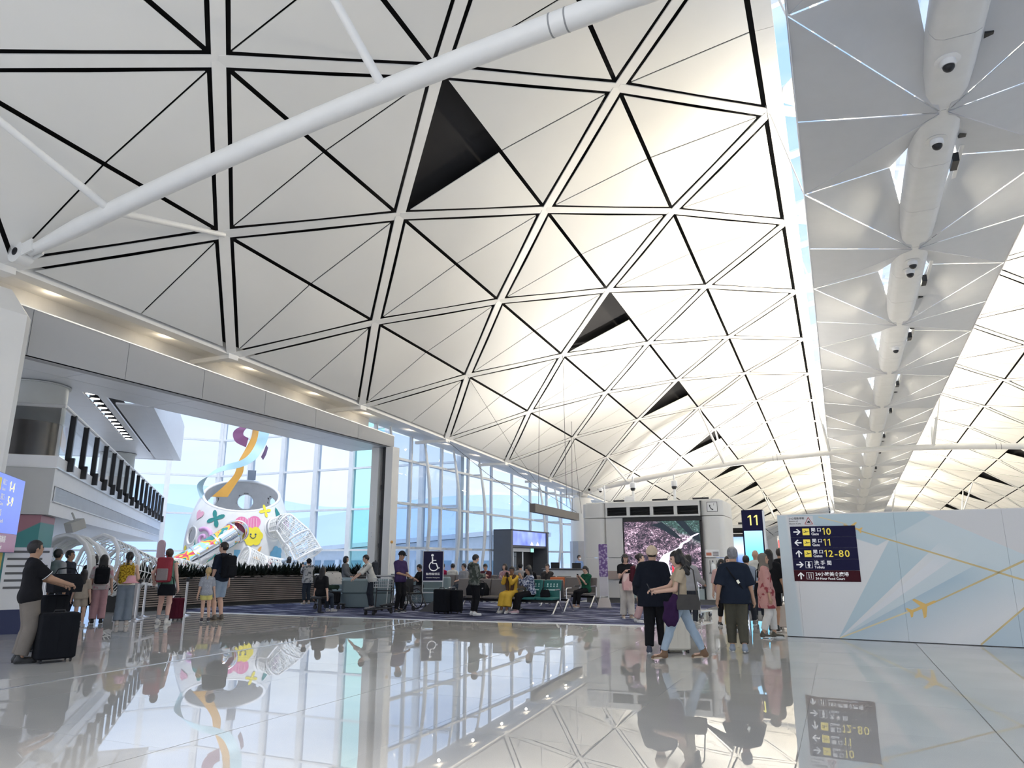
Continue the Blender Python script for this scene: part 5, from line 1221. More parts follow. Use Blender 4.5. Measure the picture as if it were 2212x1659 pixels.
# ================================================================== wheelchair waiting sign on a stand
p = GD(936, 25.2); ws = thing('stand_sign', 'navy standing sign with a white wheelchair symbol', 'sign', p+Vector((0,0,.008)), facing(p))
mb = MB(); mb.rbox((-.36,-.02,.75),(.36,.02,1.78), .03, 3, axis=1); mb.build('board', mat('stand_frame', (.66,.68,.70)), ws); mb = MB(); mb.box((-.33,-.026,.80),(.33,-.02,1.76)); mb.build('board_face', mat('stand_navy', (.014,.012,.05), .5, spec=.2), ws)
mb = MB(); mb.lathe([(.001,0),(.045,0)], 14, cap=False); mb.v = [(q[0]-.03,-.03,1.63+q[1]) for q in mb.v]; mb.build('wheelchair_head', wht, ws)
mb = MB(); mb.tube([(-.03,-.03,1.57),(-.02,-.03,1.36),(.10,-.03,1.36),(.17,-.03,1.20),(.22,-.03,1.22)], .022, 6); mb.tube([(-.02,-.03,1.46),(.10,-.03,1.46)], .016, 6); mb.tube([(.02+.15*math.cos(t),-.03,1.27+.15*math.sin(t)) for t in np.linspace(1.9,6.1,20)], .016, 6); mb.build('wheelchair_symbol', wht, ws)
lettering('chinese_text', '輪椅輪候區', .095, wht, ws, (0,-.03,.98), align='CENTER'); lettering('english_text', 'Wheelchair Waiting Area', .045, wht, ws, (0,-.03,.88), align='CENTER')
mb = MB(); mb.tube([(-.34,0,.78),(-.34,0,.02)], .018, 8); mb.tube([(.34,0,.78),(.34,0,.02)], .018, 8); mb.box((-.40,-.2,.0),(-.28,.2,.02)); mb.box((.28,-.2,.0),(.40,.2,.02)); mb.tube([(-.34,0,.4),(.34,0,.4)], .012, 6); mb.build('stand', alu, ws)
# flag-like yellow beacon on a pole beside the staff
p = GD(838, 24.0); fp = thing('beacon_pole', 'thin white pole with an orange tip by the trolleys', 'pole', p+Vector((0,0,.008))); mb = MB(); mb.tube([(0,0,0),(.12,0,2.0)], .012, 6); mb.build('rod', white_plastic, fp); mb = MB(); mb.ell((.12,0,2.04),(.045,.045,.05)); mb.build('tip', dm['orange'], fp, smooth=True)
# ================================================================== boarding gate portal with its screen
gt = thing('gate_portal', 'dark boarding gate box with a blue screen over the doorway', 'gate', (-15.25, 36.75, .008), math.radians(90))
gd_ = mat('gate_dark', (.035,.04,.048), .35); gdg = mat('gate_side', (.11,.12,.14), .3)
GWd, GHt, GDp = 5.3, 2.95, 1.0
mb = MB(); mb.box((-GWd/2,0,0),(-GWd/2+.25,GDp,GHt)); mb.build('side_wall', gdg, gt); mb = MB(); mb.box((GWd/2-.2,0,0),(GWd/2,GDp,GHt)); mb.build('side_wall', gdg, gt)
mb = MB(); mb.box((-GWd/2+.25,.1,2.1),(GWd/2-.2,GDp-.12,GHt)); mb.build('lintel', gd_, gt); mb = MB(); mb.box((-GWd/2+.25,GDp-.1,0),(GWd/2-.2,GDp,2.1)); mb.build('back_wall', mat('gate_black', (.012,.012,.014)), gt); mb = MB(); mb.box((-GWd/2,-.05,GHt),(GWd/2,GDp,GHt+.06)); mb.build('roof', gd_, gt)
def gscreen(n_, l_):
    t = n_.new('ShaderNodeTexCoord'); s_ = n_.new('ShaderNodeTexNoise'); s_.inputs['Scale'].default_value = 1.2; l_.new(t.outputs['Object'], s_.inputs['Vector']); r = n_.new('ShaderNodeValToRGB'); e_ = r.color_ramp.elements; e_[0].position = .3; e_[0].color = (.10,.14,.72,1); e_[1].position = .7; e_[1].color = (.30,.40,.95,1); l_.new(s_.outputs['Fac'], r.inputs[0]); return r.outputs[0]
mb = MB(); mb.add([(-GWd/2+.3,.08,2.22),(GWd/2-.25,.08,2.22),(GWd/2-.25,.08,2.94),(-GWd/2+.3,.08,2.94)], [(0,1,2,3)]); mb.build('screen', screen_mat('screen_gate', gscreen, 1.), gt)
for x in (.1,.95): mb = MB(); mb.add([(x,.075,2.24),(x+.45,.075,2.24),(x+.22,.075,2.44)], [(0,1,2)]); mb.build('screen_peak', mat('screen_pinkwhite', (.9,.75,.85), emit=.8), gt)
mb = MB(); mb.box((-GWd/2+.5,.3,1.9),(.6,.4,2.08)); mb.build('header_rail', alu, gt)
for x in (-GWd/2+.32, .72): mb = MB(); mb.box((x,.28,1.88),(x+.38,.32,2.08)); mb.build('exit_sign', mat('exit_green', (.35,.75,.62), emit=.6), gt)
for x in (-1.3, .0): mb = MB(); mb.tube([(x,.5,0),(x,.5,1.9)], .05, 8); mb.build('door_post', alu, gt)
mb = MB(); mb.add([(-1.9,.6,.05),(-.6,.6,.05),(-.6,.6,1.9),(-1.9,.6,1.9)], [(0,1,2,3)]); mb.build('door_leaf', smoke_glass, gt)
# gate counter with staff computer
gc = thing('gate_counter', 'white boarding counter near the far column', 'counter', GD(1232, 33.5)+Vector((0,0,.008)), facing(GD(1232,33.5), -.25))
mb = MB(); mb.rbox((-1.2,-.35,0),(1.0,.35,1.05), .06); mb.build('body', mat('counter_white', (.62,.64,.65), .35), gc); mb = MB(); mb.rbox((-1.25,-.4,1.05),(1.05,.4,1.10), .05); mb.build('top', mat('counter_dark', (.08,.08,.085), .3), gc)
mb = MB(); mb.box((-.9,-.1,1.10),(-.5,-.06,1.36)); mb.build('monitor', black, gc); mb = MB(); mb.box((.1,-.1,1.1),(.5,-.06,1.34)); mb.build('monitor', black, gc)
# hanging signboard over the lounge
hs_ = thing('hanging_sign', 'long grey brown signboard hanging on wires over the lounge', 'sign', (-11.2, 30.0, 3.5), math.radians(4)); mb = MB()
mb.box((-.12,-3.4,-.17),(.12,3.4,.17)); mb.build('board', mat('board_taupe', (.13,.118,.11), .5), hs_)
for y in (-2.6,2.6): mb = MB(); mb.tube([(0,y,.17),(0,y+.2,4.6)], .010, 5); mb.build('wire', mat('wire_dark', (.05,.05,.05)), hs_)
for y in (-1.2, .2): mb = MB(); mb.box((-.15,y,-.13),(-.12,y+1.2,.13)); mb.build('speaker_grille', mat('grille_mid', (.13,.12,.12)), hs_)
# thin stay cables from the vault edge
cab = thing('stay_cable', 'thin dark cables slung between the vault edge and the signboard', 'cable'); 
for a, b_ in ((node(0,3), Vector((-11.2,27.0,3.7))), (node(0,4), Vector((-11.3,33.0,3.7))), (node(1,2.5), Vector((-14.2,36,5.0))), (node(2,3), Vector((-9.8,27.4,3.6))), (node(1,4.5), Vector((-11.4,34.0,3.7)))):
    mb = MB(); mb.tube([a, a.lerp(b_,.5)-Vector((0,0,.12)), b_], .009, 4); mb.build('cable', mat('wire_dark', (.05,.05,.05)), cab)
# white round column with cladding at the far springing
fcq = thing('round_column', 'white round column with grey fluted base at the far tie beam', 'column', (-14.75, 44.0, .009))
mb = MB(); mb.lathe([(.70,2.6),(.70,5.0),(.62,5.1),(.62,5.3)], 28); mb.build('shaft', white_paint, fcq, smooth=SM); mb = MB(); mb.lathe([(.78,0),(.78,2.6)], 12); mb.build('fluted_base', mat('flute_grey', (.45,.45,.46), .35, .4), fcq)
mb = MB(); mb.tube([(.1,-.5,5.55),(.1,.5,5.55)], .2, 16); mb.build('speaker_horn', mat('horn_grey', (.5,.5,.5)), fcq)
# purple banner stand
p = G(1306,1313); bn = thing('banner_stand', 'narrow purple floral banner on a grey foot before the pod', 'banner', p+Vector((0,0,.008)), facing(p))
bnm = mat('banner_floral', (.30,.20,.40), .5); n, l, b = nodes(bnm); vo = n.new('ShaderNodeTexVoronoi'); vo.inputs['Scale'].default_value = 14; t = n.new('ShaderNodeTexCoord'); l.new(t.outputs['Object'], vo.inputs['Vector']); r = n.new('ShaderNodeValToRGB'); r.color_ramp.elements[0].color = (.62,.52,.72,1); r.color_ramp.elements[1].position = .6; r.color_ramp.elements[1].color = (.14,.07,.24,1); l.new(vo.outputs['Distance'], r.inputs[0]); l.new(r.outputs[0], b.inputs['Base Color'])
mb = MB(); mb.rbox((-.14,-.01,.95),(.14,.01,1.98), .03, 3, axis=1); mb.build('banner', bnm, bn); mb = MB(); mb.box((-.13,-.01,.35),(.13,.01,.95)); mb.build('clear_panel', mat('banner_clear', (.55,.53,.56), .2), bn); mb = MB(); mb.tube([(-.13,.02,.02),(-.13,.02,1.95)], .012, 6); mb.tube([(.13,.02,.02),(.13,.02,1.95)], .012, 6); mb.build('uprights', alu, bn)
mb = MB(); mb.add([(-.16,.1,.30),(.16,.1,.30),(.22,-.35,.03),(-.22,-.35,.03),(-.16,.16,0),(.16,.16,0),(.26,-.36,0),(-.26,-.36,0)], [(0,1,2,3)[::-1],(0,3,7,4)[::-1],(1,5,6,2)[::-1],(3,2,6,7)[::-1],(0,4,5,1)[::-1],(4,7,6,5)[::-1]]); mb.build('foot', mat('banner_foot', (.28,.26,.28), .4), bn)
# ================================================================== people: one continuous body surface each, clothes and hair as fitted shells
def surfnet(fn, lo, hi, g):
    lo, hi = np.array(lo, float), np.array(hi, float); n = np.maximum(np.ceil((hi-lo)/g).astype(int)+1, 3)
    ax = [lo[i]+g*np.arange(n[i]) for i in range(3)]
    X, Y, Z = np.meshgrid(*ax, indexing='ij'); P = np.stack([X, Y, Z], -1).astype(np.float32)
    v = fn(P).astype(np.float32)
    v[0], v[-1], v[:,0], v[:,-1], v[:,:,0], v[:,:,-1] = 1, 1, 1, 1, 1, 1
    ins = v < 0; cn = n-1
    acc = np.zeros((*cn, 3), np.float32); cnt = np.zeros(cn, np.float32)
    for a in range(3):
        b, c = (a+1) % 3, (a+2) % 3
        s0 = [slice(None)]*3; s1 = [slice(None)]*3; s0[a] = slice(0, -1); s1[a] = slice(1, None); s0, s1 = tuple(s0), tuple(s1)
        v0, v1 = v[s0], v[s1]; cross = ins[s0] != ins[s1]; t = np.where(cross, v0/(v0-v1+1e-12), 0)
        pt = P[s0].copy(); pt[..., a] += t*g
        for ob in (0, 1):
            for oc in (0, 1):
                sl = [slice(None)]*3; sl[b] = slice(ob, ob+cn[b]); sl[c] = slice(oc, oc+cn[c]); sl = tuple(sl)
                m = cross[sl]; acc += pt[sl]*m[..., None]; cnt += m
    act = cnt > 0; idx = -np.ones(cn, int); idx[act] = np.arange(act.sum()); V = acc[act]/cnt[act][:, None]; Fs = []
    for a in range(3):
        b, c = (a+1) % 3, (a+2) % 3
        s0 = [slice(1, -1)]*3; s1 = [slice(1, -1)]*3; s0[a] = slice(0, -1); s1[a] = slice(1, None); s0, s1 = tuple(s0), tuple(s1)
        cr = ins[s0] != ins[s1]; w = np.argwhere(cr); 
        if not len(w): continue
        w[:, b] += 1; w[:, c] += 1; fl = ins[tuple(w.T)]
        q = []
        for ob, oc in ((-1,-1),(0,-1),(0,0),(-1,0)):
            k = w.copy(); k[:, b] += ob; k[:, c] += oc; q.append(idx[tuple(k.T)])
        q = np.stack(q, 1); q[~fl] = q[~fl][:, ::-1]; Fs.append(q)
    F = np.concatenate(Fs) if Fs else np.zeros((0,4), int)
    return V, F[(F >= 0).all(1)]
def cap(P, a, b, ra, rb, sq=None):
    a, b = np.array(a, np.float32), np.array(b, np.float32)
    if sq is not None:   # squash: (unit axis, factor) widens the space along axis -> flatter section
        axv, k = sq; axv = np.array(axv, np.float32); mid = (a+b)/2
        P = P + ((P-mid)@axv)[..., None]*axv*(1/k-1); a = a+((a-mid)@axv)*axv*(1/k-1); b = b+((b-mid)@axv)*axv*(1/k-1)
    ba = b-a; pa = P-a; t = np.clip((pa@ba)/max(float(ba@ba), 1e-9), 0, 1)
    d = np.linalg.norm(pa-t[..., None]*ba, axis=-1)-(ra+(rb-ra)*t)
    return d
def ellip(P, c, r):
    q = (P-np.array(c, np.float32))/np.array(r, np.float32); k = np.linalg.norm(q, axis=-1); return (k-1)*min(r)
def smin(a, b, k):
    h = np.clip(.5+.5*(b-a)/k, 0, 1); return b+(a-b)*h-k*h*(1-h)
def smesh(name, V, F, m, parent, extra=None):
    me = bpy.data.meshes.new(name); v = [tuple(map(float, p)) for p in V]; f = [tuple(map(int, q)) for q in F]
    if extra is not None: o = len(v); v += extra.v; f += [tuple(i+o for i in q) for q in extra.f]
    me.from_pydata(v, [], f); me.materials.append(m); me.shade_smooth(); me.update()
    return link(name, me, parent)
def ik(a, t, l1, l2, pole):
    a, t = Vector(a), Vector(t); d = t-a; L_ = min(d.length, (l1+l2)*.999); d.normalize(); t = a+d*L_
    x = (l1*l1-l2*l2+L_*L_)/(2*L_); h = math.sqrt(max(l1*l1-x*x, 0)); p = Vector(pole); p = p-d*p.dot(d)
    if p.length < 1e-4: p = Vector((0,1,0))
    return a+d*x+p.normalized()*h, t
def cloth(name, col, var=.06, pat=None, rough=.85):
    key = 'cloth_%s_%s' % (name, '_'.join('%.3f' % c for c in col))
    if key in MATS: return MATS[key]
    m = mat(key, col, rough, var=var, vscale=9, bump=.25, bscale=45, spec=.12)
    if pat:
        n, l, b = nodes(m); z = n.new('ShaderNodeTexVoronoi' if pat[0] == 'dots' else 'ShaderNodeTexNoise'); z.inputs['Scale'].default_value = pat[1]
        t = n.new('ShaderNodeTexCoord'); l.new(t.outputs['Object'], z.inputs['Vector']); r = n.new('ShaderNodeValToRGB')
        o = z.outputs['Distance'] if pat[0] == 'dots' else z.outputs['Fac']; r.color_ramp.elements[0].position = pat[3]-.03; r.color_ramp.elements[1].position = pat[3]+.03
        if pat[0] != 'dots': z.inputs['Detail'].default_value = 2
        l.new(o, r.inputs[0]); mx_ = n.new('ShaderNodeMix'); mx_.data_type = 'RGBA'; l.new(r.outputs[0], mx_.inputs[0])
        old = b.inputs['Base Color'].links[0].from_socket; l.new(old, mx_.inputs[7] if pat[0] == 'dots' else mx_.inputs[6]); (mx_.inputs[6] if pat[0] == 'dots' else mx_.inputs[7]).default_value = (*pat[2], 1); l.new(mx_.outputs[2], b.inputs['Base Color'])
    return m
SKINS = {k: mat('skin_'+k, c, .55, var=.05, vscale=8, spec=.3) for k, c in dict(light=(.62,.40,.30), mid=(.52,.32,.22), tan=(.42,.25,.165), dark=(.26,.14,.09), pink=(.66,.42,.34)).items()}
HAIRS = {k: mat('hair_'+k, c, .5, var=.25, vscale=25, bump=.5, bscale=90) for k, c in dict(black=(.012,.010,.010), brown=(.05,.028,.018), grey=(.22,.22,.23), blond=(.55,.38,.17), dark=(.022,.016,.014)).items()}
eye_m = mat('eye_dark', (.02,.015,.012), .3); lip_m = mat('lip', (.40,.16,.13), .5)

def person(label, loc, H=1.7, rz=0., skin='mid', top=None, bottom=None, shoes=(.05,.05,.05), hair=('short','black'), g=.016, sit=None,
           hl=None, hr=None, fl=None, fr=None, lean=0., head=(0., 0.), fat=1., sh=1., group=None, sole=None, curl=.5, socks=None, twist=0., child=False):
    """local frame: faces -Y, +X is the person's left; hand/foot targets in metres for a 1.72 m figure"""
    s = H/1.72; root = thing('person', label, 'person', loc, rz, group)
    def Lr(x): return Vector((x[0]*s, x[1]*s, x[2]*s))
    hipz = .945 if not sit else sit.get('h', .50)
    R = Matrix.Rotation(lean, 3, 'X')     # positive leans forward (toward -Y)
    pel = Vector((0, sit.get('y', 0.) if sit else 0, hipz))
    def T(x, y, z): return pel + R @ Vector((x, y, z))
    waist, chest, neckb, = T(0, 0, .13), T(0, .005, .36), T(0, .02, .52)
    shw = .168*sh; RT = Matrix.Rotation(twist, 3, 'Z')
    def ST(x, y, z): return pel + R @ (RT @ Vector((x, y, z)))
    SL, SR = ST(shw, .015, .437), ST(-shw, .015, .437)
    hs = 1.0 if not child else 1.13
    HR = Matrix.Rotation(head[0], 3, 'Z') @ Matrix.Rotation(head[1], 3, 'X')
    nk = T(0, .015, .545); hc = nk + HR @ Vector((0, -.015, .125*hs))
    HL, HRr = T(.085, 0, -.02), T(-.085, 0, -.02)
    if sit:
        fl = fl or (.10, pel.y-.50, .09); fr = fr or (-.10, pel.y-.50, .09)
    else: fl = fl or (.10, .02, .09); fr = fr or (-.10, .02, .09)
    pole = (0, -1, .25)
    KL, AL = ik(HL, fl, .43, .42, pole); KR, AR = ik(HRr, fr, .43, .42, pole)
    hl = hl or (.27, -.02, hipz-.13); hr = hr or (-.27, -.02, hipz-.13)
    EL, WL = ik(SL, hl, .285, .265, (.35, 1, -.45)); ER, WR = ik(SR, hr, .285, .265, (-.35, 1, -.45))
    f = fat; fwd = np.array(R @ Vector((0,-1,0))); Hf = np.array(HR @ Vector((0,-1,0))); Hu = np.array(HR @ Vector((0,0,1))); Hx = np.array(HR @ Vector((1,0,0)))
    c_ = np.array(hc)
    def head_sdf(P, e=0.):
        q = P-c_; loc_ = np.stack([q@Hx, q@Hf, q@Hu], -1)/hs
        d = ellip(loc_, (0,-.012,.022), (.077+e, .098+e, .098+e)); d = smin(d, ellip(loc_, (0,.022,-.045), (.058+e, .070+e, .078+e)), .03)
        return d*hs, loc_
    def torso(P, e=0., eh=0.):
        d = cap(P, T(-.055*f,0,-.01), T(.055*f,0,-.01), .112*f+e+eh, .112*f+e+eh, (fwd, .9))
        d = smin(d, cap(P, T(-.045*f,0,.17), T(.045*f,0,.17), .096*f+e+eh*.85, .096*f+e+eh*.85, (fwd, .86)), .06)
        d = smin(d, cap(P, ST(-.06*sh,.005,.33), ST(.06*sh,.005,.33), .104*f+e, .104*f+e, (fwd, .88)), .06)
        for sx in (-1, 1): d = smin(d, cap(P, ST(sx*.03,.02,.475), ST(sx*.145*sh,.015,.440), .060+e, .052+e), .045)
        return d
    def arm(P, S_, E_, W_, e=0., e2=None, frac=1.):
        e2 = e if e2 is None else e2
        if frac <= .55:
            k = frac/.5; En = S_+(E_-S_)*k; return cap(P, S_, En, .052*f+e, .052*f-.006*k+e2)
        d = cap(P, S_, E_, .050*f+e, .042*f+e); k = (frac-.5)/.5; return smin(d, cap(P, E_, E_+(W_-E_)*k, .041*f+e, (.041-.014*k)*f+e2), .02)
    def leg(P, H_, K_, A_, e=0., e2=None, frac=1.):
        e2 = e if e2 is None else e2
        if frac <= .5:
            k = frac/.5; return cap(P, H_, H_+(K_-H_)*k, .086*f+e, (.086-.028*k)*f+e2)
        k = (frac-.5)/.5; d = cap(P, H_, K_, .086*f+e, .058*f+(e+e2)/2); return smin(d, cap(P, K_, K_+(A_-K_)*k, .056*f+(e+e2)/2, (.056-.018*k)*f+e2), .03)
    def calf(P, K_, A_): m_ = K_+(A_-K_)*.3; bk = Vector((0,.014,0)); return cap(P, m_+bk, K_+(A_-K_)*.5+bk, .052*f, .044*f)
    def foot_dir(A_): return Vector((math.copysign(.12, A_.x), -1, 0)).normalized()
    def body(P):
        d, q = head_sdf(P)
        nose = np.linalg.norm((q-np.array((0,.098,-.012)))*np.array((1.3,.9,.75)), axis=-1)-.014; d = smin(d, nose, .012)
        for sx in (-1, 1): d = smin(d, ellip(q, (sx*.078,-.005,-.005), (.012,.024,.034)), .01)
        d = smin(d, cap(P, T(0,.02,.45), nk+HR@Vector((0,.0,.03)), .056*f, .052*f), .035)
        d = smin(d, torso(P), .04)
        for S_, E_, W_ in ((SL,EL,WL),(SR,ER,WR)):
            d = smin(d, arm(P, S_, E_, W_), .03); dd = (W_-E_).normalized(); d = smin(d, cap(P, W_, W_+dd*.07, .025, .031), .02)
        for H_, K_, A_ in ((HL,KL,AL),(HRr,KR,AR)):
            d = smin(d, leg(P, H_, K_, A_), .05); d = smin(d, calf(P, K_, A_), .03); fd = foot_dir(A_)
            d = smin(d, cap(P, A_+Vector((0,.02,-.05)), A_+fd*.14+Vector((0,0,-.055)), .034, .028), .03)
        return d
    allp = [SL,SR,EL,ER,WL,WR,HL,KL,KR,AL,AR,hc,pel]
    lo = np.min([np.array(p) for p in allp], 0)-.24; hi = np.max([np.array(p) for p in allp], 0)+.24; lo[2] = max(lo[2], -.02)
    gg = g/s
    V, F = surfnet(body, lo, hi, gg)
    fing = MB()
    for sd_, E_, W_ in ((1,EL,WL),(-1,ER,WR)):
        dd = (W_-E_).normalized(); lat = dd.cross(Vector((0,0,1)) if abs(dd.z) < .8 else Vector((-sd_*1.,0,0))); lat.normalize()
        # across-palm axis: roughly forward/back for a hanging arm, sideways for a raised one
        acr = Vector((0,-1,0)) if abs(dd.z) > .8 else Vector((-sd_*.85,0,.5)); acr = (acr-dd*acr.dot(dd)).normalized(); nrm_ = dd.cross(acr)*sd_*-1
        if abs(dd.z) > .8: nrm_ = Vector((-sd_,0,0)); nrm_ = (nrm_-dd*nrm_.dot(dd)).normalized()
        else:
            nrm_ = Vector((0,0,-1)); nrm_ = (nrm_-dd*nrm_.dot(dd)).normalized(); acr = Vector((-sd_,0,0)); acr = (acr-dd*acr.dot(dd)-nrm_*acr.dot(nrm_)).normalized()
        base = W_+dd*.075
        for i, (o_, ln) in enumerate(((.027,.072),(.009,.082),(-.009,.076),(-.027,.060))):
            p = base+acr*o_; pts = [p-dd*.02]; a_ = .15
            for j, fr_ in enumerate((.42,.33,.25)):
                p = p+(dd*math.cos(a_)+nrm_*math.sin(a_))*ln*fr_; pts.append(p); a_ += curl*(.9 if j else .7)
            fing.tube(pts, [.0098,.0094,.0086,.0066], 6)
        p = W_+dd*.03+acr*.026; fing.tube([p-acr*.012, p+acr*.020+dd*.022+nrm_*.008, p+acr*.028+dd*.05+nrm_*(.016+.02*curl)], [.0125,.0110,.0080], 6)
    fing.v = [tuple(Vector(p)) for p in fing.v]
    def done(nm, V, F, m, extra=None):
        if len(F) == 0: return None
        if extra is not None: extra.v = [(p[0]*s, p[1]*s, p[2]*s) for p in extra.v]
        return smesh(nm, V*s, F, m, root, extra)
    bo = done('body', V, F, SKINS[skin], fing)
    # face
    def fpt(x, y, z): return hc + Vector(Hx)*x*hs + Vector(Hf)*y*hs + Vector(Hu)*z*hs
    def bit(nm, q_, m_): q_.v = [(p[0]*s,p[1]*s,p[2]*s) for p in q_.v]; q_.build(nm, m_, root, smooth=True)
    for sx in (-1, 1):
        q_ = MB(); q_.ell(fpt(sx*.031, .082, .006), (.012,.012,.0065), 8, 5); bit('eye', q_, eye_m)
        q_ = MB(); q_.tube([fpt(sx*.016,.089,.027), fpt(sx*.032, .088, .028), fpt(sx*.047,.077,.024)], .0035, 4); bit('eyebrow', q_, eye_m)
    q_ = MB(); q_.tube([fpt(-.022,.080,-.058), fpt(0,.089,-.059), fpt(.022,.080,-.058)], [.003,.0065,.003], 5); bit('mouth', q_, lip_m)
    # ---- lower clothing
    if bottom:
        kind, colb, ln = bottom['kind'], bottom['m'], bottom.get('len', .96); ea, eb = bottom.get('e', (.014, .02))
        hem = None
        def pants(P):
            d = cap(P, T(-.055*f,0,-.01), T(.055*f,0,-.01), .112*f+ea, .112*f+ea, (fwd, .9)); d = smin(d, cap(P, T(-.045*f,0,.12), T(.045*f,0,.12), .097*f+ea*.7, .097*f+ea*.7, (fwd, .86)), .06)
            if kind == 'skirt':
                kk = bottom.get('flare', .04); mid_ = (KL+KR)/2; end = T(0,0,0)+(mid_-T(0,0,0))*(ln/.5); d = smin(d, cap(P, T(0,0,-.02), end, .15*f+ea, .16*f+ea+kk, (fwd, .8)), .05)
            else:
                for H_, K_, A_ in ((HL,KL,AL),(HRr,KR,AR)):
                    dl = leg(P, H_, K_, A_, ea, eb, ln)
                    if ln > .7: dl = smin(dl, calf(P, K_, A_)-ea*.8, .03)
                    ax_ = np.array((A_-K_ if ln > .5 else K_-H_).normalized(), np.float32); e_ = np.array((K_+(A_-K_)*((ln-.5)/.5)) if ln > .5 else H_+(K_-H_)*(ln/.5), np.float32)
                    d = smin(d, np.maximum(dl, (P-e_)@ax_-.01), .03)
            up_ = np.array(R @ Vector((0,0,1)), np.float32); top_ = np.array(T(0,0,.13), np.float32); d = np.maximum(d, (P-top_)@up_)
            return np.maximum(d, .03-P[..., 2])
        l2 = np.min([np.array(p) for p in (HL,HRr,KL,KR,AL,AR)], 0)-.20; h2 = np.max([np.array(p) for p in (HL,HRr,KL,KR,AL,AR)], 0)+.24; l2[2] = max(l2[2], 0)
        V, F = surfnet(pants, l2, h2, gg); done({'pants':'trousers','shorts':'shorts','skirt':'skirt'}[kind], V, F, colb)
    # ---- upper clothing
    if top:
        slv, et, eh, hemz = top.get('sleeve', .42), top.get('e', .016), top.get('eh', .012), top.get('hem', -.10)
        if bottom: eh = max(eh, bottom.get('e', (.014,.02))[0]+.012-et)
        def shirt(P):
            d = torso(P, et, eh); up_ = np.array(R @ Vector((0,0,1)), np.float32); hp = np.array(T(0,0,hemz), np.float32)
            if hemz < -.12:
                d = smin(d, cap(P, T(-.05*f,0,-.02), T(-.05*f,0,hemz+.02), .112*f+et+eh, .112*f+et+eh*1.4, (fwd, .9)), .04); d = smin(d, cap(P, T(.05*f,0,-.02), T(.05*f,0,hemz+.02), .112*f+et+eh, .112*f+et+eh*1.4, (fwd, .9)), .04)
            d = np.maximum(d, -((P-hp)@up_))
            npnt = np.array(T(0,0,top.get('neck', .528)), np.float32); nn_ = np.array(R @ Vector((0,-.38,1)).normalized(), np.float32)
            d = np.maximum(d, (P-npnt)@nn_) if slv == 0 or True else d
            if slv > 0:
                for S_, E_, W_ in ((SL,EL,WL),(SR,ER,WR)):
                    da = arm(P, S_, E_, W_, et*.9, et*.9+top.get('cuff', .008), slv)
                    if slv < .98:
                        ax_ = np.array((W_-E_ if slv > .55 else E_-S_).normalized(), np.float32); e_ = np.array(E_+(W_-E_)*((slv-.5)/.5) if slv > .55 else S_+(E_-S_)*(slv/.5), np.float32)
                        da = np.maximum(da, (P-e_)@ax_-.015)
                    d = smin(d, da, .025)
            if slv == 0:
                for S_ in (SL, SR): d = np.maximum(d, .055-np.linalg.norm(P-np.array(S_, np.float32), axis=-1))
            return d
        ps = [SL,SR,EL,ER,WL,WR,pel,T(0,0,hemz)] if slv > .5 else [SL,SR,EL,ER,pel,T(0,0,hemz)]
        l2 = np.min([np.array(p) for p in ps], 0)-.24; h2 = np.max([np.array(p) for p in ps], 0)+.17; l2[2] = max(l2[2], 0)
        V, F = surfnet(shirt, l2, h2, gg); done(top.get('name', 'shirt'), V, F, top['m'])
    # ---- shoes
    shm = shoes if hasattr(shoes, 'node_tree') else mat('shoe_%.2f_%.2f_%.2f' % shoes, shoes, .6); som = sole or mat('shoe_sole_white', (.72,.72,.70), .6)
    boot = hasattr(shoes, 'name') and shoes.name.startswith('boot')
    for sd_, K_, A_ in ((1,KL,AL),(-1,KR,AR)):
        fd = foot_dir(A_); pt_ = Vector((0,0,0)); lift = max(A_.z-.09, 0)
        def shoe(P):
            b_ = A_+Vector((0,.03,-.048)); t_ = A_+fd*.165+Vector((0,0,-.058-lift*.45)); d = cap(P, b_, t_, .046, .036, ((0,0,1), .9)); d = smin(d, cap(P, A_+Vector((0,.01,-.04)), A_+Vector((0,.01,.012))+(K_-A_).normalized()*(.06 if boot else 0), .044+.006*boot, .042+.008*boot), .03)
            return np.maximum(d, (A_.z-.078)-P[..., 2]) if lift < .02 else d
        V, F = surfnet(shoe, np.array(A_)-.26, np.array(A_)+.26, min(gg, .013)); sh_o = done('shoe', V, F, shm)
        mbs = MB(); q = []
        sdv = Vector((fd.y, -fd.x, 0)); zb = A_.z-.088
        for k in range(14):
            t_ = 2*PI*k/14; q.append((A_+fd*(.065+.135*math.cos(t_)) + sdv*(.045+.006*math.cos(t_))*math.sin(t_)))
        dz = [(-lift*.45 if False else 0)]*14
        mbs.add([(p.x, p.y, zb-(lift*.45)*max(((p-A_).dot(fd))/.2,0)) for p in q]+[(p.x, p.y, zb+.026-(lift*.45)*max(((p-A_).dot(fd))/.2,0)) for p in q], [tuple(range(13,-1,-1)), tuple(range(14,28))]+[(i,(i+1)%14,14+(i+1)%14,14+i) for i in range(14)])
        mbs.v = [(p[0]*s,p[1]*s,p[2]*s) for p in mbs.v]; mbs.build('sole', som, sh_o)
        if socks: mbs = MB(); mbs.tube([A_+Vector((0,.005,-.01)), A_+(K_-A_).normalized()*.10], [.047,.046], 12); mbs.v = [(p[0]*s,p[1]*s,p[2]*s) for p in mbs.v]; mbs.build('sock', socks, root, smooth=True)
    # ---- hair and headwear
    kind = hair[0]; hm = HAIRS[hair[1]] if hair[1] in HAIRS else hair[1]
    B = lambda x, y, z: fpt(x, y, z)
    nzr = np.random.RandomState(int(abs(loc[0]*100+loc[1]*37)) % 9999)
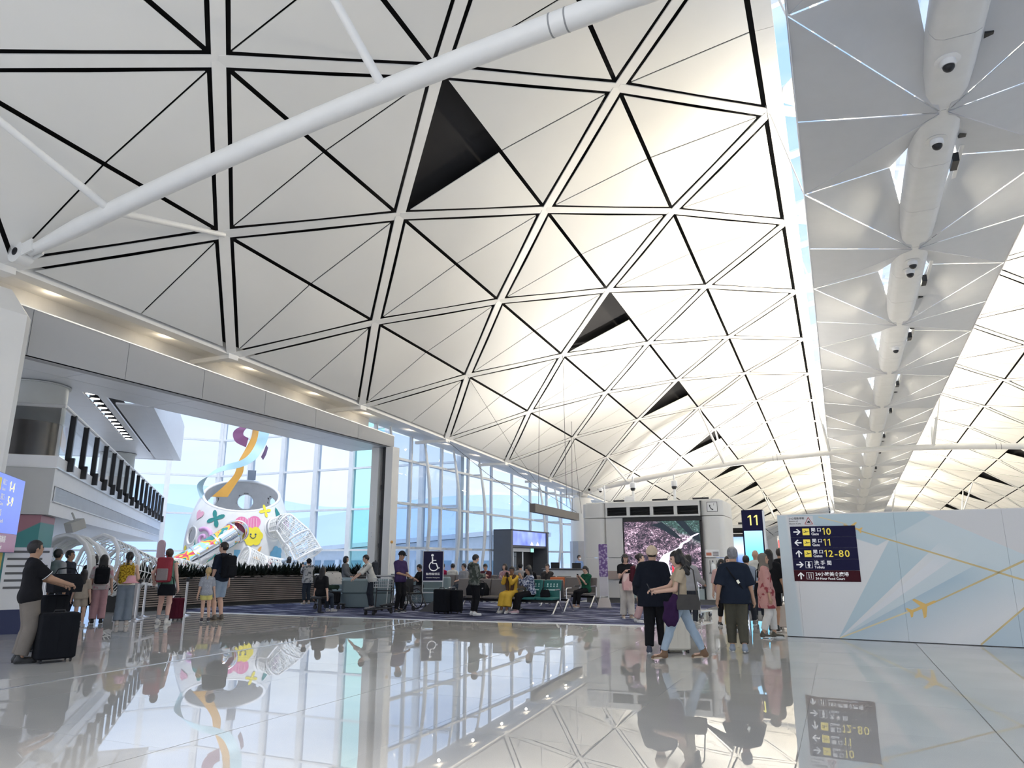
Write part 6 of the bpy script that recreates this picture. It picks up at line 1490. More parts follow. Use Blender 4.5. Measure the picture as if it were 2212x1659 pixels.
    if kind not in ('bald',):
        def hairf(P):
            d, q = head_sdf(P, .012 if kind != 'cap' else .006)
            x, y, z = q[..., 0], q[..., 1], q[..., 2]
            cut = np.maximum(np.minimum(y-.035-.5*np.maximum(z-.055, 0)*3, .05-z), np.where(z < -.02, y+.02, -1))   # face and ears stay free
            cut = np.maximum(cut, -.068-z) if kind in ('short','cap','buzz') else np.maximum(cut, -.09-z)
            d = np.maximum(d, cut)
            tw = 1.
            if kind == 'messy': d = smin(d, ellip(q, (0,-.02,.055), (.085,.105,.085)), .02)
            if kind == 'bob':
                for sx in (-1,1): d = smin(d, np.maximum(ellip(q, (sx*.068,-.012,-.05), (.032,.07,.085)), y-.05), .02)
                d = smin(d, ellip(q, (0,-.075,-.05), (.08,.045,.085)), .03)
            if kind == 'long':
                ln = hair[2] if len(hair) > 2 else .32
                for sx in (-.5, 0, .5): d = smin(d, cap(P, B(sx*.09,-.065,.0), B(sx*.10,-.095,-ln), .055, .038, (Hf, .7)), .03)
                for sx in (-1,1): d = smin(d, cap(P, B(sx*.075,-.03,.02), B(sx*.085,-.06,-ln*.7), .028, .024), .02)
            if kind == 'curly':
                ln = .27
                for i in range(40):
                    a_ = nzr.uniform(-1.9, 1.9); zz = nzr.uniform(-ln, .10); rr_ = .090+.085*max(0,-zz/ln)+nzr.uniform(-.01,.02); d = smin(d, ellip(q, (rr_*math.sin(a_), -rr_*math.cos(a_)*1.0-.005, zz), (.042,.042,.055)), .03)
            if kind == 'pony':
                ln = hair[2] if len(hair) > 2 else .25; d = smin(d, cap(P, B(0,-.10,.03), B(0,-.135,-.02), .028, .034), .02); d = smin(d, cap(P, B(0,-.135,-.02), B(.015,-.125,-ln), .034, .014), .02)
            if kind == 'bun': d = smin(d, ellip(q, (0,-.118,.045), (.042,.038,.042)), .015)
            return d
        l2, h2 = np.array(hc)-.50, np.array(hc)+.22
        if kind in ('short','cap','buzz','bun','messy','bob'): l2 = np.array(hc)-.22
        if kind == 'scarf':
            def hairf(P):
                d, q = head_sdf(P, .018); x, y, z = q[..., 0], q[..., 1], q[..., 2]
                d = smin(d, cap(P, B(0,-.02,-.06), B(0,-.01,-.19), .078, .125, (Hf, .9)), .05)
                return np.maximum(d, np.minimum(y-.052, .075-np.sqrt(x*x+(z+.012)**2*.62)))
            l2 = np.array(hc)-.36
        V, F = surfnet(hairf, l2, h2, min(gg, .0135)); done('headscarf' if kind == 'scarf' else 'hair', V, F, hm)
    if len(hair) > 2 and isinstance(hair[-1], dict):
        hw = hair[-1]; m_ = hw['m']
        def crown(P):
            d, q = head_sdf(P, .024); return np.maximum(d, .02-q[..., 2]+q[..., 1]*.45)
        brim = MB(); k = hw.get('dir', 1); nseg = 9; V_ = []
        for i in range(nseg+1):
            a_ = hw.get('span', .78)*(-1+2*i/nseg)
            for r_, zz in ((.094,.052),(hw.get('brim',.165),.04)): V_.append(B(r_*math.sin(a_), k*(r_*math.cos(a_)*1.02)-.008, zz))
        brim.add(V_+[p+Vector((0,0,.006)) for p in V_], [(2*i,2*i+1,2*i+3,2*i+2) for i in range(nseg)]+[(2*(nseg+1)+2*i+2,2*(nseg+1)+2*i+3,2*(nseg+1)+2*i+1,2*(nseg+1)+2*i) for i in range(nseg)])
        if hw['kind'] == 'cap':
            V, F = surfnet(crown, np.array(hc)-.2, np.array(hc)+.2, min(gg,.013)); done('cap', V, F, m_, brim)
        else:
            band = MB(); band.tube([B(.093*math.sin(t), .108*math.cos(t)-.012, .045) for t in np.linspace(0, 2*PI, 20, endpoint=False)], .013, 6, closed=True); brim.add(band.v, band.f); brim.v = [(p[0]*s,p[1]*s,p[2]*s) for p in brim.v]; brim.build('visor', m_, root)
    J = dict(SL=SL*s, SR=SR*s, WL=WL*s, WR=WR*s, EL=EL*s, ER=ER*s, chest=chest*s, hc=hc*s, pel=pel*s, s=s, T=lambda x, y, z: T(x, y, z)*s)
    return root, J
# ================================================================== bags
def suitcase(label, loc, rz, d=(.42,.26,.62), m=None, handle=0., hm=None, wheels=.05, name='suitcase'):
    s_ = thing(name, label, 'suitcase', loc, rz); m = m or black; w, t, h = d
    mb = MB(); mb.rbox((-w/2,-t/2,wheels),(w/2,t/2,wheels+h), .05, 4); mb.build('shell', m, s_, smooth=SM)
    for x in (-w*.3, 0, w*.3): mb = MB(); mb.box((x-.008,-t/2-.006,wheels+.06),(x+.008,-t/2,wheels+h-.06)); mb.build('ridge', m, s_)
    mb = MB(); mb.tube([(-.08,0,wheels+h),(-.07,0,wheels+h+.035),(.07,0,wheels+h+.035),(.08,0,wheels+h)], .012, 6); mb.build('grip', black, s_)
    for x in (-w*.38, w*.38):
        for y in (-t*.36, t*.36): mb = MB(); mb.tube([(x-.012,y,.026),(x+.012,y,.026)], .026, 10); mb.cbox((x,y,.045),(.03,.03,.02)); mb.build('wheel', black, s_)
    if handle:
        mb = MB(); 
        for x in (-.09,.09): mb.tube([(x,t*.36,wheels+h-.02),(x,t*.36,wheels+h+handle)], .009, 6)
        mb.build('pull_rods', alu, s_); mb = MB(); mb.rbox((-.11,t*.36-.018,wheels+h+handle-.01),(.11,t*.36+.018,wheels+h+handle+.025), .01); mb.build('pull_handle', black, s_)
    return s_
def backpack(label, pj, m, w=.31, h=.44, t=.17, z=.26, m2=None, pocket=True):
    root, J = pj; b_ = thing('backpack', label, 'backpack', root.location, root.rotation_euler.z); s = J['s']; T = J['T']
    c = T(0, .125+t/2, z); mb = MB(); mb.rbox((c.x-w/2*s, c.y-t/2*s, c.z-h/2*s),(c.x+w/2*s, c.y+t/2*s, c.z+h/2*s), .07*s, 4); mb.build('pack', m, b_, smooth=SM)
    if pocket: mb = MB(); mb.rbox((c.x-w*.38*s, c.y+t*.45*s, c.z-h*.42*s),(c.x+w*.38*s, c.y+t*.72*s, c.z+h*.05*s), .05*s, 4); mb.build('pocket', m2 or m, b_, smooth=SM)
    for sx in (-1, 1):
        a = T(sx*.095, .12, z+.18); mb = MB(); mb.tube([a, T(sx*.10,.06,.52), T(sx*.105,-.08,.49), T(sx*.115,-.125,.34), T(sx*.14,-.06,.16), T(sx*.12,.12,z-.17)], .016*s, 6); mb.build('shoulder_strap', m2 or m, b_, smooth=SM)
    mb = MB(); mb.tube([(c.x-.04*s,c.y,c.z+h/2*s),(c.x-.03*s,c.y,c.z+(h/2+.04)*s),(c.x+.03*s,c.y,c.z+(h/2+.04)*s),(c.x+.04*s,c.y,c.z+h/2*s)], .009*s, 6); mb.build('loop', m, b_)
    return b_
def handbag(label, loc, rz, w=.28, h=.20, t=.09, m=None, strap=.25, name='handbag', m2=None):
    b_ = thing(name, label, 'bag', loc, rz); m = m or black
    mb = MB(); V = []
    for z, k in ((0,1.),(h*.5,1.04),(h*.92,.9),(h,.82)):
        for x, y in ((-1,-1),(-.8,-1.25),(.8,-1.25),(1,-1),(1,1),(.8,1.25),(-.8,1.25),(-1,1)): V.append((x*w/2*k, y*t/2*k*(1 if z < h*.8 else .5), z))
    mb.add(V, [tuple(range(7,-1,-1)), tuple(range(24,32))]+[(i*8+j,i*8+(j+1)%8,(i+1)*8+(j+1)%8,(i+1)*8+j) for i in range(3) for j in range(8)]); mb.build('body', m, b_, smooth=SM)
    mb = MB(); mb.tube([(-w*.4,0,h*.95),(-w*.3,0,h+strap*.8),(0,0,h+strap),(w*.3,0,h+strap*.8),(w*.4,0,h*.95)], .010, 6); mb.build('strap', m2 or m, b_)
    return b_
def phone(label, loc, rz, tilt=.5):
    p_ = thing('phone', label, 'phone', loc, rz); mb = MB(); mb.rbox((-.036,-.005,-.075),(.036,.005,.075), .012, 3, axis=1); mb.xf(Matrix.Rotation(tilt,4,'X')); mb.build('case', black, p_)
    mb = MB(); mb.box((-.032,.0052,-.07),(.032,.0058,.07)); mb.xf(Matrix.Rotation(tilt,4,'X')); mb.build('screen', mat('phone_screen', (.05,.06,.08), .2), p_)
def world(pj, v):
    r = pj[0]; a = r.rotation_euler.z; v = Vector(v); return Vector((r.location.x+v.x*math.cos(a)-v.y*math.sin(a), r.location.y+v.x*math.sin(a)+v.y*math.cos(a), r.location.z+v.z))
C = lambda n, *c, **k: cloth(n, c, **k)
K0 = Vector((0,0,.008))
# ---------------------------------------------------------------- queue on the left
p = G(42,1432); taupe = C('taupe', .20,.175,.15); blk = C('black', .012,.012,.014)
m1 = person('man in a black polo shirt and loose taupe trousers pushing luggage', p, 1.77, facing(p, 1.75), 'tan', dict(m=blk, sleeve=.40, e=.024, eh=.02, hem=-.12), dict(kind='pants', m=taupe, e=(.03,.045)), (.03,.03,.03), ('short','black'), g=.0135, hr=(-.14,-.44,1.10), hl=(.10,-.42,1.08), head=(.15,-.1), fat=1.1, curl=1.0, sole=mat('sole_black', (.02,.02,.02)))
sleeve_w = mat('polo_trim', (.75,.75,.75))
for S_, E_ in (('SL','EL'),('SR','ER')):
    a, b_ = m1[1][S_], m1[1][E_]; q = a.lerp(b_, .80); d = (b_-a).normalized(); u = d.cross(Vector((0,1,0))).normalized(); w = d.cross(u); mb = MB(); mb.tube([q+(u*math.cos(t)+w*math.sin(t))*.083 for t in np.linspace(0,2*PI,18,endpoint=False)], .007, 5, closed=True); mb.build('sleeve_trim', sleeve_w, m1[0])
lug = C('luggage', .010,.011,.014)
suitcase('big black soft suitcase at the feet of the man in the polo', G(92,1432)+Vector((.02,.14,0)), facing(p, .25), (.52,.34,.66), lug)
suitcase('tall black suitcase behind the big one, with its handle raised', G(66,1412)+Vector((-.1,.3,0)), facing(p, .5), (.46,.30,.86), lug, handle=.26)
handbag('plump black cabin bag strapped on top of the tall suitcase', G(88,1412)+Vector((-.05,.28,.96)), facing(p, .4), .46, .30, .26, lug, .1, 'cabin_bag')
p = G(106,1357); grey_t = C('greytee', .30,.30,.31)
person('man in a grey T-shirt standing behind the black suitcases', p, 1.72, facing(p, 2.2), 'tan', dict(m=grey_t, e=.022, eh=.02), dict(kind='pants', m=C('char', .03,.035,.045)), (.05,.05,.05), ('short','black'), g=.018, head=(.2,-.25))
p = G(132,1351); person('man in a dark suit jacket looking past the queue', p, 1.70, facing(p, 1.1), 'tan', dict(m=C('suit', .025,.028,.04), sleeve=.95, e=.026, hem=-.16, name='jacket'), dict(kind='pants', m=C('suit', .025,.028,.04)), (.02,.02,.02), ('short','black'), g=.018, head=(.1,-.1))
p = G(186,1342); person('person in black clothes half hidden behind the girl with pink trousers', p, 1.62, facing(p, PI), 'mid', dict(m=blk, sleeve=.45), dict(kind='pants', m=blk), (.03,.03,.03), ('bob','black'), g=.019)
p = G(166,1354); beige = C('beige', .42,.35,.28)
person('small child with very long dark hair in a beige short set', p, 1.24, facing(p, PI-.2), 'light', dict(m=beige, sleeve=.40, e=.02, eh=.03), dict(kind='shorts', m=beige, len=.34, e=(.025,.045)), (.55,.45,.4), ('long','dark',.40), g=.0165, child=True, fl=(.10,.06,.09), fr=(-.12,-.08,.09), lean=.08)
p = G(207,1347); pinkp = C('pinkp', .50,.30,.32)
gp_ = person('girl in pink trousers and a white top wearing a black backpack', p, 1.60, facing(p, PI), 'light', dict(m=cloth('tiedye', (.62,.56,.55), pat=('noise',6,(.55,.30,.33),.55)), sleeve=.42, e=.024, eh=.02), dict(kind='pants', m=pinkp, e=(.022,.05)), (.02,.02,.02), ('long','black',.36), g=.0165)
backpack('black backpack on the girl with pink trousers', gp_, lug, .34, .42, .16)
handbag('small round black bag hanging at the hip of the girl with pink trousers', world(gp_, (.24,.02,.42)), gp_[0].rotation_euler.z+1.2, .2, .24, .08, lug, .3)
p = G(262,1352); jeansg = C('jeansg', .20,.235,.28)
yw = person('woman in a white sleeveless top and wide grey jeans wearing a gold backpack', p, 1.66, facing(p, PI-.1), 'light', dict(m=C('ivory', .66,.62,.55), sleeve=0, hem=.0), dict(kind='pants', m=jeansg, e=(.02,.062), len=.95), (.55,.48,.42), ('pony','black',.34), g=.0155, hl=(.22,-.22,1.02), hr=(-.20,-.25,1.05))
goldm = cloth('goldpack', (.50,.33,.03), pat=('noise',30,(.18,.10,.01),.52)); backpack('glittering gold backpack on the woman in grey jeans', yw, goldm, .33, .44, .15)
ph = thing('sun_hat', 'pale pink sun hat held by the woman with the gold backpack', 'hat', GD(289, 18.8)+Vector((0,0,.98)), .3); mb = MB(); mb.lathe([(.001,.17),(.07,.165),(.10,.10),(.11,.04)], 18, cap=False); mb.lathe([(.11,.04),(.19,.0),(.195,.005)], 18, cap=False); mb.build('hat', cloth('pinkhat', (.66,.36,.40), pat=('dots',14,(.5,.2,.25),.15)), ph, smooth=True)
p = G(350,1347); green_t = C('tankgreen', .14,.28,.21)
rw = person('woman in a green tank top and denim shorts with a big red backpack', p, 1.74, facing(p, PI-.35), 'pink', dict(m=green_t, sleeve=0, hem=-.05), dict(kind='shorts', m=C('denims', .16,.20,.26), len=.26, e=(.018,.035)), (.66,.64,.6), ('bun','brown'), g=.0155, hl=(.30,.0,.98), socks=C('sockg', .35,.36,.38), fl=(.14,-.08,.09), fr=(-.13,.10,.09))
backpack('big red and grey hiking backpack on the woman in the green tank top', rw, C('redpack', .30,.045,.06), .34, .58, .20, .30, C('packgrey', .26,.22,.22))
handbag('black shoulder bag slung low on the woman with the red backpack', world(rw, (-.10,.20,.66)), rw[0].rotation_euler.z, .36, .26, .14, lug, .2)
suitcase('small maroon bag on wheels standing beside the woman in shorts', G(371,1341)+Vector((0,.1,0)), facing(p, .5), (.30,.26,.50), C('maroonb', .10,.015,.03), name='rolling_bag')
p = G(440,1343); person('little blond girl in a grey T-shirt and yellow shorts', p, 1.27, facing(p, PI), 'light', dict(m=cloth('kidgrey', (.34,.36,.40), pat=('dots',30,(.5,.52,.56),.25)), sleeve=.40, e=.018, eh=.02), dict(kind='shorts', m=C('yels', .66,.60,.20), len=.24, e=(.02,.035)), (.05,.04,.05), ('pony','blond',.22), g=.0145, child=True, fl=(.07,.0,.09), fr=(-.14,-.10,.09))
p = G(468,1340); navy_t = C('navyt', .016,.022,.036)
dad = person('tall man in a navy T-shirt and light denim shorts wearing a black backpack', p, 1.92, facing(p, PI+.75), 'light', dict(m=navy_t, sleeve=.42, e=.018, eh=.015), dict(kind='shorts', m=C('denimd', .26,.33,.42), len=.47, e=(.026,.05)), (.10,.08,.06), ('short','dark'), g=.0155, hl=(.20,-.06,.84), head=(.35,-.05), sole=mat('sole_tan', (.30,.25,.18)))
backpack('black backpack on the tall man in denim shorts', dad, lug, .33, .50, .20, .24)
# ---------------------------------------------------------------- around the planter and sofas
p = GD(624, 30.5); person('woman in a pale blue top lifting her arms behind the planter', p, 1.60, facing(p, PI-.3), 'light', dict(m=C('paleblue', .36,.44,.54), sleeve=.9, e=.03), dict(kind='pants', m=jeansg), (.4,.4,.4), ('long','black',.36), g=.021, hl=(.10,-.05,1.62), hr=(-.22,-.10,1.55), lean=.15)
p = G(661,1306)+K0; pb = person('boy in a patterned grey shirt taking a photo over the planter', p, 1.50, facing(p, PI+.5), 'light', dict(m=cloth('camog', (.42,.42,.42), pat=('noise',9,(.10,.11,.12),.55)), sleeve=.9, e=.03, eh=.03, hem=-.14), dict(kind='pants', m=C('darkj', .035,.045,.06), len=.92), (.50,.42,.34), ('short','black',dict(kind='cap', m=C('capblk', .02,.02,.022), brim=.13)), g=.018, hl=(.06,-.36,1.42), hr=(-.10,-.36,1.40))
phone('phone held up by the boy in the patterned shirt', world(pb, (0,-.40,1.32)), pb[0].rotation_euler.z, 0.)
handbag('dark olive cross-body bag on the boy taking a photo', world(pb, (-.22,.0,.72)), pb[0].rotation_euler.z+1.2, .24, .22, .09, C('olivebag', .05,.055,.045), .3)
p = GD(697, 22.3)+K0; person('seated person with long black hair beside the loaded trolley', p, 1.58, facing(p, PI-.7), 'light', dict(m=blk, sleeve=.5, e=.02), dict(kind='pants', m=C('darkj', .035,.045,.06)), (.4,.4,.4), ('long','black',.44), g=.019, sit=dict(h=.60), lean=.12)
st_ = thing('stool', 'low black stool under the person beside the loaded trolley', 'stool', p, facing(p, PI-.7)); mb = MB(); mb.rbox((-.2,-.2,.38),(.2,.2,.45), .05); mb.build('seat', black, st_); mb = MB(); mb.lathe([(.17,0),(.06,.03),(.05,.38)], 14); mb.build('pedestal', black_metal, st_)
tq = G(703,1317)+Vector((0,.2,.008)); trz = facing(G(703,1317), .9)
suitcase('black suitcase lying on the loaded trolley', tq+Vector((0,0,.15)), trz, (.44,.5,.34), lug, wheels=.03); suitcase('dark green bag on top of the trolley suitcase', tq+Vector((0,-.02,.56)), trz, (.42,.42,.12), C('greenb', .03,.055,.04), wheels=.03, name='soft_bag')
tote = handbag('white tote bag with small black figures on the loaded trolley', tq+Vector((.08,-.05,.74)), facing(tq, .1), .56, .36, .2, cloth('totep', (.62,.59,.54), pat=('dots',11,(.03,.03,.03),.16)), .02, 'tote_bag')
p = GD(737, 25.6); person('woman in a grey cardigan turned toward the sofas behind the planter', p+Vector((-.5,.95,0)), 1.60, facing(p, 1.2), 'light', dict(m=C('cardi', .13,.135,.145), sleeve=.85, e=.026, eh=.02), dict(kind='pants', m=blk), (.1,.1,.1), ('bob','black'), g=.02, hl=(.12,-.26,.95), hr=(-.10,-.28,.95))
p = GD(806, 23.4)+K0; wp = person('person in a white shirt bending over the sofa back', p, 1.66, facing(p, -1.25), 'light', dict(m=C('whites', .62,.61,.56), sleeve=.62, e=.028, eh=.02), dict(kind='pants', m=C('char', .03,.035,.045)), (.3,.3,.3), ('short','black'), g=.018, lean=.42, hl=(.12,-.62,.95), hr=(-.14,-.62,.92), head=(0,.2))
backpack('grey backpack on the person bending over the sofa', wp, C('greypk', .05,.055,.065), .30, .42, .16)
p = GD(866, 21.9)+K0; person('staff member in a purple polo and cap looking down at papers', p, 1.72, facing(p, .75), 'tan', dict(m=C('purplep', .055,.035,.10), sleeve=.45, e=.022, eh=.02), dict(kind='pants', m=blk), (.03,.03,.03), ('cap','black',dict(kind='cap', m=C('capblk', .02,.02,.022), brim=.14)), g=.0175, hl=(.10,-.30,1.02), hr=(-.10,-.32,1.05), head=(.1,.35))
p = GD(908, 25.6)+K0; bq = person('boy in a black T-shirt sitting on the sofa with a phone', p, 1.58, facing(p, -1.1), 'light', dict(m=blk, sleeve=.45, e=.022), dict(kind='pants', m=C('greyj', .10,.105,.115)), (.66,.66,.64), ('short','black'), g=.0185, sit=dict(h=.66), hl=(.05,-.36,.98), hr=(-.08,-.36,.98), head=(0,.3), fl=(.12,-.60,.12), fr=(-.05,-.45,.12))
phone('phone in the hands of the boy on the sofa', world(bq, (0,-.44,.90)), bq[0].rotation_euler.z, .6)
# ---------------------------------------------------------------- lounge seats
def seated(label, px, back, turn=0., H=1.66, topm=None, slv=.45, hair=('short','black'), **k):
    y = 25.66 if back else 24.62; d = ray(px, 1207); kw = dict(hl=(.09,-.29,.76), hr=(-.09,-.29,.74)); kw.update(k)
    return person(label, Vector((d.x/d.y*y, y, .008)), H, (PI if back else 0)+turn, kw.pop('skin', 'light'), dict(m=topm or blk, sleeve=slv, e=.022, eh=.015), dict(kind='pants', m=C('darkj', .035,.045,.06)), (.3,.3,.3), hair, g=.0205, sit=dict(h=.60), **kw)
gt_ = C('greytee', .30,.30,.31)
seated('person in a crimson hoodie sitting beyond the wheelchair sign', 957, 1, -.2, topm=C('crimson', .32,.02,.07), slv=.95)
seated('person in a white shirt sitting with bowed head near the lounge windows', 978, 1, .2, topm=C('whites', .62,.61,.56), head=(0,.3)); seated('young man in a grey T-shirt looking back over the seats', 1002, 0, -.3, topm=gt_, head=(-.3,0)); seated('woman in a dark cardigan sitting with her back to the young man in grey', 1016, 1, -.3, hair=('bob','black'), topm=C('cardi', .13,.135,.145))
seated('person in a dark red top reading a phone behind the camouflage hoodie', 1049, 0, .2, topm=C('maroont', .09,.03,.04), head=(0,.35), hl=(.06,-.28,.92), hr=(-.06,-.28,.92)); seated('person in a patterned blouse sitting under the gate screen', 1090, 0, -.2, hair=('bob','black'), topm=cloth('blouse', (.40,.22,.24), pat=('noise',9,(.6,.5,.5),.5)))
seated('man in a black cap sitting in the row behind the teal seats', 1124, 1, .3, topm=gt_, hair=('cap','black',dict(kind='cap', m=C('capblk', .02,.02,.022)))); seated('man in a black T-shirt bending over his lap before the gate', 1147, 0, .1, topm=blk, lean=.35, head=(0,.5), skin='tan'); seated('person in a dark jacket resting chin on hand behind the teal seats', 1182, 0, .1, topm=C('jack', .05,.045,.045), slv=.95, hl=(.05,-.22,1.08))
p = G(1024,1330)+K0; camo_ = cloth('camo', (.055,.065,.055), pat=('noise',8,(.16,.17,.15),.52)); cb = person('boy in a camouflage hoodie and black track pants standing with a phone', p, 1.62, facing(p, 2.05), 'light', dict(m=camo_, sleeve=.95, e=.034, eh=.02, name='hoodie'), dict(kind='pants', m=blk, len=.96, e=(.012,.014)), (.70,.70,.68), ('short','black'), g=.0165, hl=(.08,-.30,1.12), hr=(-.12,-.28,1.12), head=(0,.3))
phone('phone held by the boy in the camouflage hoodie', world(cb, (-.0,-.33,1.09)), cb[0].rotation_euler.z, .5)
hood = MB(); hood.ell(cb[1]['T'](0,.10,.50), (.10,.07,.07), 14, 8); hood.build('hood', camo_, cb[0], smooth=True)
R1 = Vector((-9.12,19.85,.008)); a1 = math.radians(-4)
def onrow(x, y=.02): return R1+Vector((x*math.cos(a1)-y*math.sin(a1), x*math.sin(a1)+y*math.cos(a1), 0))
yel = C('mustard', .68,.43,.06); brn = C('brownsh', .09,.05,.03)
yq = person('seated woman in a mustard yellow dress and brown shawl looking at a phone', onrow(.27), 1.60, a1+.05, 'dark', dict(m=yel, sleeve=.9, e=.026, eh=.02), dict(kind='pants', m=yel, len=.86, e=(.035,.10)), (.66,.64,.60), ('bun','black'), g=.0165, sit=dict(h=.60), hl=(.05,-.32,1.12), hr=(-.08,-.32,1.12), head=(.2,.15), fl=(.06,-.50,.09), fr=(-.14,-.46,.09))
sh_ = MB(); T = yq[1]['T']
for sx in (-1,1): sh_.tube([T(sx*.05,.09,.50), T(sx*.11,-.04,.50), T(sx*.10,-.135,.30), T(sx*.07,-.15,.10), T(sx*.08,-.19,-.02)], [.05,.06,.06,.055,.04], 8)
for i, nm in ((0,'shawl'),): sh_.build(nm, brn, yq[0], smooth=True)
phone('phone held between the two seated women', world(yq, (.02,-.36,1.06)), yq[0].rotation_euler.z, .3)
pw_ = cloth('patt', (.50,.53,.60), pat=('noise',22,(.08,.10,.18),.5))
person('seated long-haired woman in a blue and white blouse beside the yellow dress', onrow(.90), 1.62, a1-.75, 'tan', dict(m=pw_, sleeve=.85, e=.024, eh=.02, hem=-.06), dict(kind='pants', m=blk, e=(.02,.04)), (.60,.42,.46), ('long','black',.46), g=.0165, sit=dict(h=.60), hl=(.06,-.34,1.06), hr=(-.10,-.34,1.08), head=(-.1,.2), lean=.12)
handbag('black travel bag lying on the taupe seats', onrow(-.85,-.05)+Vector((0,0,.455)), a1, .62, .36, .28, lug, .06, 'travel_bag'); handbag('small round black bag on the end teal seat', onrow(1.38,-.05)+Vector((0,0,.455)), a1, .24, .2, .14, lug, .05)
suitcase('upright black suitcase beside the taupe seats', G(948,1327)+Vector((0,.15,.008)), a1, (.44,.28,.62), lug); suitcase('second upright black suitcase touching the first by the seats', G(977,1326)+Vector((0,.12,.008)), a1, (.44,.28,.60), lug)
bw_ = thing('floor_wedge', 'dark wedge foot of a floor stand beside the suitcases', 'stand foot', G(922,1322)+Vector((0,.2,.008)), .2); mb = MB(); mb.add([(-.3,-.25,0),(.25,-.25,0),(.25,.25,0),(-.3,.25,0),(.12,-.12,.30),(.22,-.12,.32),(.22,.12,.32),(.12,.12,.30)], [(3,2,1,0),(4,5,6,7),(0,1,5,4),(1,2,6,5),(2,3,7,6),(3,0,4,7)]); mb.build('foot', mat('wedge_grey', (.05,.05,.055)), bw_)
cr_ = thing('walking_stick', 'black walking stick lying on the carpet under the teal seats', 'stick', G(1125,1318)+K0, 0.); mb = MB(); mb.tube([(0,0,.014),(.85,-.02,.014)], .011, 6); mb.build('shaft', black, cr_)
p = GD(1266, 25.1)+K0; gw = person('seated woman in a green T-shirt reading her phone by the banner', Vector((-7.56,22.86,.008)), 1.60, math.radians(-8)-.35, 'light', dict(m=C('greent', .015,.085,.05), sleeve=.45, e=.022, eh=.02), dict(kind='pants', m=blk), (.35,.25,.2), ('pony','black',.18), g=.0175, sit=dict(h=.60), hl=(.06,-.30,.98), hr=(-.08,-.30,.98), head=(.1,.35))
phone('phone held by the woman in the green T-shirt', world(gw, (-.0,-.34,.98)), gw[0].rotation_euler.z, .6)
handbag('black jacket heaped on the orange seat', Vector((-8.72,22.92,.463)), .1, .50, .34, .24, blk, .03, 'folded_jacket')
p = GD(1251, 34.8)+K0; stf = person('staff member with a white mask and blue shirt behind the boarding counter', p, 1.68, facing(p, .6), 'light', dict(m=C('bluesh', .20,.30,.55), sleeve=.85), dict(kind='pants', m=C('darkj', .035,.045,.06)), (.05,.05,.05), ('short','black'), g=.022); mk = MB(); h_ = stf[1]['hc']; mk.ell((h_.x, h_.y-.075, h_.z-.045), (.058,.035,.045), 10, 6); mk.build('face_mask', mat('mask_white', (.8,.82,.84)), stf[0], smooth=True)
# ---------------------------------------------------------------- walkers on the right
p = G(1355,1337)+K0; cream = C('cream', .60,.56,.50)
vw = person('woman in a grey sun visor and cream trousers carrying a pink bag', p, 1.62, facing(p, .25), 'light', dict(m=blk, sleeve=.3, hem=-.02), dict(kind='pants', m=cream, e=(.02,.055)), (.45,.36,.28), ('bob','black',dict(kind='visor', m=C('visorg', .12,.12,.125), brim=.19, span=1.0)), g=.0165, hr=(-.10,-.26,1.24), hl=(.22,-.10,.95), fl=(.10,-.08,.09))
handbag('pink bag with ribbon ears hugged by the woman in the visor', world(vw, (.06,-.26,.72)), vw[0].rotation_euler.z, .42, .42, .16, cloth('pinkbag', (.55,.34,.33), pat=('noise',5,(.62,.48,.45),.55)), .1)
p = G(1390,1346)+K0; pinkt = C('pinkt', .52,.34,.33)
pw2 = person('woman in pink trousers and a white T-shirt looking aside beside the man in the cap', p, 1.62, facing(p, 1.25), 'light', dict(m=C('ivory', .66,.62,.55), sleeve=.42, e=.022), dict(kind='pants', m=pinkt, e=(.02,.05)), (.6,.58,.55), ('bun','dark'), g=.0165, head=(.25,-.05), fl=(.08,-.15,.09), fr=(-.08,.15,.1))
backpack('maroon backpack on the woman in pink trousers', pw2, C('maroonp', .06,.012,.02), .28, .42, .15)
p = G(1418,1410); jk = C('navyj', .010,.012,.019)
person('man in a loose black jacket and black trousers with a beige baseball cap', p, 1.70, facing(p, PI-.12), 'mid', dict(m=jk, sleeve=.85, e=.04, eh=.045, hem=-.20, cuff=.02, name='jacket'), dict(kind='pants', m=blk, e=(.018,.03)), (.05,.055,.08), ('cap','dark',dict(kind='cap', m=C('capbeige', .58,.46,.34))), g=.0135, hl=(.28,-.12,.92), hr=(-.27,-.06,.90), fat=1.12, sh=1.08, fl=(.10,.10,.09), fr=(-.10,-.12,.09), head=(.1,0))
suitcase('cream hard-shell suitcase rolled beside the man in the cap', G(1461,1411)+Vector((0,.1,0)), facing(p, .12), (.42,.26,.52), mat('cream_shell', (.66,.62,.53), .4), handle=.40)
suitcase('small black case behind the cream suitcase', G(1432,1400)+Vector((.12,.15,0)), facing(p, .3), (.34,.24,.46), lug)
p = G(1476,1428); ltj = C('ltjeans', .34,.42,.50)
cg = person('woman with wavy black hair in a tan top and light jeans, walking with a phone', p, 1.62, facing(p, -1.48), 'light', dict(m=C('tantop', .46,.37,.26), sleeve=.26, e=.022, eh=.015, hem=-.02), dict(kind='pants', m=ltj, e=(.012,.018), len=.95), mat('boot_brown', (.17,.095,.05), .7), ('curly','black'), g=.0135, hl=(.10,-.34,1.08), hr=(-.10,-.40,1.10), fl=(.05,-.33,.095), fr=(-.06,.36,.10), head=(.1,.25), sole=mat('sole_cream', (.52,.42,.30)), curl=.9)
phone('phone in a grey case held by the woman in the tan top', world(cg, (-.06,-.46,1.06)), cg[0].rotation_euler.z, .4)
handbag('grey shoulder bag at the hip of the woman in the tan top', world(cg, (.20,.10,.76)), cg[0].rotation_euler.z+PI/2, .34, .22, .10, C('greybag', .07,.065,.06), .45)
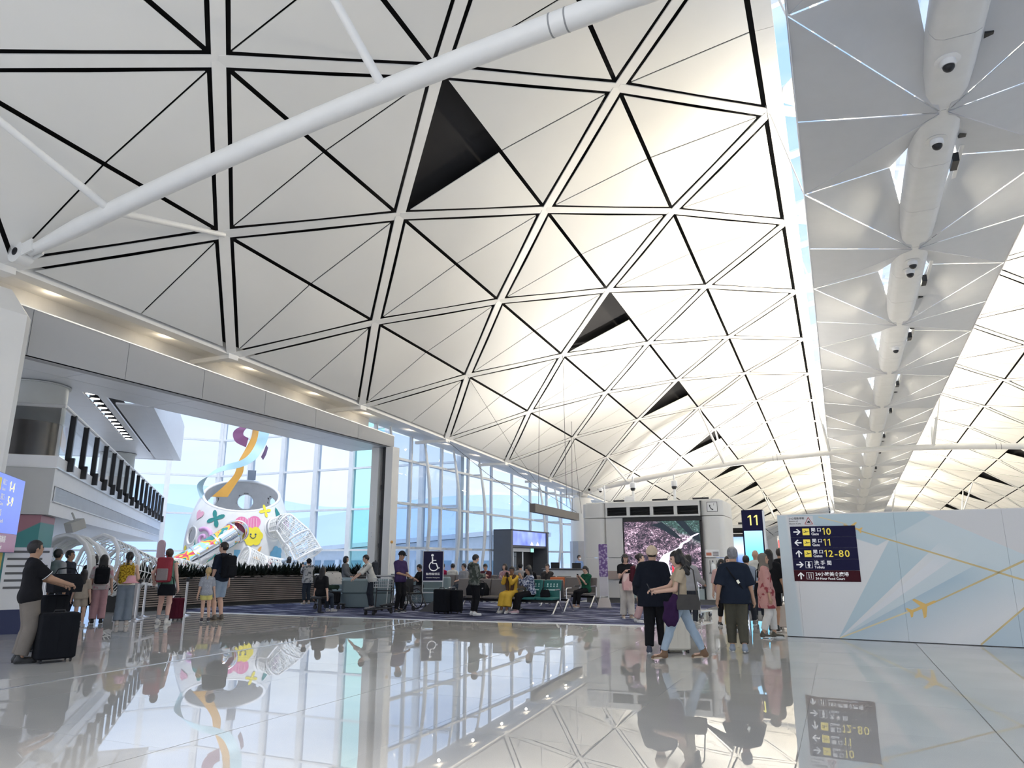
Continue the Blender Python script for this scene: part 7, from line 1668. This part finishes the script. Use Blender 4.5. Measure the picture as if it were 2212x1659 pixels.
jkt = thing('draped_jacket', 'dark purple jacket draped over the shoulder bag', 'jacket', world(cg, (.20,-.14,.62)), cg[0].rotation_euler.z)
def drape(P): 
    d = cap(P, (0,.05,.30), (0,-.03,.0), .07, .11, ((1,0,0), .55)); d = smin(d, cap(P, (.01,-.08,.22), (.0,-.09,.02), .05, .055), .04); return d+.012*np.sin(P[...,1]*60)*np.sin(P[...,2]*25+1)
V, F = surfnet(drape, (-.2,-.3,-.2), (.2,.3,.45), .013); smesh('cloth', V, F, C('purplej', .035,.014,.05), jkt)
p = GD(1487, 17.9)+K0*0; person('woman in a grey jacket pushing the trolley with the green panel', p, 1.60, facing(p, PI-.5), 'light', dict(m=C('greyjk', .34,.34,.35), sleeve=.95, e=.03, name='jacket'), dict(kind='pants', m=C('char', .03,.035,.045)), (.4,.4,.4), ('long','black',.28), g=.018, hl=(.2,-.34,1.02), hr=(-.2,-.34,1.02))
p = G(1566,1352); person('child in a pink shirt and black trousers looking down', p, 1.50, facing(p, .35), 'light', dict(m=C('pinksh', .58,.38,.36), sleeve=.5, e=.03, eh=.02), dict(kind='pants', m=blk, len=.80), (.03,.03,.03), ('bob','black'), g=.0165, head=(.1,.3), fl=(.09,-.12,.09), fr=(-.09,.10,.1))
p = G(1583,1360); person('person in a pale yellow shirt walking half hidden by the grey-haired man', p, 1.56, facing(p, .2), 'light', dict(m=C('yelsh', .60,.52,.28), sleeve=.55, e=.03, eh=.02), dict(kind='pants', m=C('yelpants', .50,.42,.20), e=(.02,.04)), (.1,.1,.1), ('bob','black'), g=.018)
p = G(1597,1409); olive = C('olive', .085,.08,.06)
gm = person('grey-haired man in a navy T-shirt and olive cuffed trousers walking away', p, 1.68, facing(p, PI+.05), 'mid', dict(m=navy_t, sleeve=.50, e=.036, eh=.035, hem=-.15, cuff=.02), dict(kind='pants', m=olive, e=(.026,.03), len=.93), (.28,.32,.38), ('messy','grey'), g=.0135, fat=1.08, sh=1.06, fl=(.10,-.10,.09), fr=(-.09,.12,.11), hl=(.30,.02,.86), hr=(-.30,-.06,.86))
sb2 = thing('sling_strap', 'thin black sling strap with a buckle across the navy T-shirt', 'strap', gm[0].location, gm[0].rotation_euler.z); T = gm[1]['T']; mb = MB(); mb.tube([T(.12,.10,.46), T(.06,.150,.36), T(-.04,.165,.22), T(-.16,.12,.05)], .012, 6); mb.build('strap', blk, sb2); mb = MB(); mb.cbox(T(-.055,.182,.22), (.04,.01,.06), ry=.5); mb.build('buckle', mat('buckle', (.6,.6,.5), .3, .8), sb2)
p = G(1663,1378); flor = cloth('floral', (.55,.30,.27), pat=('noise',7,(.30,.06,.07),.58))
hj = person('woman in a taupe headscarf and pink floral tunic with white trousers', p, 1.60, facing(p, 1.75), 'mid', dict(m=flor, sleeve=.8, e=.03, eh=.04, hem=-.34), dict(kind='pants', m=C('whitep', .68,.66,.62), len=.90, e=(.02,.03)), (.08,.07,.05), ('scarf', C('scarf', .20,.175,.145)), g=.0145, fl=(.08,-.12,.09), fr=(-.08,.14,.10), head=(-.45,0))
handbag('dark shoulder bag at the side of the woman in the headscarf', world(hj, (.22,.05,.78)), hj[0].rotation_euler.z+PI/2, .26, .26, .1, lug, .3)
p = GD(1611, 18.6); person('person in a pale blue shirt beyond the grey-haired man', p, 1.58, facing(p, PI), 'light', dict(m=C('pbl', .28,.33,.42), sleeve=.5), dict(kind='pants', m=C('char', .03,.035,.045)), (.2,.2,.2), ('short','black'), g=.02)
p = GD(1632, 20.2); person('bald man in a white shirt walking ahead near the totem', p, 1.72, facing(p, PI), 'mid', dict(m=C('whites', .62,.61,.56), sleeve=.5, e=.024), dict(kind='pants', m=C('char', .03,.035,.045)), (.05,.05,.05), ('bald','black'), g=.02)
p = GD(1661, 17.0); person('woman with long black hair in a black top and black shorts walking ahead', p, 1.70, facing(p, PI-.2), 'tan', dict(m=blk, sleeve=.45, e=.03, eh=.03, hem=-.14), dict(kind='shorts', m=blk, len=.44, e=(.025,.04)), (.03,.03,.03), ('long','black',.34), g=.018, fl=(.09,-.12,.09), fr=(-.09,.14,.11))
p = GD(1685, 19.4); person('man in a black shirt and grey trousers walking beside the hoarding', p, 1.76, facing(p, PI+.1), 'mid', dict(m=blk, sleeve=.45, e=.026, eh=.02), dict(kind='pants', m=C('greytr', .20,.19,.18)), (.1,.12,.15), ('short','dark'), g=.02)
suitcase('white and orange cabin case rolling near the hoarding edge', GD(1689, 17.6), 0., (.36,.24,.5), mat('white_orange', (.68,.62,.58)), handle=.4)
